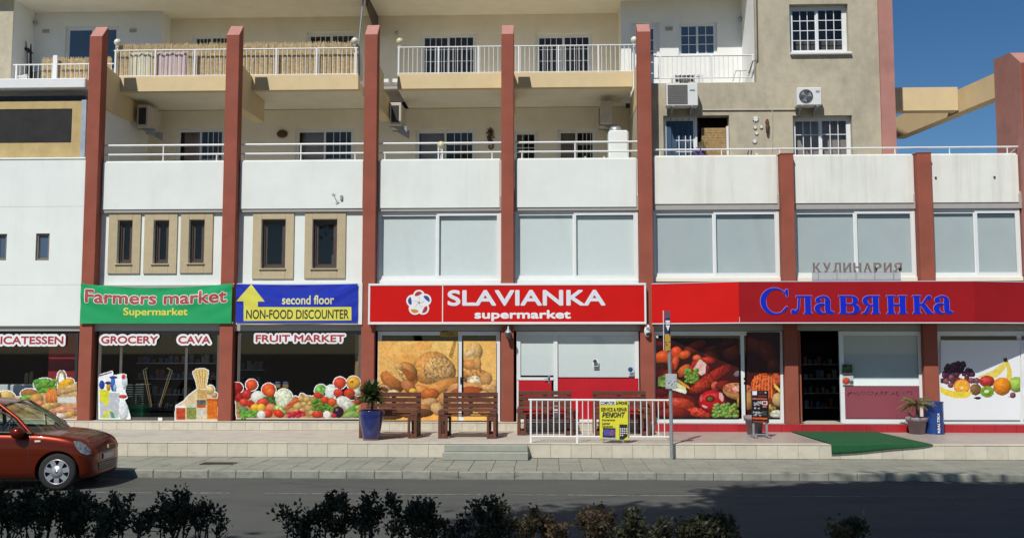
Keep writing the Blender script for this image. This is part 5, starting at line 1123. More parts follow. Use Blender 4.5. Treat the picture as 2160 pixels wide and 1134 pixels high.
# vents and spot lamps
def vent(px, py, Y, lab, w_=.19, h_=.10):
    x, z = wp(px, py, Y); t = thing('wall_vent', (x, Y, z - h_ / 2), lab, 'vent', 'vents in the balcony walls')
    MB().cbox(x - w_ / 2, x + w_ / 2, Y - .012, Y - .001, z - h_ / 2, z + h_ / 2, .004).build('plate', stone, t)
    for k in range(3): MB().box(x - w_ * .4, x + w_ * .4, Y - .016, Y - .0125, z - h_ * .3 + k * h_ * .26, z - h_ * .3 + k * h_ * .26 + .01).build('slat', gmetal, t)
vent(97, 66, YPL, 'wall vent left of the blue window on the far left balcony'); vent(281, 65, YPL, 'wall vent right of the blue window on the far left balcony'); vent(1411, 61, YAL, 'wall vent between the door and the window of the alcove')
def spot(px, py, Y, lab):
    x, z = wp(px, py, Y); t = thing('spot_lamp', (x, Y, z - .06), lab, 'lamp', 'small dark lamps on the balcony walls'); MB().sphere((x, Y - .08, z), .055, 12).build('lamp_head', gmetal, t); MB().tube([(x, Y, z), (x, Y - .06, z)], .02, 8).build('arm', gmetal, t)
spot(78, 50, YPL, 'small dark wall lamp in the corner of the far left balcony'); spot(1560, 42, YAL, 'small dark wall lamp in the corner of the alcove'); spot(838, 72, YW, 'small dark wall lamp above the cream globe lamp')
# partition between the two balconies, its frame pole
T = thing('partition', (-4.6, 24.4, ZF3), 'dark slanting partition between the two top balconies', 'partition')
MB().prism([(23.7, 10.95 - .12), (YW, 10.5), (YW, ZR - .01), (23.7, ZR - .01)], 0, -4.55, -4.50).build('panel', mat('brown_panel', (.10, .075, .06), .8), T)
MB().tube([P3(767, -14, 23.6), P3(757, 88, 23.55), P3(758, 155, 23.5)], .022, 8).build('pole', galv, T)
MB().add([P3(758, 105, 23.6), P3(765, 118, 23.7), P3(765, 166, 23.7), P3(759, 168, 23.6)], [(0, 1, 2, 3)]).build('fabric', mat('torn_white_fabric', (.7, .7, .7), .9), T)
# white chimney block and clutter on the terrace
q = op(1284, 275, 1325, 345, 22.9)
t = thing('chimney_block', ((q[0] + q[2]) / 2, 22.9, ZF2), 'white rendered block standing on the terrace beside the fifth column', 'chimney')
MB().cbox(q[0], q[2], 22.85, 23.3, ZF2, q[3], .03).build('shaft', white, t); MB().lathe([(.15, 0), (.15, .08), (.11, .12), (0, .12)], (q[0] + .18, 23.1, q[3] + .001), 16).build('cowl', galv, t)
def chair(px, py, Y, lab, col, rot=.3):
    t = thing('terrace_chair', (0, 0, 0), lab, 'chair'); ORG[t.name] = Vector((0, 0, 0))
    for k in range(5): MB().box(-.26, .26, .2, .215, .42 + k * .07, .46 + k * .07).build('back_slat', col, t)
    MB().cbox(-.27, .27, -.25, .2, .38, .41, .008).build('seat', col, t)
    for a in (-.25, .25):
        for b in (-.23, .2): MB().box(a - .015, a + .015, b - .015, b + .015, 0, .79 if b > 0 else .379).build('leg', col, t)
    x, z = wp(px, py, Y); t.location = (x, Y, ZF2); t.rotation_euler = (0, 0, rot); t.scale = (.9, 1, 1.12)
chair(1255, 330, 22.85, 'white slatted chair behind the parapet left of the chimney block', wmetal, 0.0); 
t = thing('drying_rack', (wx(50, 24.0, 150), 24.0, 8.671), 'white folding rack on the far left balcony', 'rack')
m = MB()
for k in range(5): m.tube([P3(36, 150 + k * 2, 23.7 + k * .05), P3(58, 146 + k * 2, 23.7 + k * .05)], .013, 6)
m.tube([P3(36, 152, 23.7), P3(33, 172, 23.7)], .012, 6).tube([P3(57, 147, 23.7), P3(68, 162, 23.9)], .012, 6); m.build('rail', wmetal, t)
t = thing('folded_parasol', (wx(64, 24.2), 24.2, 8.671), 'dark folded parasol and poles leaning in the far left balcony corner', 'parasol')
m = MB().tube([P3(66, 170, 24.2), P3(65, 100, 24.2), P3(66, 80, 24.2)], [.03, .03, .012], 8); m.build('pole', dmetal, t); MB().tube([P3(50, 90, 24.2), P3(58, 92, 24.2), P3(64, 97, 24.2), P3(69, 101, 24.2)], [.04, .05, .05, .02], 8).build('cover', dmetal, t); MB().tube([P3(58, 168, 24.25), P3(58, 96, 24.25), P3(55, 74, 24.2)], .012, 6).build('pole', dmetal, t)
MB().cbox(wx(40, 24.3), wx(82, 24.3), 24.2, 24.5, 8.671, wz(142, 24.3), .03).build('storage_box', dmetal, None, label='dark storage box behind the white rack on the far left balcony', cat='box')
# clutter on the alcove balcony
t = thing('folding_chair', (wx(1558, 23.4), 23.4, 8.492), 'grey folding frame leaning in the alcove corner', 'chair')
m = MB().tube([P3(1546, 175, 23.4), P3(1552, 154, 23.5), P3(1582, 153, 23.5)], .014, 6).tube([P3(1560, 176, 23.4), P3(1562, 155, 23.5)], .014, 6).tube([P3(1574, 176, 23.4), P3(1580, 152, 23.5)], .014, 6); m.build('frame', galv, t)
# potted flowers behind the parapet
def tuft(name, px, py, Y, lab, m, n, r, h, z0):
    t = thing(name, (wx(px, Y), Y, z0), lab, 'plant'); rn = random.Random(int(px)); mb = MB(); x0 = wx(px, Y)
    for i in range(n):
        a = rn.uniform(0, 6.28); rr_ = r * rn.random(); hh = z0 + h * rn.uniform(.6, 1); x = x0 + rr_ * math.cos(a); y = Y + rr_ * math.sin(a)
        mb.add([(x0 + rr_ * .3 * math.cos(a), Y + rr_ * .3 * math.sin(a), z0 + .1), (x + .012, y, hh), (x - .012, y + .01, hh - .03)], [(0, 1, 2)]); s = .018; mb.add([(x - s, y, hh), (x, y - s, hh - s), (x + s, y, hh), (x, y + s, hh + s)], [(0, 1, 2, 3)])
    mb.build('foliage', m, t); MB().lathe([(0, 0), (.09, 0), (.12, .16), (.11, .17), (0, .15)], (x0, Y, z0), 14).build('pot', terrac, t)
tuft('flower_pot', 1480, 325, 22.53, 'purple flowers behind the right parapet beside the blue door', purplep, 90, .14, wz(313, 22.53) - ZF2, ZF2)
tuft('flower_pot', 1490, 300, 22.56, 'thin green plant in front of the ochre blind', palml, 40, .10, wz(297, 22.56) - ZF2, ZF2)
MB().tube([P3(1577, 330, 22.5), P3(1580, 318, 22.5), P3(1586, 316, 22.5), P3(1584, 332, 22.5)], .012, 6).build('hose_hook', dmetal, None, label='dark bent hook showing above the right parapet', cat='hook')
# broken bracket on the second parapet
t = thing('sign_bracket', (wx(710, 22.3), 22.3, wz(424, 22.3)), 'rusty broken sign bracket on the second white parapet', 'bracket')
MB().tube([P3(703, 407, 22.30), P3(711, 423, 22.30)], .010, 6).tube([P3(699, 406, 22.3), P3(706, 405, 22.3)], .008, 6).tube([P3(707, 425, 22.3), P3(715, 421, 22.3)], .008, 6).build('arm', gmetal, t); MB().cbox(*[wx(713, 22.3), wx(718, 22.3), 22.29, 22.329, wz(419, 22.3), wz(409, 22.3)], .004).build('plate', gmetal, t)
for px, py, lab in ((1974, 374, 'small dark fixing near the seventh column'), (2098, 373, 'small dark fixing high on the last parapet')):
    x, z = wp(px, py, 22.31); MB().cbox(x - .02, x + .02, 22.30, 22.329, z - .02, z + .015, .004).build('wall_fixing', dmetal, None, label=lab, cat='fixing')
# lantern on the fourth column, siren on the fifth
def PL(px, py): return wx(px, 22.0, 700), wz(py, 22.0)
x, z = PL(1072, 706)
t = thing('wall_lantern', (x, 22.05, z - .1), 'grey carriage lantern on the red column between the two shop windows', 'lantern')
MB().lathe([(.0, .20), (.015, .19), (.02, .14), (.05, .10), (.075, .07), (.08, .05)], (x, 22.0, z), 12).build('lamp_cap', gmetal, t)
MB().lathe([(.068, .05), (.045, -.08), (0, -.10)], (x, 22.0, z), 6).build('lamp_glass', mat('smoky_glass', (.12, .12, .11), .2), t)
MB().tube([(x, 22.0, z + .15), (x, 22.06, z + .22), (x, 22.14, z + .12)], .014, 8).cbox(x - .03, x + .03, 22.125, 22.148, z + .02, z + .2, .005).build('bracket', gmetal, t)
x, z = wx(1366, 22.05, 700), wz(697, 22.05)
t = thing('alarm_siren', (x, 22.1, z - .15), 'white oval alarm siren with a dark lens on the column between the two red signs', 'alarm')
MB().sphere((x, 22.09, z), .145, 18, (.52, .42, 1)).build('casing', sirenw, t); MB().sphere((x + .01, 22.045, z - .075), .05, 14, (1, .5, .85)).build('lens', blackp, t); MB().box(x - .03, x + .05, 22.022, 22.032, z + .02, z + .08).build('badge', gmetal, t)

# ================================================================ SHOP INTERIORS
def shelf_unit(px0, px1, levels, Y, lab):
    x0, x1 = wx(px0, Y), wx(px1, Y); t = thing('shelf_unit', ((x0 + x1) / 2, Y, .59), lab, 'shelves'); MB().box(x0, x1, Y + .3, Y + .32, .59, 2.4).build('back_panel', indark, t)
    rn = random.Random(int(px0)); pr = [MB(), MB(), MB()]; cm = [mat(n_, c_, .5) if n_ not in MATS else MATS[n_] for n_, c_ in (('packet_blue', (.08, .11, .22)), ('packet_pale', (.22, .22, .20)), ('packet_red', (.2, .06, .04)))]
    for z in levels:
        MB().box(x0, x1, Y - .05, Y + .3, z, z + .02).build('shelf', gmetal, t); x = x0 + .03
        while x < x1 - .1:
            w_ = rn.uniform(.05, .11); h_ = rn.uniform(.08, .22); pr[rn.randrange(3)].box(x, x + w_, Y, Y + .1, z + .021, z + .021 + h_); x += w_ + rn.uniform(.005, .1)
    for p_, c_ in zip(pr, cm): p_.build('product', c_, t)['kind'] = 'stuff'
shelf_unit(290, 470, [.75, 1.12, 1.5, 1.88], 23.6, 'dim grey shelves of packets behind the glass doors')
shelf_unit(508, 560, [.9, 1.3, 1.7], 24.4, 'dim shelves at the left of the fruit market window')
shelf_unit(1692, 1765, [.8, 1.15, 1.5, 1.85], 24.2, 'dim shelves seen through the open doorway')
x0, x1 = wx(278, 22.9), wx(312, 22.9)
bsk = thing('shopping_basket', ((x0 + x1) / 2, 22.95, .59), 'bright green shopping basket at the foot of the basket stack', 'basket', 'stacked shopping baskets')
zt_ = wz(853, 22.9); w_ = (x1 - x0) / 2; cx_ = (x0 + x1) / 2
def tub(m, cx, cy, z0, z1, a, b, s, t_=.01):
    for (sx_, sy_) in ((1, 0), (-1, 0), (0, 1), (0, -1)):
        if sx_: m.add([(cx + sx_ * a * s, cy - b * s, z0), (cx + sx_ * a * s, cy + b * s, z0), (cx + sx_ * a, cy + b, z1), (cx + sx_ * a, cy - b, z1)], [(0, 1, 2, 3)])
        else: m.add([(cx - a * s, cy + sy_ * b * s, z0), (cx + a * s, cy + sy_ * b * s, z0), (cx + a, cy + sy_ * b, z1), (cx - a, cy + sy_ * b, z1)], [(0, 1, 2, 3)])
    m.box(cx - a * s, cx + a * s, cy - b * s, cy + b * s, z0, z0 + .008); return m
tub(MB(), cx_, 22.95, .595, zt_, w_, .25, .86).build('basket_body', greenc, bsk); MB().box(cx_ - w_ - .01, cx_ + w_ + .01, 22.69, 22.70, zt_ - .02, zt_).build('rim', greenc, bsk)
dz = (wz(812, 22.9) - zt_) / 1.0; n_ = 9; zz = zt_ + .03; step = (wz(811, 22.9) - zz) / (n_ - 1)
for i in range(n_):
    z = zz + step * i; b_ = thing('shopping_basket', (cx_, 22.95, z - .03), ('dark shopping basket nested %s above the green one' % ['first', 'second', 'third', 'fourth', 'fifth', 'sixth', 'seventh', 'eighth'][i]) if i < n_ - 1 else 'dark shopping basket at the very top of the basket stack', 'basket', 'stacked shopping baskets')
    MB().box(cx_ - w_ - .015, cx_ + w_ + .015, 22.685, 22.70, z - .012, z + .004).build('rim', mat('basket_rim', (.14, .19, .18), .4) if 'basket_rim' not in MATS else MATS['basket_rim'], b_); tub(MB(), cx_, 22.95, z - .02, z, w_, .25, .95).build('basket_body', basketd, b_)
bxp_ = MB(); bxp_.cbox(wx(750, 22.75), wx(762, 22.75), 22.7, 22.74, zi, wz(700, 22.75), .004); bxp_.build('chipboard_panel', inwood, None, label='strip of chipboard at the right edge of the fruit market window', cat='board')
MB().box(wx(105, 22.75), wx(162, 22.75), 22.72, 22.76, zi, ZT).build('red_screen', inred, None, label='deep red panel behind the right part of the delicatessen window', cat='panel')
t = thing('counter', (wx(40, 23.2), 23.2, zi), 'white counter with bread behind the delicatessen window', 'counter'); MB().cbox(wx(-60, 23.2), wx(76, 23.2), 23.2, 23.9, zi, wz(812, 23.2), .01).build('body', mat('counter_white', (.72, .76, .76), .6), t)
for px, lab, hh in ((57, 'left brown paper bag standing on the delicatessen counter', .27), (67, 'right brown paper bag standing on the delicatessen counter', .3)):
    z0 = wz(812, 23.2); x = wx(px, 23.4); MB().add([(x - .05, 23.4, z0), (x + .05, 23.4, z0), (x + .05, 23.5, z0), (x - .05, 23.5, z0), (x - .04, 23.43, z0 + hh), (x + .04, 23.43, z0 + hh), (x + .04, 23.46, z0 + hh), (x - .04, 23.46, z0 + hh)], [(0, 1, 5, 4), (1, 2, 6, 5), (2, 3, 7, 6), (3, 0, 4, 7), (4, 5, 6, 7)]).build('paper_bag', mat('kraft_paper', (.30, .22, .13), .9) if 'kraft_paper' not in MATS else MATS['kraft_paper'], None, label=lab, cat='bag')
for k, (px, lab) in enumerate(((585, 'left blue and white packet above the cauliflower'), (602, 'right blue and white packet above the cauliflower'))):
    t = thing('packet', (wx(px, 22.9), 22.9, wz(818, 22.9)), lab, 'packet'); x, z = wp(px, 818, 22.9); MB().cbox(x - .07, x + .07, 22.9, 23.0, z, z + .09, .01).build('packet_body', inwood, t); MB().cbox(x - .07, x + .06, 22.905, 22.99, z + .091, z + .15, .02).build('packet_lid', mat('packet_lid_blue', (.07, .12, .3), .4) if k == 0 else MATS['packet_lid_blue'], t)
x, z = wp(338, 884, 22.25); MB().cbox(x - .05, x + .05, 22.24, 22.26, .603, .67, .003).build('price_card', whiteL, None, label='tiny white card on the sill below the V handles', cat='card')

# ================================================================ PLATFORM FURNITURE
# pallet bench, local: x along, y depth (front = 0), z up
def pallet_bench(label, scale=1.0):
    t = thing('pallet_bench', (0, 0, 0), label, 'bench', 'pallet benches in front of the shop'); ORG[t.name] = Vector((0, 0, 0)); rn = random.Random(1)
    W = .60
    for k in range(5): y = .03 + k * .15; MB().cbox(-W, W, y, y + .125, .555, .577, .004).build('seat_board', woodm, t)
    for k in range(3): a = -W + .06 + k * (2 * W - .12) / 2; MB().cbox(a - .07, a + .07, .03, .16, .475, .553, .006).build('block', woodm, t)
    for y in (.035, .66): MB().cbox(-W + .001, W - .001, y, y + .09, .452, .474, .004).build('under_board', woodm, t)
    MB().cbox(-W + .002, W - .002, .005, .029, .455, .574, .004).build('front_board', woodm, t) if False else None
    for s_ in (-1, 1):                                         # the two standing side pallets
        xo, xi = s_ * .60, s_ * .41
        for (y0, y1) in ((.0, .13), (.33, .46), (.66, .79)): MB().cbox(min(xo, xo - s_ * .06), max(xo, xo - s_ * .06), y0, y1, .0, .45, .004).build('side_board', woodm, t)
        for (y0, y1) in ((.0, .10), (.68, .79)): MB().cbox(min(xi, xi + s_ * .045), max(xi, xi + s_ * .045), y0, y1, .0, .45, .004).build('side_board', woodm, t)
        for z in (.0, .36):
            for y in (.005, .68): MB().cbox(min(xi + s_ * .046, xo - s_ * .061), max(xi + s_ * .046, xo - s_ * .061), y, y + .10, z + .001, z + .088, .005).build('leg_block', woodm, t)
        MB().cbox(min(xi + s_ * .047, xo - s_ * .062), max(xi + s_ * .047, xo - s_ * .062), .12, .66, .02, .04, .004).build('foot_board', woodm, t)
    for k, z in enumerate((.585, .70, .815)): MB().cbox(-W + .01, W - .01, .80 + k * .012, .82 + k * .012, z, z + .095, .004).build('back_board', woodm, t)
    for a in (-.54, 0, .54): MB().cbox(a - .045, a + .045, .822 + .02, .90, .45, .89, .006).build('back_post', woodm, t)
    MB().cbox(-W + .02, W - .02, .60, .69, .30, .32, .004).build('brace_board', woodm, t)
    return t
b0 = pallet_bench('pallet bench partly hidden behind the blue plant pot')
def bench_at(t, pxc, Y, rot=0): t.location = (wx(pxc, Y, 900), Y, .402); t.rotation_euler = (0, 0, rot)
bench_at(b0, 818, 20.25, R(1.0))
for pxc, Y, rot, lab in ((985, 20.25, R(-.5), 'pallet bench in the open between the grey step and the bread print'), (1150, 21.05, R(.5), 'left one of the two pallet benches behind the white railing'), (1312, 21.05, R(-.5), 'pallet bench behind the yellow repair sign')):
    c = copy_tree(b0); c['label'] = lab; bench_at(c, pxc, Y, rot)
# blue pot with yucca
X, Y = wx(783, 19.9, 900), 19.9
t = thing('potted_plant', (X, Y, .402), 'dark blue glazed pot with a spiky green yucca at the left bench', 'potted plant')
MB().lathe([(0, .0), (.15, 0), (.165, .02), (.185, .15), (.235, .40), (.245, .50), (.235, .56), (.255, .585), (.25, .60), (.225, .59), (.22, .54), (0, .53)], (X, Y, .405), 32).build('pot', blueglaze, t)
MB().lathe([(0, 0), (.165, 0), (.17, .02), (.155, .03)], (X, Y, .4005), 24).build('saucer', terrac, t)
MB().tube([(X + .01, Y, .9), (X + .02, Y, 1.12), (X - .01, Y, 1.3)], [.03, .028, .025], 8).build('trunk', bark, t)
def blades(mb, c, n, L, wid, rn, up=(-.5, 1.3), droop=.3):
    for i in range(n):
        az = rn.uniform(0, 6.283); el = rn.uniform(*up); d = Vector((math.cos(az) * math.cos(el), math.sin(az) * math.cos(el), math.sin(el))); side = d.cross(Vector((0, 0, 1))).normalized() if abs(d.z) < .98 else Vector((1, 0, 0)); l = L * rn.uniform(.7, 1.05)
        pts = [Vector(c) + d * l * s + Vector((0, 0, -droop * l * s * s)) for s in (.05, .4, .75, 1)]; ws = [wid * .6, wid, wid * .85, wid * .15]; o = []
        for p, w1 in zip(pts, ws): o += [p - side * w1, p + side * w1]
        mb.add(o, [(0, 1, 3, 2), (2, 3, 5, 4), (4, 5, 7, 6)])
rn = random.Random(12); mb = MB()
for c, n, e0 in (((X + .0, Y, 1.33), 230, -.5), ((X - .04, Y, 1.27), 150, -.25), ((X + .04, Y, 1.21), 90, -.05)): blades(mb, c, n, .42, .020, rn, (e0, 1.3), .18)
lf = mb.build('leaf', leafy, t); lf['kind'] = 'stuff'
# white barrier railing
YQ = 19.42
t = thing('safety_railing', (wx(1267, YQ), YQ, .402), 'white steel safety railing at the platform edge beside the bus stop pole', 'railing')
xa, xb = wx(1120, YQ, 880), wx(1411, YQ, 880); zt_, zl_ = wz(842.5, YQ), wz(920, YQ)
MB().tube([(xa - .05, YQ, zt_), (xb + .03, YQ, zt_ - .005)], .020, 10).build('top_rail', wmetal, t); MB().tube([(xa, YQ, zl_), (xb, YQ, zl_)], .016, 8).build('bottom_rail', wmetal, t)
bm2 = MB().tube([(0, 0, 0), (0, 0, zt_ - zl_)], .0105, 6).mesh('bar'); bm2.materials.append(wmetal)
for p in (1119.5, 1217, 1314): x = wx(p, YQ, 890); MB().box(x - .018, x + .018, YQ - .018, YQ + .018, .402, zt_).build('post', wmetal, t)
for p in (1132.5, 1144, 1156, 1168, 1180, 1192, 1204, 1229, 1241, 1253.5, 1266, 1278, 1290, 1302, 1327, 1339, 1352, 1364.5, 1377, 1389, 1401.5):
    link('bar', bm2, (wx(p, YQ, 880), YQ, zl_), t)
# yellow repair sign
YE = 19.345
t = thing('pavement_sign', (wx(1296, YE), YE, .402), 'bright yellow service and repair board with a laptop picture leaning on the white railing', 'sign')
ORG[t.name] = Vector((wx(1296, YE), YE, .402))
q = op(1265.5, 845, 1324.5, 927, YE); MB().cbox(q[0], q[2], YE, YE + .02, max(q[1], .42), q[3], .003).build('board', yelS, t)
YE2 = YE - .001
q2 = op(1265, 843, 1298.5, 853, YE2); MB().box(q2[0], q2[2], YE2 - .004, YE2, q2[1], q2[3]).build('white_strip', whiteL, t)
for (s, a, b, c, d, off, sh, m) in (('COMPUTER', 1266.5, 1297, 846, 852.5, .03, 0, blackL), ('& PHONE', 1299.5, 1322.5, 846, 852.5, .03, 0, blackL), ('SERVICE & REPAIR', 1267.5, 1322.5, 859, 866.5, .02, 0, blackL), ('РЕМОНТ', 1270, 1318.5, 868.5, 879.5, .035, .25, blackL), ('Smartphones', 1270, 1297, 882.5, 888, .012, 0, blackL), ('Laptops', 1270, 1286, 889.5, 895.5, .012, 0, blackL), ('Computers', 1270, 1292.5, 896, 902, .012, 0, blackL)):
    textp(s, a, b, c, d, YE2 - .0045, .002, offset=off, shear=sh).build('lettering', m, t)
P = Print(1269, 901.5, 1302, 925, .55, 8.72, 1250, 830)
P.poly([(190, 625), (420, 630), (420, 800), (185, 795)], (35, 38, 50)); P.poly([(205, 650), (410, 655), (408, 770), (203, 765)], (60, 80, 160), (110, 90, 170), cell=3); P.poly([(330, 665), (365, 668), (365, 755), (330, 752)], (190, 70, 90)); P.poly([(180, 800), (430, 805), (435, 845), (165, 840)], (215, 215, 205), (170, 170, 165)); P.go(); P.build('laptop_picture', YE2 - .005, t, m=prmM)
P = Print(1306, 893.5, 1323.5, 927, .55, 8.72, 1250, 830)
P.poly([(495, 560), (640, 562), (640, 780), (560, 840), (492, 835)], (48, 48, 50)); P.go()
for j in range(4):
    for i in range(4):
        if j == 3 and i > 1: continue
        P.ell(515 + i * 36, 640 + j * 40, 14, 12, (232, 232, 230), sh=0)
P.go(); P.build('phone_picture', YE2 - .005, t, m=prmM)
m = MB()
for p in (1272, 1318): m.tube([P3(p, 900, YE + .03), (wx(p, YE), YE + .05, .402)], .008, 6)
m.tube([P3(1266, 924, YE), P3(1316, 927, YE - .02)], .008, 6); m.build('stand', galv, t)
# bus stop pole
YO = 19.12
xP = wx(1412.5, YO, 850)
t = thing('bus_stop_pole', (xP, YO, .122), 'grey bus stop pole with a narrow flag sign and small box', 'bus stop')
MB().tube([(xP + .03, YO, .122), (xP + .02, YO, 1.5), (xP - .01, YO, wz(662, YO))], .035, 12).build('post', galv, t)
MB().cbox(wx(1399, YO), wx(1400.5, YO), YO - .03, YO - .02, wz(738, YO), wz(655, YO), .002).build('flag_edge', wmetal, t)
def flag(p0, p1, a, b, m, nm): 
    x0, x1 = wx(p0, YO, 700), wx(p1, YO, 700); MB().add([(x0, YO - .10, wz(a + 1.5, YO)), (x1, YO - .036, wz(a, YO)), (x1, YO - .036, wz(b, YO)), (x0, YO - .10, wz(b + 1.5, YO)), (x0, YO - .088, wz(a + 1.5, YO)), (x1, YO - .024, wz(a, YO)), (x1, YO - .024, wz(b, YO)), (x0, YO - .088, wz(b + 1.5, YO))], [(3, 2, 1, 0), (4, 5, 6, 7), (0, 1, 5, 4), (1, 2, 6, 5), (2, 3, 7, 6), (3, 0, 4, 7)]).build(nm, m, t)
flag(1401, 1413.5, 655.5, 670, mat('purple_grey_panel', (.20, .12, .19), .5), 'flag_panel'); flag(1401, 1413.5, 670.2, 703, navyp, 'flag_panel'); flag(1401, 1413.5, 703.2, 738, mat('amber_panel', (.72, .40, .06), .5), 'flag_panel')
MB().box(wx(1403, YO), wx(1412, YO), YO - .125, YO - .112, wz(680, YO), wz(676, YO)).box(wx(1403, YO), wx(1412, YO), YO - .125, YO - .112, wz(684, YO), wz(681, YO)).build('bus_symbol', whiteL, t); MB().prism([(wx(1403, YO), wz(686, YO)), (wx(1412, YO), wz(686, YO)), (wx(1408, YO), wz(698, YO))], 1, YO - .125, YO - .112).build('arrow_symbol', whiteL, t)
MB().box(wx(1402, YO), wx(1405, YO), YO - .125, YO - .112, wz(722, YO), wz(720, YO)).box(wx(1409, YO), wx(1412, YO), YO - .125, YO - .112, wz(722, YO), wz(720, YO)).build('route_mark', blackL, t)
q = op(1404, 788, 1427.5, 819.5, YO - .05); bx_ = MB().cbox(q[0], q[2], YO - .07, YO - .036, q[1], q[3], .005); bx_.build('timetable_box', mat('box_grey', (.42, .44, .45), .5), t)
P = Print(1407, 800, 1426, 813, .6, 1, 0, 0); P.bg((200, 206, 210), (170, 180, 190), 4)
for k in range(12): P.ell(1408 + (k * 5.3) % 17, 802 + (k * 3.7) % 10, 1.3, .8, (60, 75, 95))
P.go(); P.build('timetable', YO - .0715, t, m=prmM)
# menu stand and empty pot behind it
YM = 20.75
t = thing('menu_stand', (wx(1604, YM), YM, .402), 'dark menu board with orange bands on a grey stand beside the sausage print', 'menu board')
q = op(1586, 823, 1621, 891, YM); fm_ = MB().cbox(q[0], q[2], YM, YM + .02, q[1], q[3], .004); fm_.build('board', mat('menu_dark', (.022, .02, .024), .35), t)
P = Print(1587, 824, 1620, 890, .6, 8.72, 1560, 800); P.bg((34, 30, 36), (20, 20, 24), 6)
for a in (((230, 200), (318, 200), (318, 280), (230, 280), (238, 238, 235)), ((232, 288), (330, 288), (330, 312), (232, 312), (40, 50, 110)), ((345, 280), (495, 285), (495, 320), (345, 318), (120, 50, 35)), ((350, 215), (440, 215), (440, 262), (350, 262), (96, 44, 36)), ((236, 335), (508, 345), (508, 370), (236, 366), (190, 95, 65)), ((408, 390), (512, 395), (512, 465), (408, 462), (222, 205, 200)), ((430, 405), (490, 408), (490, 450), (430, 448), (150, 40, 45)), ((425, 475), (498, 478), (498, 515), (425, 512), (190, 110, 90)), ((240, 692), (512, 702), (512, 735), (240, 722), (218, 90, 40)), ((250, 755), (512, 770), (500, 790), (250, 778), (150, 75, 40))): P.poly(list(a[:4]), a[4])
rr = random.Random(3); P.go()
for k in range(16): P.ell(rr.uniform(250, 400), rr.uniform(400, 470), 22, 12, (150 + rr.randint(0, 70),) * 3, rr.uniform(-30, 30))
for k in range(14): P.ell(rr.uniform(260, 400), rr.uniform(590, 660), 24, 12, (140 + rr.randint(0, 60),) * 3, rr.uniform(-30, 30))
P.ell(288, 525, 22, 20, (200, 200, 205)); P.ell(355, 530, 22, 16, (200, 170, 165)); P.ell(480, 240, 18, 18, (190, 195, 195)); P.poly([(420, 570), (500, 580), (498, 660), (420, 655)], (58, 56, 58), (80, 76, 76)); P.go(); P.build('menu_print', YM - .002, t)
for p in (1590, 1618): x = wx(p, YM, 900); MB().cbox(x - .022, x + .022, YM + .022, YM + .045, .43, wz(880, YM), .004).build('upright', galv, t); MB().cbox(x - .03, x + .03, YM - .22, YM + .28, .403, .44, .008).build('foot', galv, t); MB().tube([(x - .035, YM - .2, .42), (x + .035, YM - .2, .42)], .016, 8).build('wheel', blackp, t)
MB().cbox(wx(1590, YM), wx(1618, YM), YM + .02, YM + .05, .445, .47, .005).build('crossbar', galv, t)
def rimpot(px, Y, r, h, lab, cat, m, name='flower_pot'):
    X = wx(px, Y, 890); t = thing(name, (X, Y, .402), lab, cat)
    MB().lathe([(0, 0), (r * .70, 0), (r * .88, h * .76), (r * .89, h * .76)], (X, Y, .402), 28).build('pot', m, t); MB().lathe([(r * .86, h * .74), (r * 1.0, h * .75), (r * 1.06, h), (r * .98, h), (r * .9, h * .8)], (X, Y, .402), 28).build('rim', m, t)
    MB().lathe([(0, h * .9), (r * .93, h * .9)], (X, Y, .402), 20).build('soil', soil, t); return t, X
rimpot(1591, 21.5, .22, .40, 'empty mauve plastic pot behind the menu board', 'flower pot', potm)
t, X = rimpot(1934, 21.75, .225, .36, 'mauve pot with a thin drying palm beside the blue barrel', 'potted plant', potm, 'potted_palm')
Y = 21.75; MB().tube([(X, Y, .72), (X + .01, Y, .95), (X, Y, 1.02)], [.03, .025, .02], 8).tube([(X + .03, Y, .72), (X + .05, Y, .92)], [.02, .012], 6).build('trunk', bark, t)
rn = random.Random(21)
for i in range(24):
    az = i * 2.4 + rn.uniform(-.3, .3); el = rn.uniform(.3, 1.35); L = rn.uniform(.34, .48); base = Vector((X, Y, 1.0)); d = Vector((math.cos(az), math.sin(az), 0)); mb = MB(); pts = []
    for k in range(9): s = k / 8; pts.append(base + d * (L * s * math.cos(el * (1 - .3 * s))) + Vector((0, 0, L * (s * math.sin(el) - .72 * s * s * (1.1 - .4 * math.sin(el))))))
    mb.tube(pts, [.005 - .0004 * k for k in range(9)], 4, False); side = d.cross(Vector((0, 0, 1)))
    for k in range(2, 9):
        for q_ in range(4):
            p = pts[k - 1].lerp(pts[k], q_ / 4); 
            for sg in (-1, 1): e_ = p + side * sg * .10 * (1 - k / 14) + d * .05 + Vector((0, 0, -.05 + rn.uniform(-.02, .02))); mb.add([p, p + d * .013, e_], [(0, 1, 2)])
    mb.build('frond', palml, t)
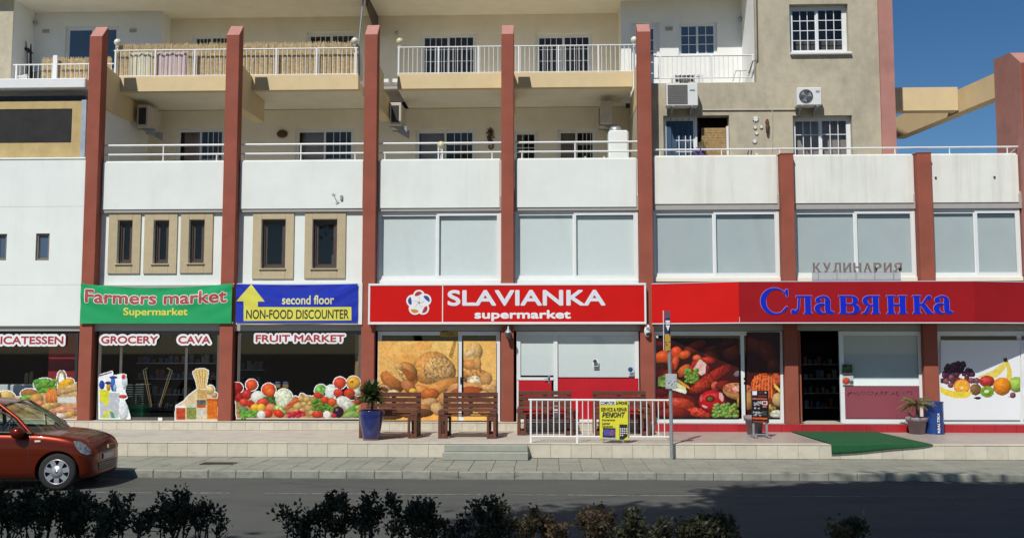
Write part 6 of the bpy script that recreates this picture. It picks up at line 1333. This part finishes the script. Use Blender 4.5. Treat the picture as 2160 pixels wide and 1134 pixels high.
# barrel
X, Y = wx(1970, 21.8, 880), 21.8
t = thing('barrel', (X, Y, .402), 'blue metal barrel with white BALTIKA lettering running up its side', 'barrel'); h = wz(845, Y) - .402; r = .20
MB().lathe([(0, .0), (r, 0), (r + .008, .012), (r, .024), (r, h * .33), (r + .006, h * .345), (r, h * .36), (r, h * .64), (r + .006, h * .655), (r, h * .67), (r, h - .03), (r + .008, h - .015), (r, h), (r - .012, h), (r - .014, h - .015), (0, h - .015)], (X, Y, .402), 40).build('drum', barrelb, t)
MB().lathe([(r + .009, h - .022), (r + .012, h - .012), (r + .004, h + .003), (r - .005, h + .003)], (X, Y, .402), 40).build('rim', barrelb, t)
tm_ = text_mesh('BALTIKA', 0, .38, 0, .055, 0, .001, offset=.03, shear=.2); vs = []
for (u, y_, v) in tm_.v:
    a = (v - .0275) / r - .10; rr_ = r + .003 - y_; vs.append((X + rr_ * math.sin(-a) - .0, Y - rr_ * math.cos(a), .402 + .08 + u))
m = MB(); m.add(vs, tm_.f); m.build('lettering', whiteL, t)
m = MB(); 
for (u0, u1) in ((.03, .06), (.065, .075)):
    for k in range(4): a0, a1 = -.12 + k * .06, -.12 + (k + 1) * .06; m.add([(X + (r + .003) * math.sin(q1), Y - (r + .003) * math.cos(q1), .402 + z1) for q1, z1 in ((a0 + .1, u0), (a1 + .1, u0), (a1 + .1, u1), (a0 + .1, u1))], [(0, 1, 2, 3)])
m.build('emblem', whiteL, t)
# green mat lying over the platform edge
Pm = [(1670, 905.5, 22.06), (1848, 905.5, 22.06)]
xa, xb = wx(1668, 22.05, 905), wx(1846, 22.05, 905); fx0, fx1 = wx(1753, 19.25, 940), wx(1967, 19.25, 942); vs = []; fs = []; nx, ny = 40, 34
t = thing('door_mat', ((xa + xb) / 2, 20.6, .402), 'green artificial turf mat laid askew from the doorway over the platform edge', 'mat'); rn = random.Random(5)
SV = [.93 * k_ / 30 for k_ in range(31)] + [.945, .96, .98, 1.0]
for j, s in enumerate(SV):
    Yy = 22.05 + (19.235 - 22.05) * min(1, s / .93)
    for i in range(nx + 1):
        u = i / nx; x = (xa + (fx0 - xa) * min(1, s / .93)) * (1 - u) + (xb + (fx1 - xb) * min(1, s / .93)) * u
        z = .418 + .006 * math.sin(x * 5) * s
        drop = max(0, (s - .93) / .07); z -= drop * (.19 * (1 - u) ** .8 + .01) ; yv = Yy - drop * .012
        if s >= .93 and drop == 0: z = .415
        vs.append((x, yv, z + rn.uniform(-.0015, .0015)))
for j in range(ny):
    for i in range(nx): q = j * (nx + 1) + i; fs.append((q, q + nx + 1, q + nx + 2, q + 1))
me = MB().add(vs, fs, True); mo = me.build('turf_sheet', turf, t); sm_ = mo.modifiers.new('thick', 'SOLIDIFY'); sm_.thickness = .010; sm_.offset = 0
# grey step
x0, x1 = wx(934, 18.9, 950), wx(1114, 18.9, 950)
t = thing('ramp_step', ((x0 + x1) / 2, 18.95, .122), 'grey grooved concrete step against the tiled platform edge', 'step')
MB().cbox(x0, x1, 18.82, 19.25, .122, .265, .008).build('lower_tread', concm, t); MB().cbox(x0 + .01, x1 - .01, 19.05, 19.245, .267, .385, .008).build('upper_tread', concm, t)
# drain grate on pavement
x0, x1 = wx(418, 17.9, 970), wx(488, 17.9, 970); t = thing('drain_cover', ((x0 + x1) / 2, 18.05, .122), 'dark slatted drain cover set in the pavement near the red car', 'drain cover'); MB().box(x0, x1, 17.95, 18.25, .1255, .129).build('pit', blackp, t); m = MB().box(x0, x1, 17.95, 17.97, .1295, .137).box(x0, x1, 18.23, 18.25, .1295, .137).box(x0, x0 + .02, 17.971, 18.229, .1295, .136).box(x1 - .02, x1, 17.971, 18.229, .1295, .136); m.build('frame', mat('rusty_iron', (.09, .07, .05), .8), t)
for k in range(14): x = x0 + .03 + (x1 - x0 - .06) * k / 13; MB().box(x - .008, x + .008, 17.972, 18.228, .1296, .1345).build('bar', MATS['rusty_iron'], t)
# litter
for px, py, lab in ((533, 1031, 'scrap of white paper on the road near the edge line'), (1056, 1056, 'crumpled white litter in the road by the hedge')):
    d_ = 2.28; Yg = 0
    for Yt in np.arange(10, 17, .02):
        if wz(py, Yt) <= .003 and Yg == 0: Yg = 1
        if wz(py, Yt) > 0.01: Yg = Yt; break
    x = wx(px, Yg, py); m = MB().add([(x - .035, Yg - .02, .006), (x + .03, Yg - .025, .012), (x + .04, Yg + .03, .02), (x, Yg + .035, .035), (x - .03, Yg + .02, .012)], [(0, 1, 3), (1, 2, 3), (0, 3, 4)]); m.build('litter', whiteL, None, label=lab, cat='litter')
# ================================================================ CAR (local: x forward, near side = -y, front axle at x = 0)
def car():
    t = thing('parked_car', (0, 0, 0), 'copper red hatchback cut off by the left edge of the photo, parked at the kerb', 'car'); ORG[t.name] = Vector((0, 0, 0))
    ST = [(.80, .30, .26, .44, .50), (.785, .52, .20, .50, .60), (.72, .68, .17, .58, .70), (.60, .765, .16, .66, .775), (.42, .815, .15, .735, .845), (.15, .84, .15, .82, .90), (-.12, .845, .15, .865, .925), (-.35, .845, .15, .89, .945), (-.9, .845, .15, .90, .93), (-1.6, .845, .15, .92, .94), (-2.3, .84, .16, .94, .96), (-2.65, .80, .2, .93, .95), (-2.82, .70, .3, .86, .90), (-2.88, .5, .4, .78, .82)]
    vs = []; fs = []; N = 0
    ST = [((x if x < .3 else .3 + (x - .3) * .46), w_ if x < .5 else w_ * .98, zb, zs, zt_ + .012 * (x > 0)) for (x, w_, zb, zs, zt_) in ST]
    for (x, w_, zb, zs, zt_) in ST:
        half = [(0, zb), (w_ * .8, zb), (w_ * .965, zb + .05), (w_ * .99, zb + (zs - zb) * .3), (w_, zb + (zs - zb) * .62), (w_ * .985, zs - (zs - zb) * .14), (w_ * .94, zs), (w_ * .84, zs + (zt_ - zs) * .35), (w_ * .5, zs + (zt_ - zs) * .8), (0, zt_)]
        ring = [(x, -a, z) for a, z in half] + [(x, a, z) for a, z in half[-2:0:-1]]; N = len(ring); vs += ring
    for i in range(len(ST) - 1):
        for k in range(N): fs.append((i * N + k, i * N + (k + 1) % N, (i + 1) * N + (k + 1) % N, (i + 1) * N + k))
    fs.append(tuple(range(N))[::-1]); fs.append(tuple(range((len(ST) - 1) * N, len(ST) * N)))
    me = bpy.data.meshes.new('body'); me.from_pydata(vs, [], fs); recalc(me)
    ob = bpy.data.objects.new('body', me); COL.objects.link(ob); s = ob.modifiers.new('s', 'SUBSURF'); s.levels = 3; s.render_levels = 3
    cuts = []
    for ax in (0, -2.38):
        for sd_ in (-1, 1):
            c = bpy.data.objects.new('cut', None); m = MB(); m.prism([(ax + .345 * math.cos(a * .1963), .29 + .345 * math.sin(a * .1963)) for a in range(32)], 1, sd_ * .56, sd_ * 1.0)
            cm = m.mesh('cut'); recalc(cm); c = bpy.data.objects.new('cut', cm); COL.objects.link(c); b = ob.modifiers.new('b', 'BOOLEAN'); b.object = c; b.operation = 'DIFFERENCE'; b.solver = 'EXACT'; cuts.append(c)
    dg = bpy.context.evaluated_depsgraph_get(); nm = bpy.data.meshes.new_from_object(ob.evaluated_get(dg)); bpy.data.objects.remove(ob)
    for c in cuts: bpy.data.objects.remove(c)
    nm.materials.clear(); nm.materials.append(carred); nm.polygons.foreach_set('use_smooth', [True] * len(nm.polygons)); nm.polygons.foreach_set('material_index', [0] * len(nm.polygons))
    try: nm.set_sharp_from_angle(angle=R(35))
    except Exception: pass
    body = link('body', nm, (0, 0, 0), t); tree = BVHTree.FromPolygons([v.co for v in nm.vertices], [p.vertices[:] for p in nm.polygons])
    def patch(pts, dirv, off, n=14, thick=0):                 # polygon in projection, wrapped on to the body
        bm = bmesh.new(); d = Vector(dirv)
        if abs(d.y) > .5: V = [bm.verts.new((x, d.y * -2, z)) for x, z in pts]
        elif abs(d.z) > .5: V = [bm.verts.new((x, z, 2)) for x, z in pts]
        else: V = [bm.verts.new((2, x, z)) for x, z in pts]
        bm.faces.new(V); bmesh.ops.triangulate(bm, faces=bm.faces[:])
        for _ in range(3): bmesh.ops.subdivide_edges(bm, edges=[e for e in bm.edges if e.calc_length() > .035], cuts=1)
        bmesh.ops.triangulate(bm, faces=bm.faces[:]); m = MB(); o = []
        bm.verts.index_update(); bad = set()
        for v in bm.verts:
            h = tree.ray_cast(v.co, d)
            if h[0] is None: bad.add(v.index); o.append((0, 0, 0)); continue
            q = h[0] + h[1] * off; o.append(q[:])
        m.add(o, [[v.index for v in f.verts] for f in bm.faces if not any(v.index in bad for v in f.verts)], True); used = sorted({i for f in m.f for i in f}); mp = {a: b for b, a in enumerate(used)}
        m.v = [m.v[i] for i in used]; m.f = [tuple(mp[i] for i in f) for f in m.f]; bm.free(); return m
    def strip(pts, w_, dirv, off=.003):
        m = MB()
        for a, b in zip(pts, pts[1:]):
            a, b = Vector(a), Vector(b); n = Vector((-(b - a).y, (b - a).x)).normalized() * w_ / 2; q = patch([tuple(a - n), tuple(b - n), tuple(b + n), tuple(a + n)], dirv, off); m.add(q.v, q.f, True)
        return m
    for sd_, dv in ((-1, (0, 1, 0)), (1, (0, -1, 0))):
        hl_ = [(.22, .79), (.31, .775), (.39, .72), (.455, .63), (.475, .56), (.43, .545), (.35, .59), (.28, .68)]
        patch(hl_, dv, .006).build('headlight_surround', blackp, t)
        patch([(x * .97 + .015, (z - .65) * .9 + .65) for x, z in hl_], dv, .011).build('headlight', lampgl, t)
        patch([(-.36, .80), (-.27, .80), (-.265, .775), (-.355, .77)], dv, .008).build('side_indicator', amber, t)
        strip([(-.43, .90), (-.45, .60), (-.44, .25)], .010, dv).build('door_gap', blackp, t); strip([(-1.5, .93), (-1.5, .25)], .008, dv).build('door_gap', blackp, t)
        strip([(-.45, .255), (-2.0, .26)], .012, dv, .004).build('side_moulding', carred, t)
        patch([(.33, .45), (.47, .49), (.47, .495), (.33, .457)], dv, .004).build('bumper_gap', blackp, t)
        patch([(-.44, .90), (-.60, .90), (-.60, .86), (-.44, .86)], dv, .004)
        patch([(-1.30, .80), (-1.14, .80), (-1.14, .77), (-1.30, .77)], dv, .02).build('door_handle', carred, t)
    f = (-1, 0, 0)
    patch([(-.42, .56), (.42, .56), (.36, .64), (-.36, .64)], f, .006).build('grille', blackp, t); patch([(-.40, .27), (.40, .27), (.46, .40), (-.46, .40)], f, .006).build('lower_grille', blackp, t)
    for z in (.30, .335, .37): patch([(-.43, z), (.43, z), (.43, z + .008), (-.43, z + .008)], f, .012).build('grille_bar', gmetal, t)
    patch([(-.25, .445), (.25, .445), (.25, .535), (-.25, .535)], f, .014).build('number_plate', mat('plate_white', (.7, .7, .68), .5), t); patch([(-.05, .60), (.05, .60), (.05, .66), (-.05, .66)], f, .012).build('badge', chrome, t)
    patch([(.36, -.5), (.39, .0), (.36, .5), (.37, .5), (.40, 0), (.37, -.5)], (0, 0, -1), .004).build('bonnet_gap', blackp, t)
    # greenhouse
    A0, A1 = Vector((-.40, -.755, .90)), Vector((-1.02, -.585, 1.345)); Cb, Ct = Vector((-.19, -.0, .94)), Vector((-.90, 0, 1.385))
    def mir(v): return Vector((v.x, -v.y, v.z))
    # windscreen (curved)
    n = 12; vs = []; fs = []
    for j in range(9):
        s = j / 8
        for i in range(n + 1):
            u = -1 + 2 * i / n; e = A0.lerp(A1, s); c = Cb.lerp(Ct, s); b = 1 - u * u; p = Vector((e.x + (c.x - e.x) * b, e.y * -u * -1 if u < 0 else -e.y * u, e.z + (c.z - e.z) * b)); p.y = abs(e.y) * u; p += Vector((.03, 0, .05)) * math.sin(math.pi * s) * .6; vs.append(p)
    for j in range(8):
        for i in range(n): q = j * (n + 1) + i; fs.append((q, q + 1, q + n + 2, q + n + 1))
    MB().add(vs, fs, True).build('windscreen', cargl, t)
    MB().add([vs[i] + Vector((-.02, 0, -.01)) for i in range(n + 1)] + [vs[i] + Vector((.05, 0, -.04)) for i in range(n + 1)], [(i, i + 1, n + 2 + i, n + 1 + i) for i in range(n)], True).build('cowl', blackp, t)
    # roof
    vs = []; fs = []; xs_ = [-.93, -1.05, -1.3, -1.7, -2.1, -2.5, -2.62]; zc_ = [1.385, 1.41, 1.44, 1.455, 1.45, 1.42, 1.40]; m = MB()
    for x, z in zip(xs_, zc_):
        for i in range(9): u = -1 + i / 4; vs.append((x - .10 * abs(u) ** 2 * (1 if x > -1.2 else .2), .60 * u, z - .055 * u * u - .02 * abs(u) ** 6))
    for lay in (0, 1):
        fs = []
        for j in range(len(xs_) - 1):
            for i in range(8): q = j * 9 + i; fs.append((q, q + 1, q + 10, q + 9))
        m.add([(v[0], v[1] * (.98 if lay else 1), v[2] - .03 * lay) for v in vs], fs, True)
    m.build('roof', carred, t)
    for sd_ in (-1, 1):
        M_ = (lambda v: Vector(v)) if sd_ < 0 else (lambda v: mir(Vector(v)))
        def pil(a, b, r0, r1, mm, nm='pillar'): 
            a, b = M_(a), M_(b); mid = a.lerp(b, .5) + Vector((.015, 0, .03)); MB().tube([a, mid, b], [r0, (r0 + r1) / 2, r1], 8).build(nm, mm, t)
        pil(A0 + Vector((-.02, -.01, -.03)), A1, .042, .032, carred); pil(A0 + Vector((-.10, -.015, 0)), A1 + Vector((-.10, -.01, -.015)), .014, .012, blackp)
        pil((-1.5, -.78, .92), (-1.52, -.60, 1.37), .035, .03, blackp); pil((-2.3, -.77, .92), (-2.25, -.60, 1.36), .03, .03, blackp); pil((-2.80, -.70, .90), (-2.62, -.58, 1.36), .08, .06, carred)
        pil(A1, (-2.62, -.585, 1.36), .03, .03, carred, 'roof_rail'); pil((-.42, -.79, .905), (-2.78, -.775, .92), .022, .022, blackp, 'window_sill')
        tri = [M_(p) for p in ((-.47, -.765, .915), (-.80, -.768, .918), (-.80, -.68, 1.18))]
        MB().add(tri, [(0, 1, 2)]).build('quarter_glass', cargl, t); pil((-.80, -.775, .915), (-.81, -.675, 1.19), .013, .013, blackp)
        MB().add([M_(p) for p in ((-.82, -.768, .918), (-1.48, -.772, .925), (-1.5, -.60, 1.35), (-1.06, -.60, 1.335), (-.82, -.68, 1.17))], [(0, 1, 2, 3, 4)]).build('side_window', cargl, t)
        MB().add([M_(p) for p in ((-1.52, -.77, .93), (-2.28, -.77, .93), (-2.25, -.605, 1.35), (-1.53, -.60, 1.36))], [(0, 1, 2, 3)]).build('side_window', cargl, t)
        mp = M_((-.60, -.90, .945)); mm_ = MB().sphere((mp.x, mp.y, mp.z - .02), .13, 18, (.85, .9, .75)); mi = mm_.build('wing_mirror', carred, t); MB().tube([M_((-.58, -.80, .88)), M_((-.60, -.88, .90))], .025, 8).build('mirror_arm', blackp, t); 
    MB().add([(-2.66, -.57, 1.38), (-2.66, .57, 1.38), (-2.9, .62, .92), (-2.9, -.62, .92)], [(0, 1, 2, 3)]).build('rear_window', cargl, t)
    # seats, dash
    MB().cbox(-.85, -.30, -.70, .70, .70, .90, .05).build('dashboard', blackp, t)
    for y in (-.36, .36):
        MB().cbox(-1.55, -1.10, y - .24, y + .24, .35, .55, .06).build('seat', indark, t); MB().cbox(-1.68, -1.52, y - .22, y + .22, .50, 1.08, .06).build('seat_back', indark, t); MB().cbox(-1.68, -1.58, y - .12, y + .12, 1.10, 1.26, .04).build('headrest', indark, t)
    MB().cbox(-2.5, -2.3, -.6, .6, .5, 1.05, .06).build('seat_back', indark, t)
    MB().tube([(-.98 + .06 * math.sin(a * .4189), -.36 + .18 * math.cos(a * .4189), .93 + .17 * math.sin(a * .4189)) for a in range(16)], .013, 6, False).build('steering_wheel', blackp, t)
    MB().box(-2.75, .30, -.7, .7, .18, .30).build('underside', blackp, t)
    # wheels
    for ax in (0, -2.38):
        for sd_ in (-1, 1):
            y0 = sd_ * .815; wv = thing('wheel', (0, 0, 0), None, None); del_ = wv; bpy.data.objects.remove(wv)
            ty = MB().lathe([(.19, -.09), (.255, -.095), (.288, -.08), (.296, -.04), (.297, 0), (.296, .04), (.288, .08), (.255, .095), (.19, .09), (.19, -.09)], (ax, y0 - sd_ * .095, .297), 40, 1).build('wheel', tyre, t)
            yo = y0 - sd_ * 0.012; m = MB()
            m.lathe([(.0, 0), (.19, 0)], (ax, yo - sd_ * .03, .297), 36, 1); m.build('hub_backing', blackp, ty)
            cap = MB(); nS = 7
            def ringp(r, a): return (ax + r * math.cos(a), .297 + r * math.sin(a))
            for k in range(nS):
                a = 2 * math.pi * k / nS + .22; w1 = .30; P = [ringp(.085, a - .43), ringp(.11, a - .36), ringp(.165, a - .23), ringp(.192, a - .30), ringp(.192, a), ringp(.192, a + .30), ringp(.165, a + .23), ringp(.11, a + .36), ringp(.085, a + .43)]
                cap.prism(P, 1, yo, yo + sd_ * .012)
            cap.lathe([(.0, sd_ * .0125), (.10, sd_ * .0125), (.101, 0)], (ax, yo, .297), 28, 1); cap.lathe([(.0, sd_ * .016), (.045, sd_ * .016), (.06, sd_ * .012), (.062, 0)], (ax, yo, .297), 28, 1); cap.lathe([(.183, 0), (.186, sd_ * .016), (.197, sd_ * .014), (.20, 0)], (ax, yo, .297), 40, 1)
            cap.build('wheel_cover', hub, ty); MB().lathe([(0, sd_ * .020), (.026, sd_ * .019), (.028, sd_ * .015)], (ax, yo, .297), 20, 1).build('hub_badge', chrome, ty)
    return t
ct = car(); CYN = 15.42; ct.location = (wx(121, CYN, 985) - .09, CYN + .78, 0.0); ct.rotation_euler = (0, 0, R(5)); ct.scale = (1, .92, 1)

# ================================================================ HEDGE: shrubs on the median
def shrub(px, pytop, wpx, Y, dens, label, leafm, seed, dry=False, tw=twig):
    rn = np.random.RandomState(seed); s = 2050.0 / (Y + .1); x0 = wx(px, Y, 1090); ztop = wz(pytop, Y); r = wpx / 2 / s
    t = thing('hedge_shrub', (x0, Y, .14), label, 'shrub', 'shrubs of the hedge on the median'); st = MB(); prn = random.Random(seed); tips = []
    nb = max(5, int(r * 40))
    for i in range(nb):
        a = prn.uniform(0, 6.28); rr_ = r * math.sqrt(prn.random()); ex, ey = x0 + rr_ * math.cos(a), Y + min(rr_, .45) * math.sin(a) * .8; ez = ztop - (ztop - .14) * (.02 + .33 * (rr_ / r) ** 2 + prn.uniform(0, .22))
        bx_, by_ = x0 + (ex - x0) * .35, Y + (ey - Y) * .3; kx = bx_ + (ex - bx_) * .4 + prn.uniform(-.06, .06); kz = .14 + (ez - .14) * .5
        P = [Vector((bx_, by_, .14)), Vector((kx, by_ + (ey - by_) * .5, kz)), Vector((ex, ey, ez))]; st.tube(P, [.014, .009, .004], 5, False); tips.append((P[2], P[1]))
        for q in range(4):
            f_ = prn.uniform(.35, .95); b = P[1].lerp(P[2], f_); e2 = b + Vector((prn.uniform(-.14, .14), prn.uniform(-.1, .1), prn.uniform(.03, .16)))
            if e2.z > ztop: e2.z = ztop - prn.random() * .04
            st.tube([b, e2], [.005, .003], 4, False); tips.append((e2, b))
    st.build('stem', tw, t); T_ = np.array([q[0][:] for q in tips]); Bv = np.array([q[1][:] for q in tips]); n = int(len(tips) * dens * 1.7)
    hi = np.clip((T_[:, 2] - .14) / (ztop - .14), 0, 1) ** 2.5; k = rn.choice(len(tips), n, p=hi / hi.sum()); f_ = rn.rand(n, 1) ** .4; c = T_[k] * f_ + Bv[k] * (1 - f_) + rn.normal(0, .026, (n, 3)); d = rn.normal(0, 1, (n, 3)); d[:, 2] = np.abs(d[:, 2]) * .9 + .2; d /= np.linalg.norm(d, axis=1)[:, None]
    side = np.cross(d, rn.normal(0, 1, (n, 3))); side /= np.linalg.norm(side, axis=1)[:, None]; L = rn.uniform(.032, .06, (n, 1)) * (1 if not dry else .8); wd = L * .28
    V = np.stack([c, c + d * L * .5 + side * wd, c + d * L, c + d * L * .5 - side * wd], 1).reshape(-1, 3); off = np.array([x0, Y, .14])
    me = bpy.data.meshes.new('foliage'); me.vertices.add(n * 4); me.vertices.foreach_set('co', (V - off).astype(np.float32).ravel()); me.loops.add(n * 4); me.loops.foreach_set('vertex_index', np.arange(n * 4, dtype=np.int32)); me.polygons.add(n); me.polygons.foreach_set('loop_start', np.arange(n, dtype=np.int32) * 4); me.polygons.foreach_set('loop_total', np.full(n, 4, np.int32)); me.update(calc_edges=True)
    me.materials.append(leafm); o = link('foliage', me, off, t); o['kind'] = 'stuff'
HY = 9.2
for i, (px, top, wd, dens, lab, lm, dry) in enumerate((
    (-20, 1030, 160, 24, 'dense shrub at the left end of the hedge in front of the red car', hedgel, 0), (75, 1034, 150, 24, 'dense shrub just below the car wheel', hedgel, 0), (175, 1033, 130, 24, 'shrub right of the car wheel, under the start of the edge line', hedgel, 0),
    (262, 1042, 110, 16, 'shrub with thin top shoots, third before the gap in the hedge', hedgel, 0), (365, 1028, 110, 18, 'tallest shrub with one upright shoot near the hedge gap', hedgel, 0), (435, 1048, 80, 8, 'open twiggy shrub at the left of the hedge gap', hedgel, 0),
    (622, 1062, 55, 7, 'small sparse shrub at the right of the hedge gap', hedgel, 0), (690, 1044, 110, 20, 'round topped shrub with bare stems right of the hedge gap', hedgel, 0), (780, 1048, 90, 12, 'twiggy shrub between two fuller ones, below the blue pot', hedgel, 0), (870, 1040, 110, 20, 'full dark shrub below the second bench', hedgel, 0), (930, 1054, 60, 14, 'narrow shrub right of the full dark shrub', hedgel, 0),
    (975, 1076, 50, 5, 'very sparse low shrub beside a gap', hedgel, 0), (1045, 1056, 100, 22, 'dark shrub just left of the dry brown hedge', hedgel, 0), (1150, 1074, 110, 26, 'dry brown shrub with russet leaves', hedgeb, 1), (1245, 1070, 110, 26, 'dry shrub with mixed brown and green leaves', hedgeb, 1),
    (1345, 1078, 110, 16, 'shaded shrub right of the dry brown ones', hedgel, 0), (1440, 1080, 90, 18, 'shaded shrub second from the right end of the hedge', hedgel, 0), (1505, 1082, 80, 20, 'shaded shrub at the right end of the hedge', hedgel, 0), (1782, 1082, 60, 18, 'lone small shrub on the right in the tree shade', hedgel, 0))):
    shrub(px, top, wd, HY + (i % 3) * .12, dens, lab, lm, 40 + i, dry, palet if dry else twig)

# ================================================================ TREES behind the camera (they cast the shade on road and hedge)
def tree(x, y, cx, cy, cz, rx, ry, rz, n, label, seed):
    rn = np.random.RandomState(seed); t = thing('street_tree', (x, y, .0), label, 'tree', 'trees on the camera side of the road')
    st = MB().tube([(x, y, -.05), (x + (cx - x) * .15, y, 2.5), (x + (cx - x) * .6, y + (cy - y) * .5, cz - rz * .7), (cx, cy, cz)], [.24, .2, .15, .06], 10)
    for k in range(9): a = k * .7; st.tube([(x + (cx - x) * .5, y + (cy - y) * .4, cz - rz * .8), (cx + rx * .75 * math.cos(a), cy + ry * .75 * math.sin(a), cz + rz * .3 * math.sin(k * 2))], [.09, .02], 6, False)
    st.build('trunk', bark, t)
    nc = 60; d = rn.normal(0, 1, (nc, 3)); d /= np.linalg.norm(d, axis=1)[:, None]; cc = d * (rn.rand(nc, 1) ** .4) * np.array([rx, ry, rz]) * .85 + np.array([cx, cy, cz])
    k = rn.randint(0, nc, n); c = cc[k] + rn.normal(0, .38, (n, 3)); u = rn.normal(0, 1, (n, 3)); u /= np.linalg.norm(u, axis=1)[:, None]; v = np.cross(u, rn.normal(0, 1, (n, 3))); v /= np.linalg.norm(v, axis=1)[:, None]; L = rn.uniform(.09, .16, (n, 1))
    V = np.stack([c - u * L, c + v * L * .5, c + u * L, c - v * L * .5], 1).reshape(-1, 3); off = np.array([x, y, 0.])
    me = bpy.data.meshes.new('crown'); me.vertices.add(n * 4); me.vertices.foreach_set('co', (V - off).astype(np.float32).ravel()); me.loops.add(n * 4); me.loops.foreach_set('vertex_index', np.arange(n * 4, dtype=np.int32)); me.polygons.add(n); me.polygons.foreach_set('loop_start', np.arange(n, dtype=np.int32) * 4); me.polygons.foreach_set('loop_total', np.full(n, 4, np.int32)); me.update(calc_edges=True); me.materials.append(treel); o = link('crown', me, off, t)
# a ground point (gx, gy) is shaded from (gx - .35 z, gy - .78 z)
def shade(gx_, gy_, z, rx, ry, rz, n, label, seed, tx, ty): tree(tx, ty, gx_ - .3516 * z, gy_ - .7813 * z, z, rx, ry, rz, n, label, seed)
shade(6.0, 13.75, 11.0, 4.4, 2.7, 2.2, 80000, 'street tree right of the camera shading the right half of the road', 1, 5.5, 1.0)
shade(1.6, 12.2, 10.5, 3.0, 1.5, 1.2, 30000, 'street tree just right of the camera shading the middle of the hedge', 2, 3.2, -1.0)
shade(-3.8, 9.4, 9.0, 4.4, 1.3, 1.2, 40000, 'street tree left of the camera shading the left hedge', 3, -6.0, -1.5)
shade(11.0, 13.1, 11.0, 3.2, 2.6, 1.4, 30000, 'far right street tree on the camera side', 4, 11.0, 1.0)
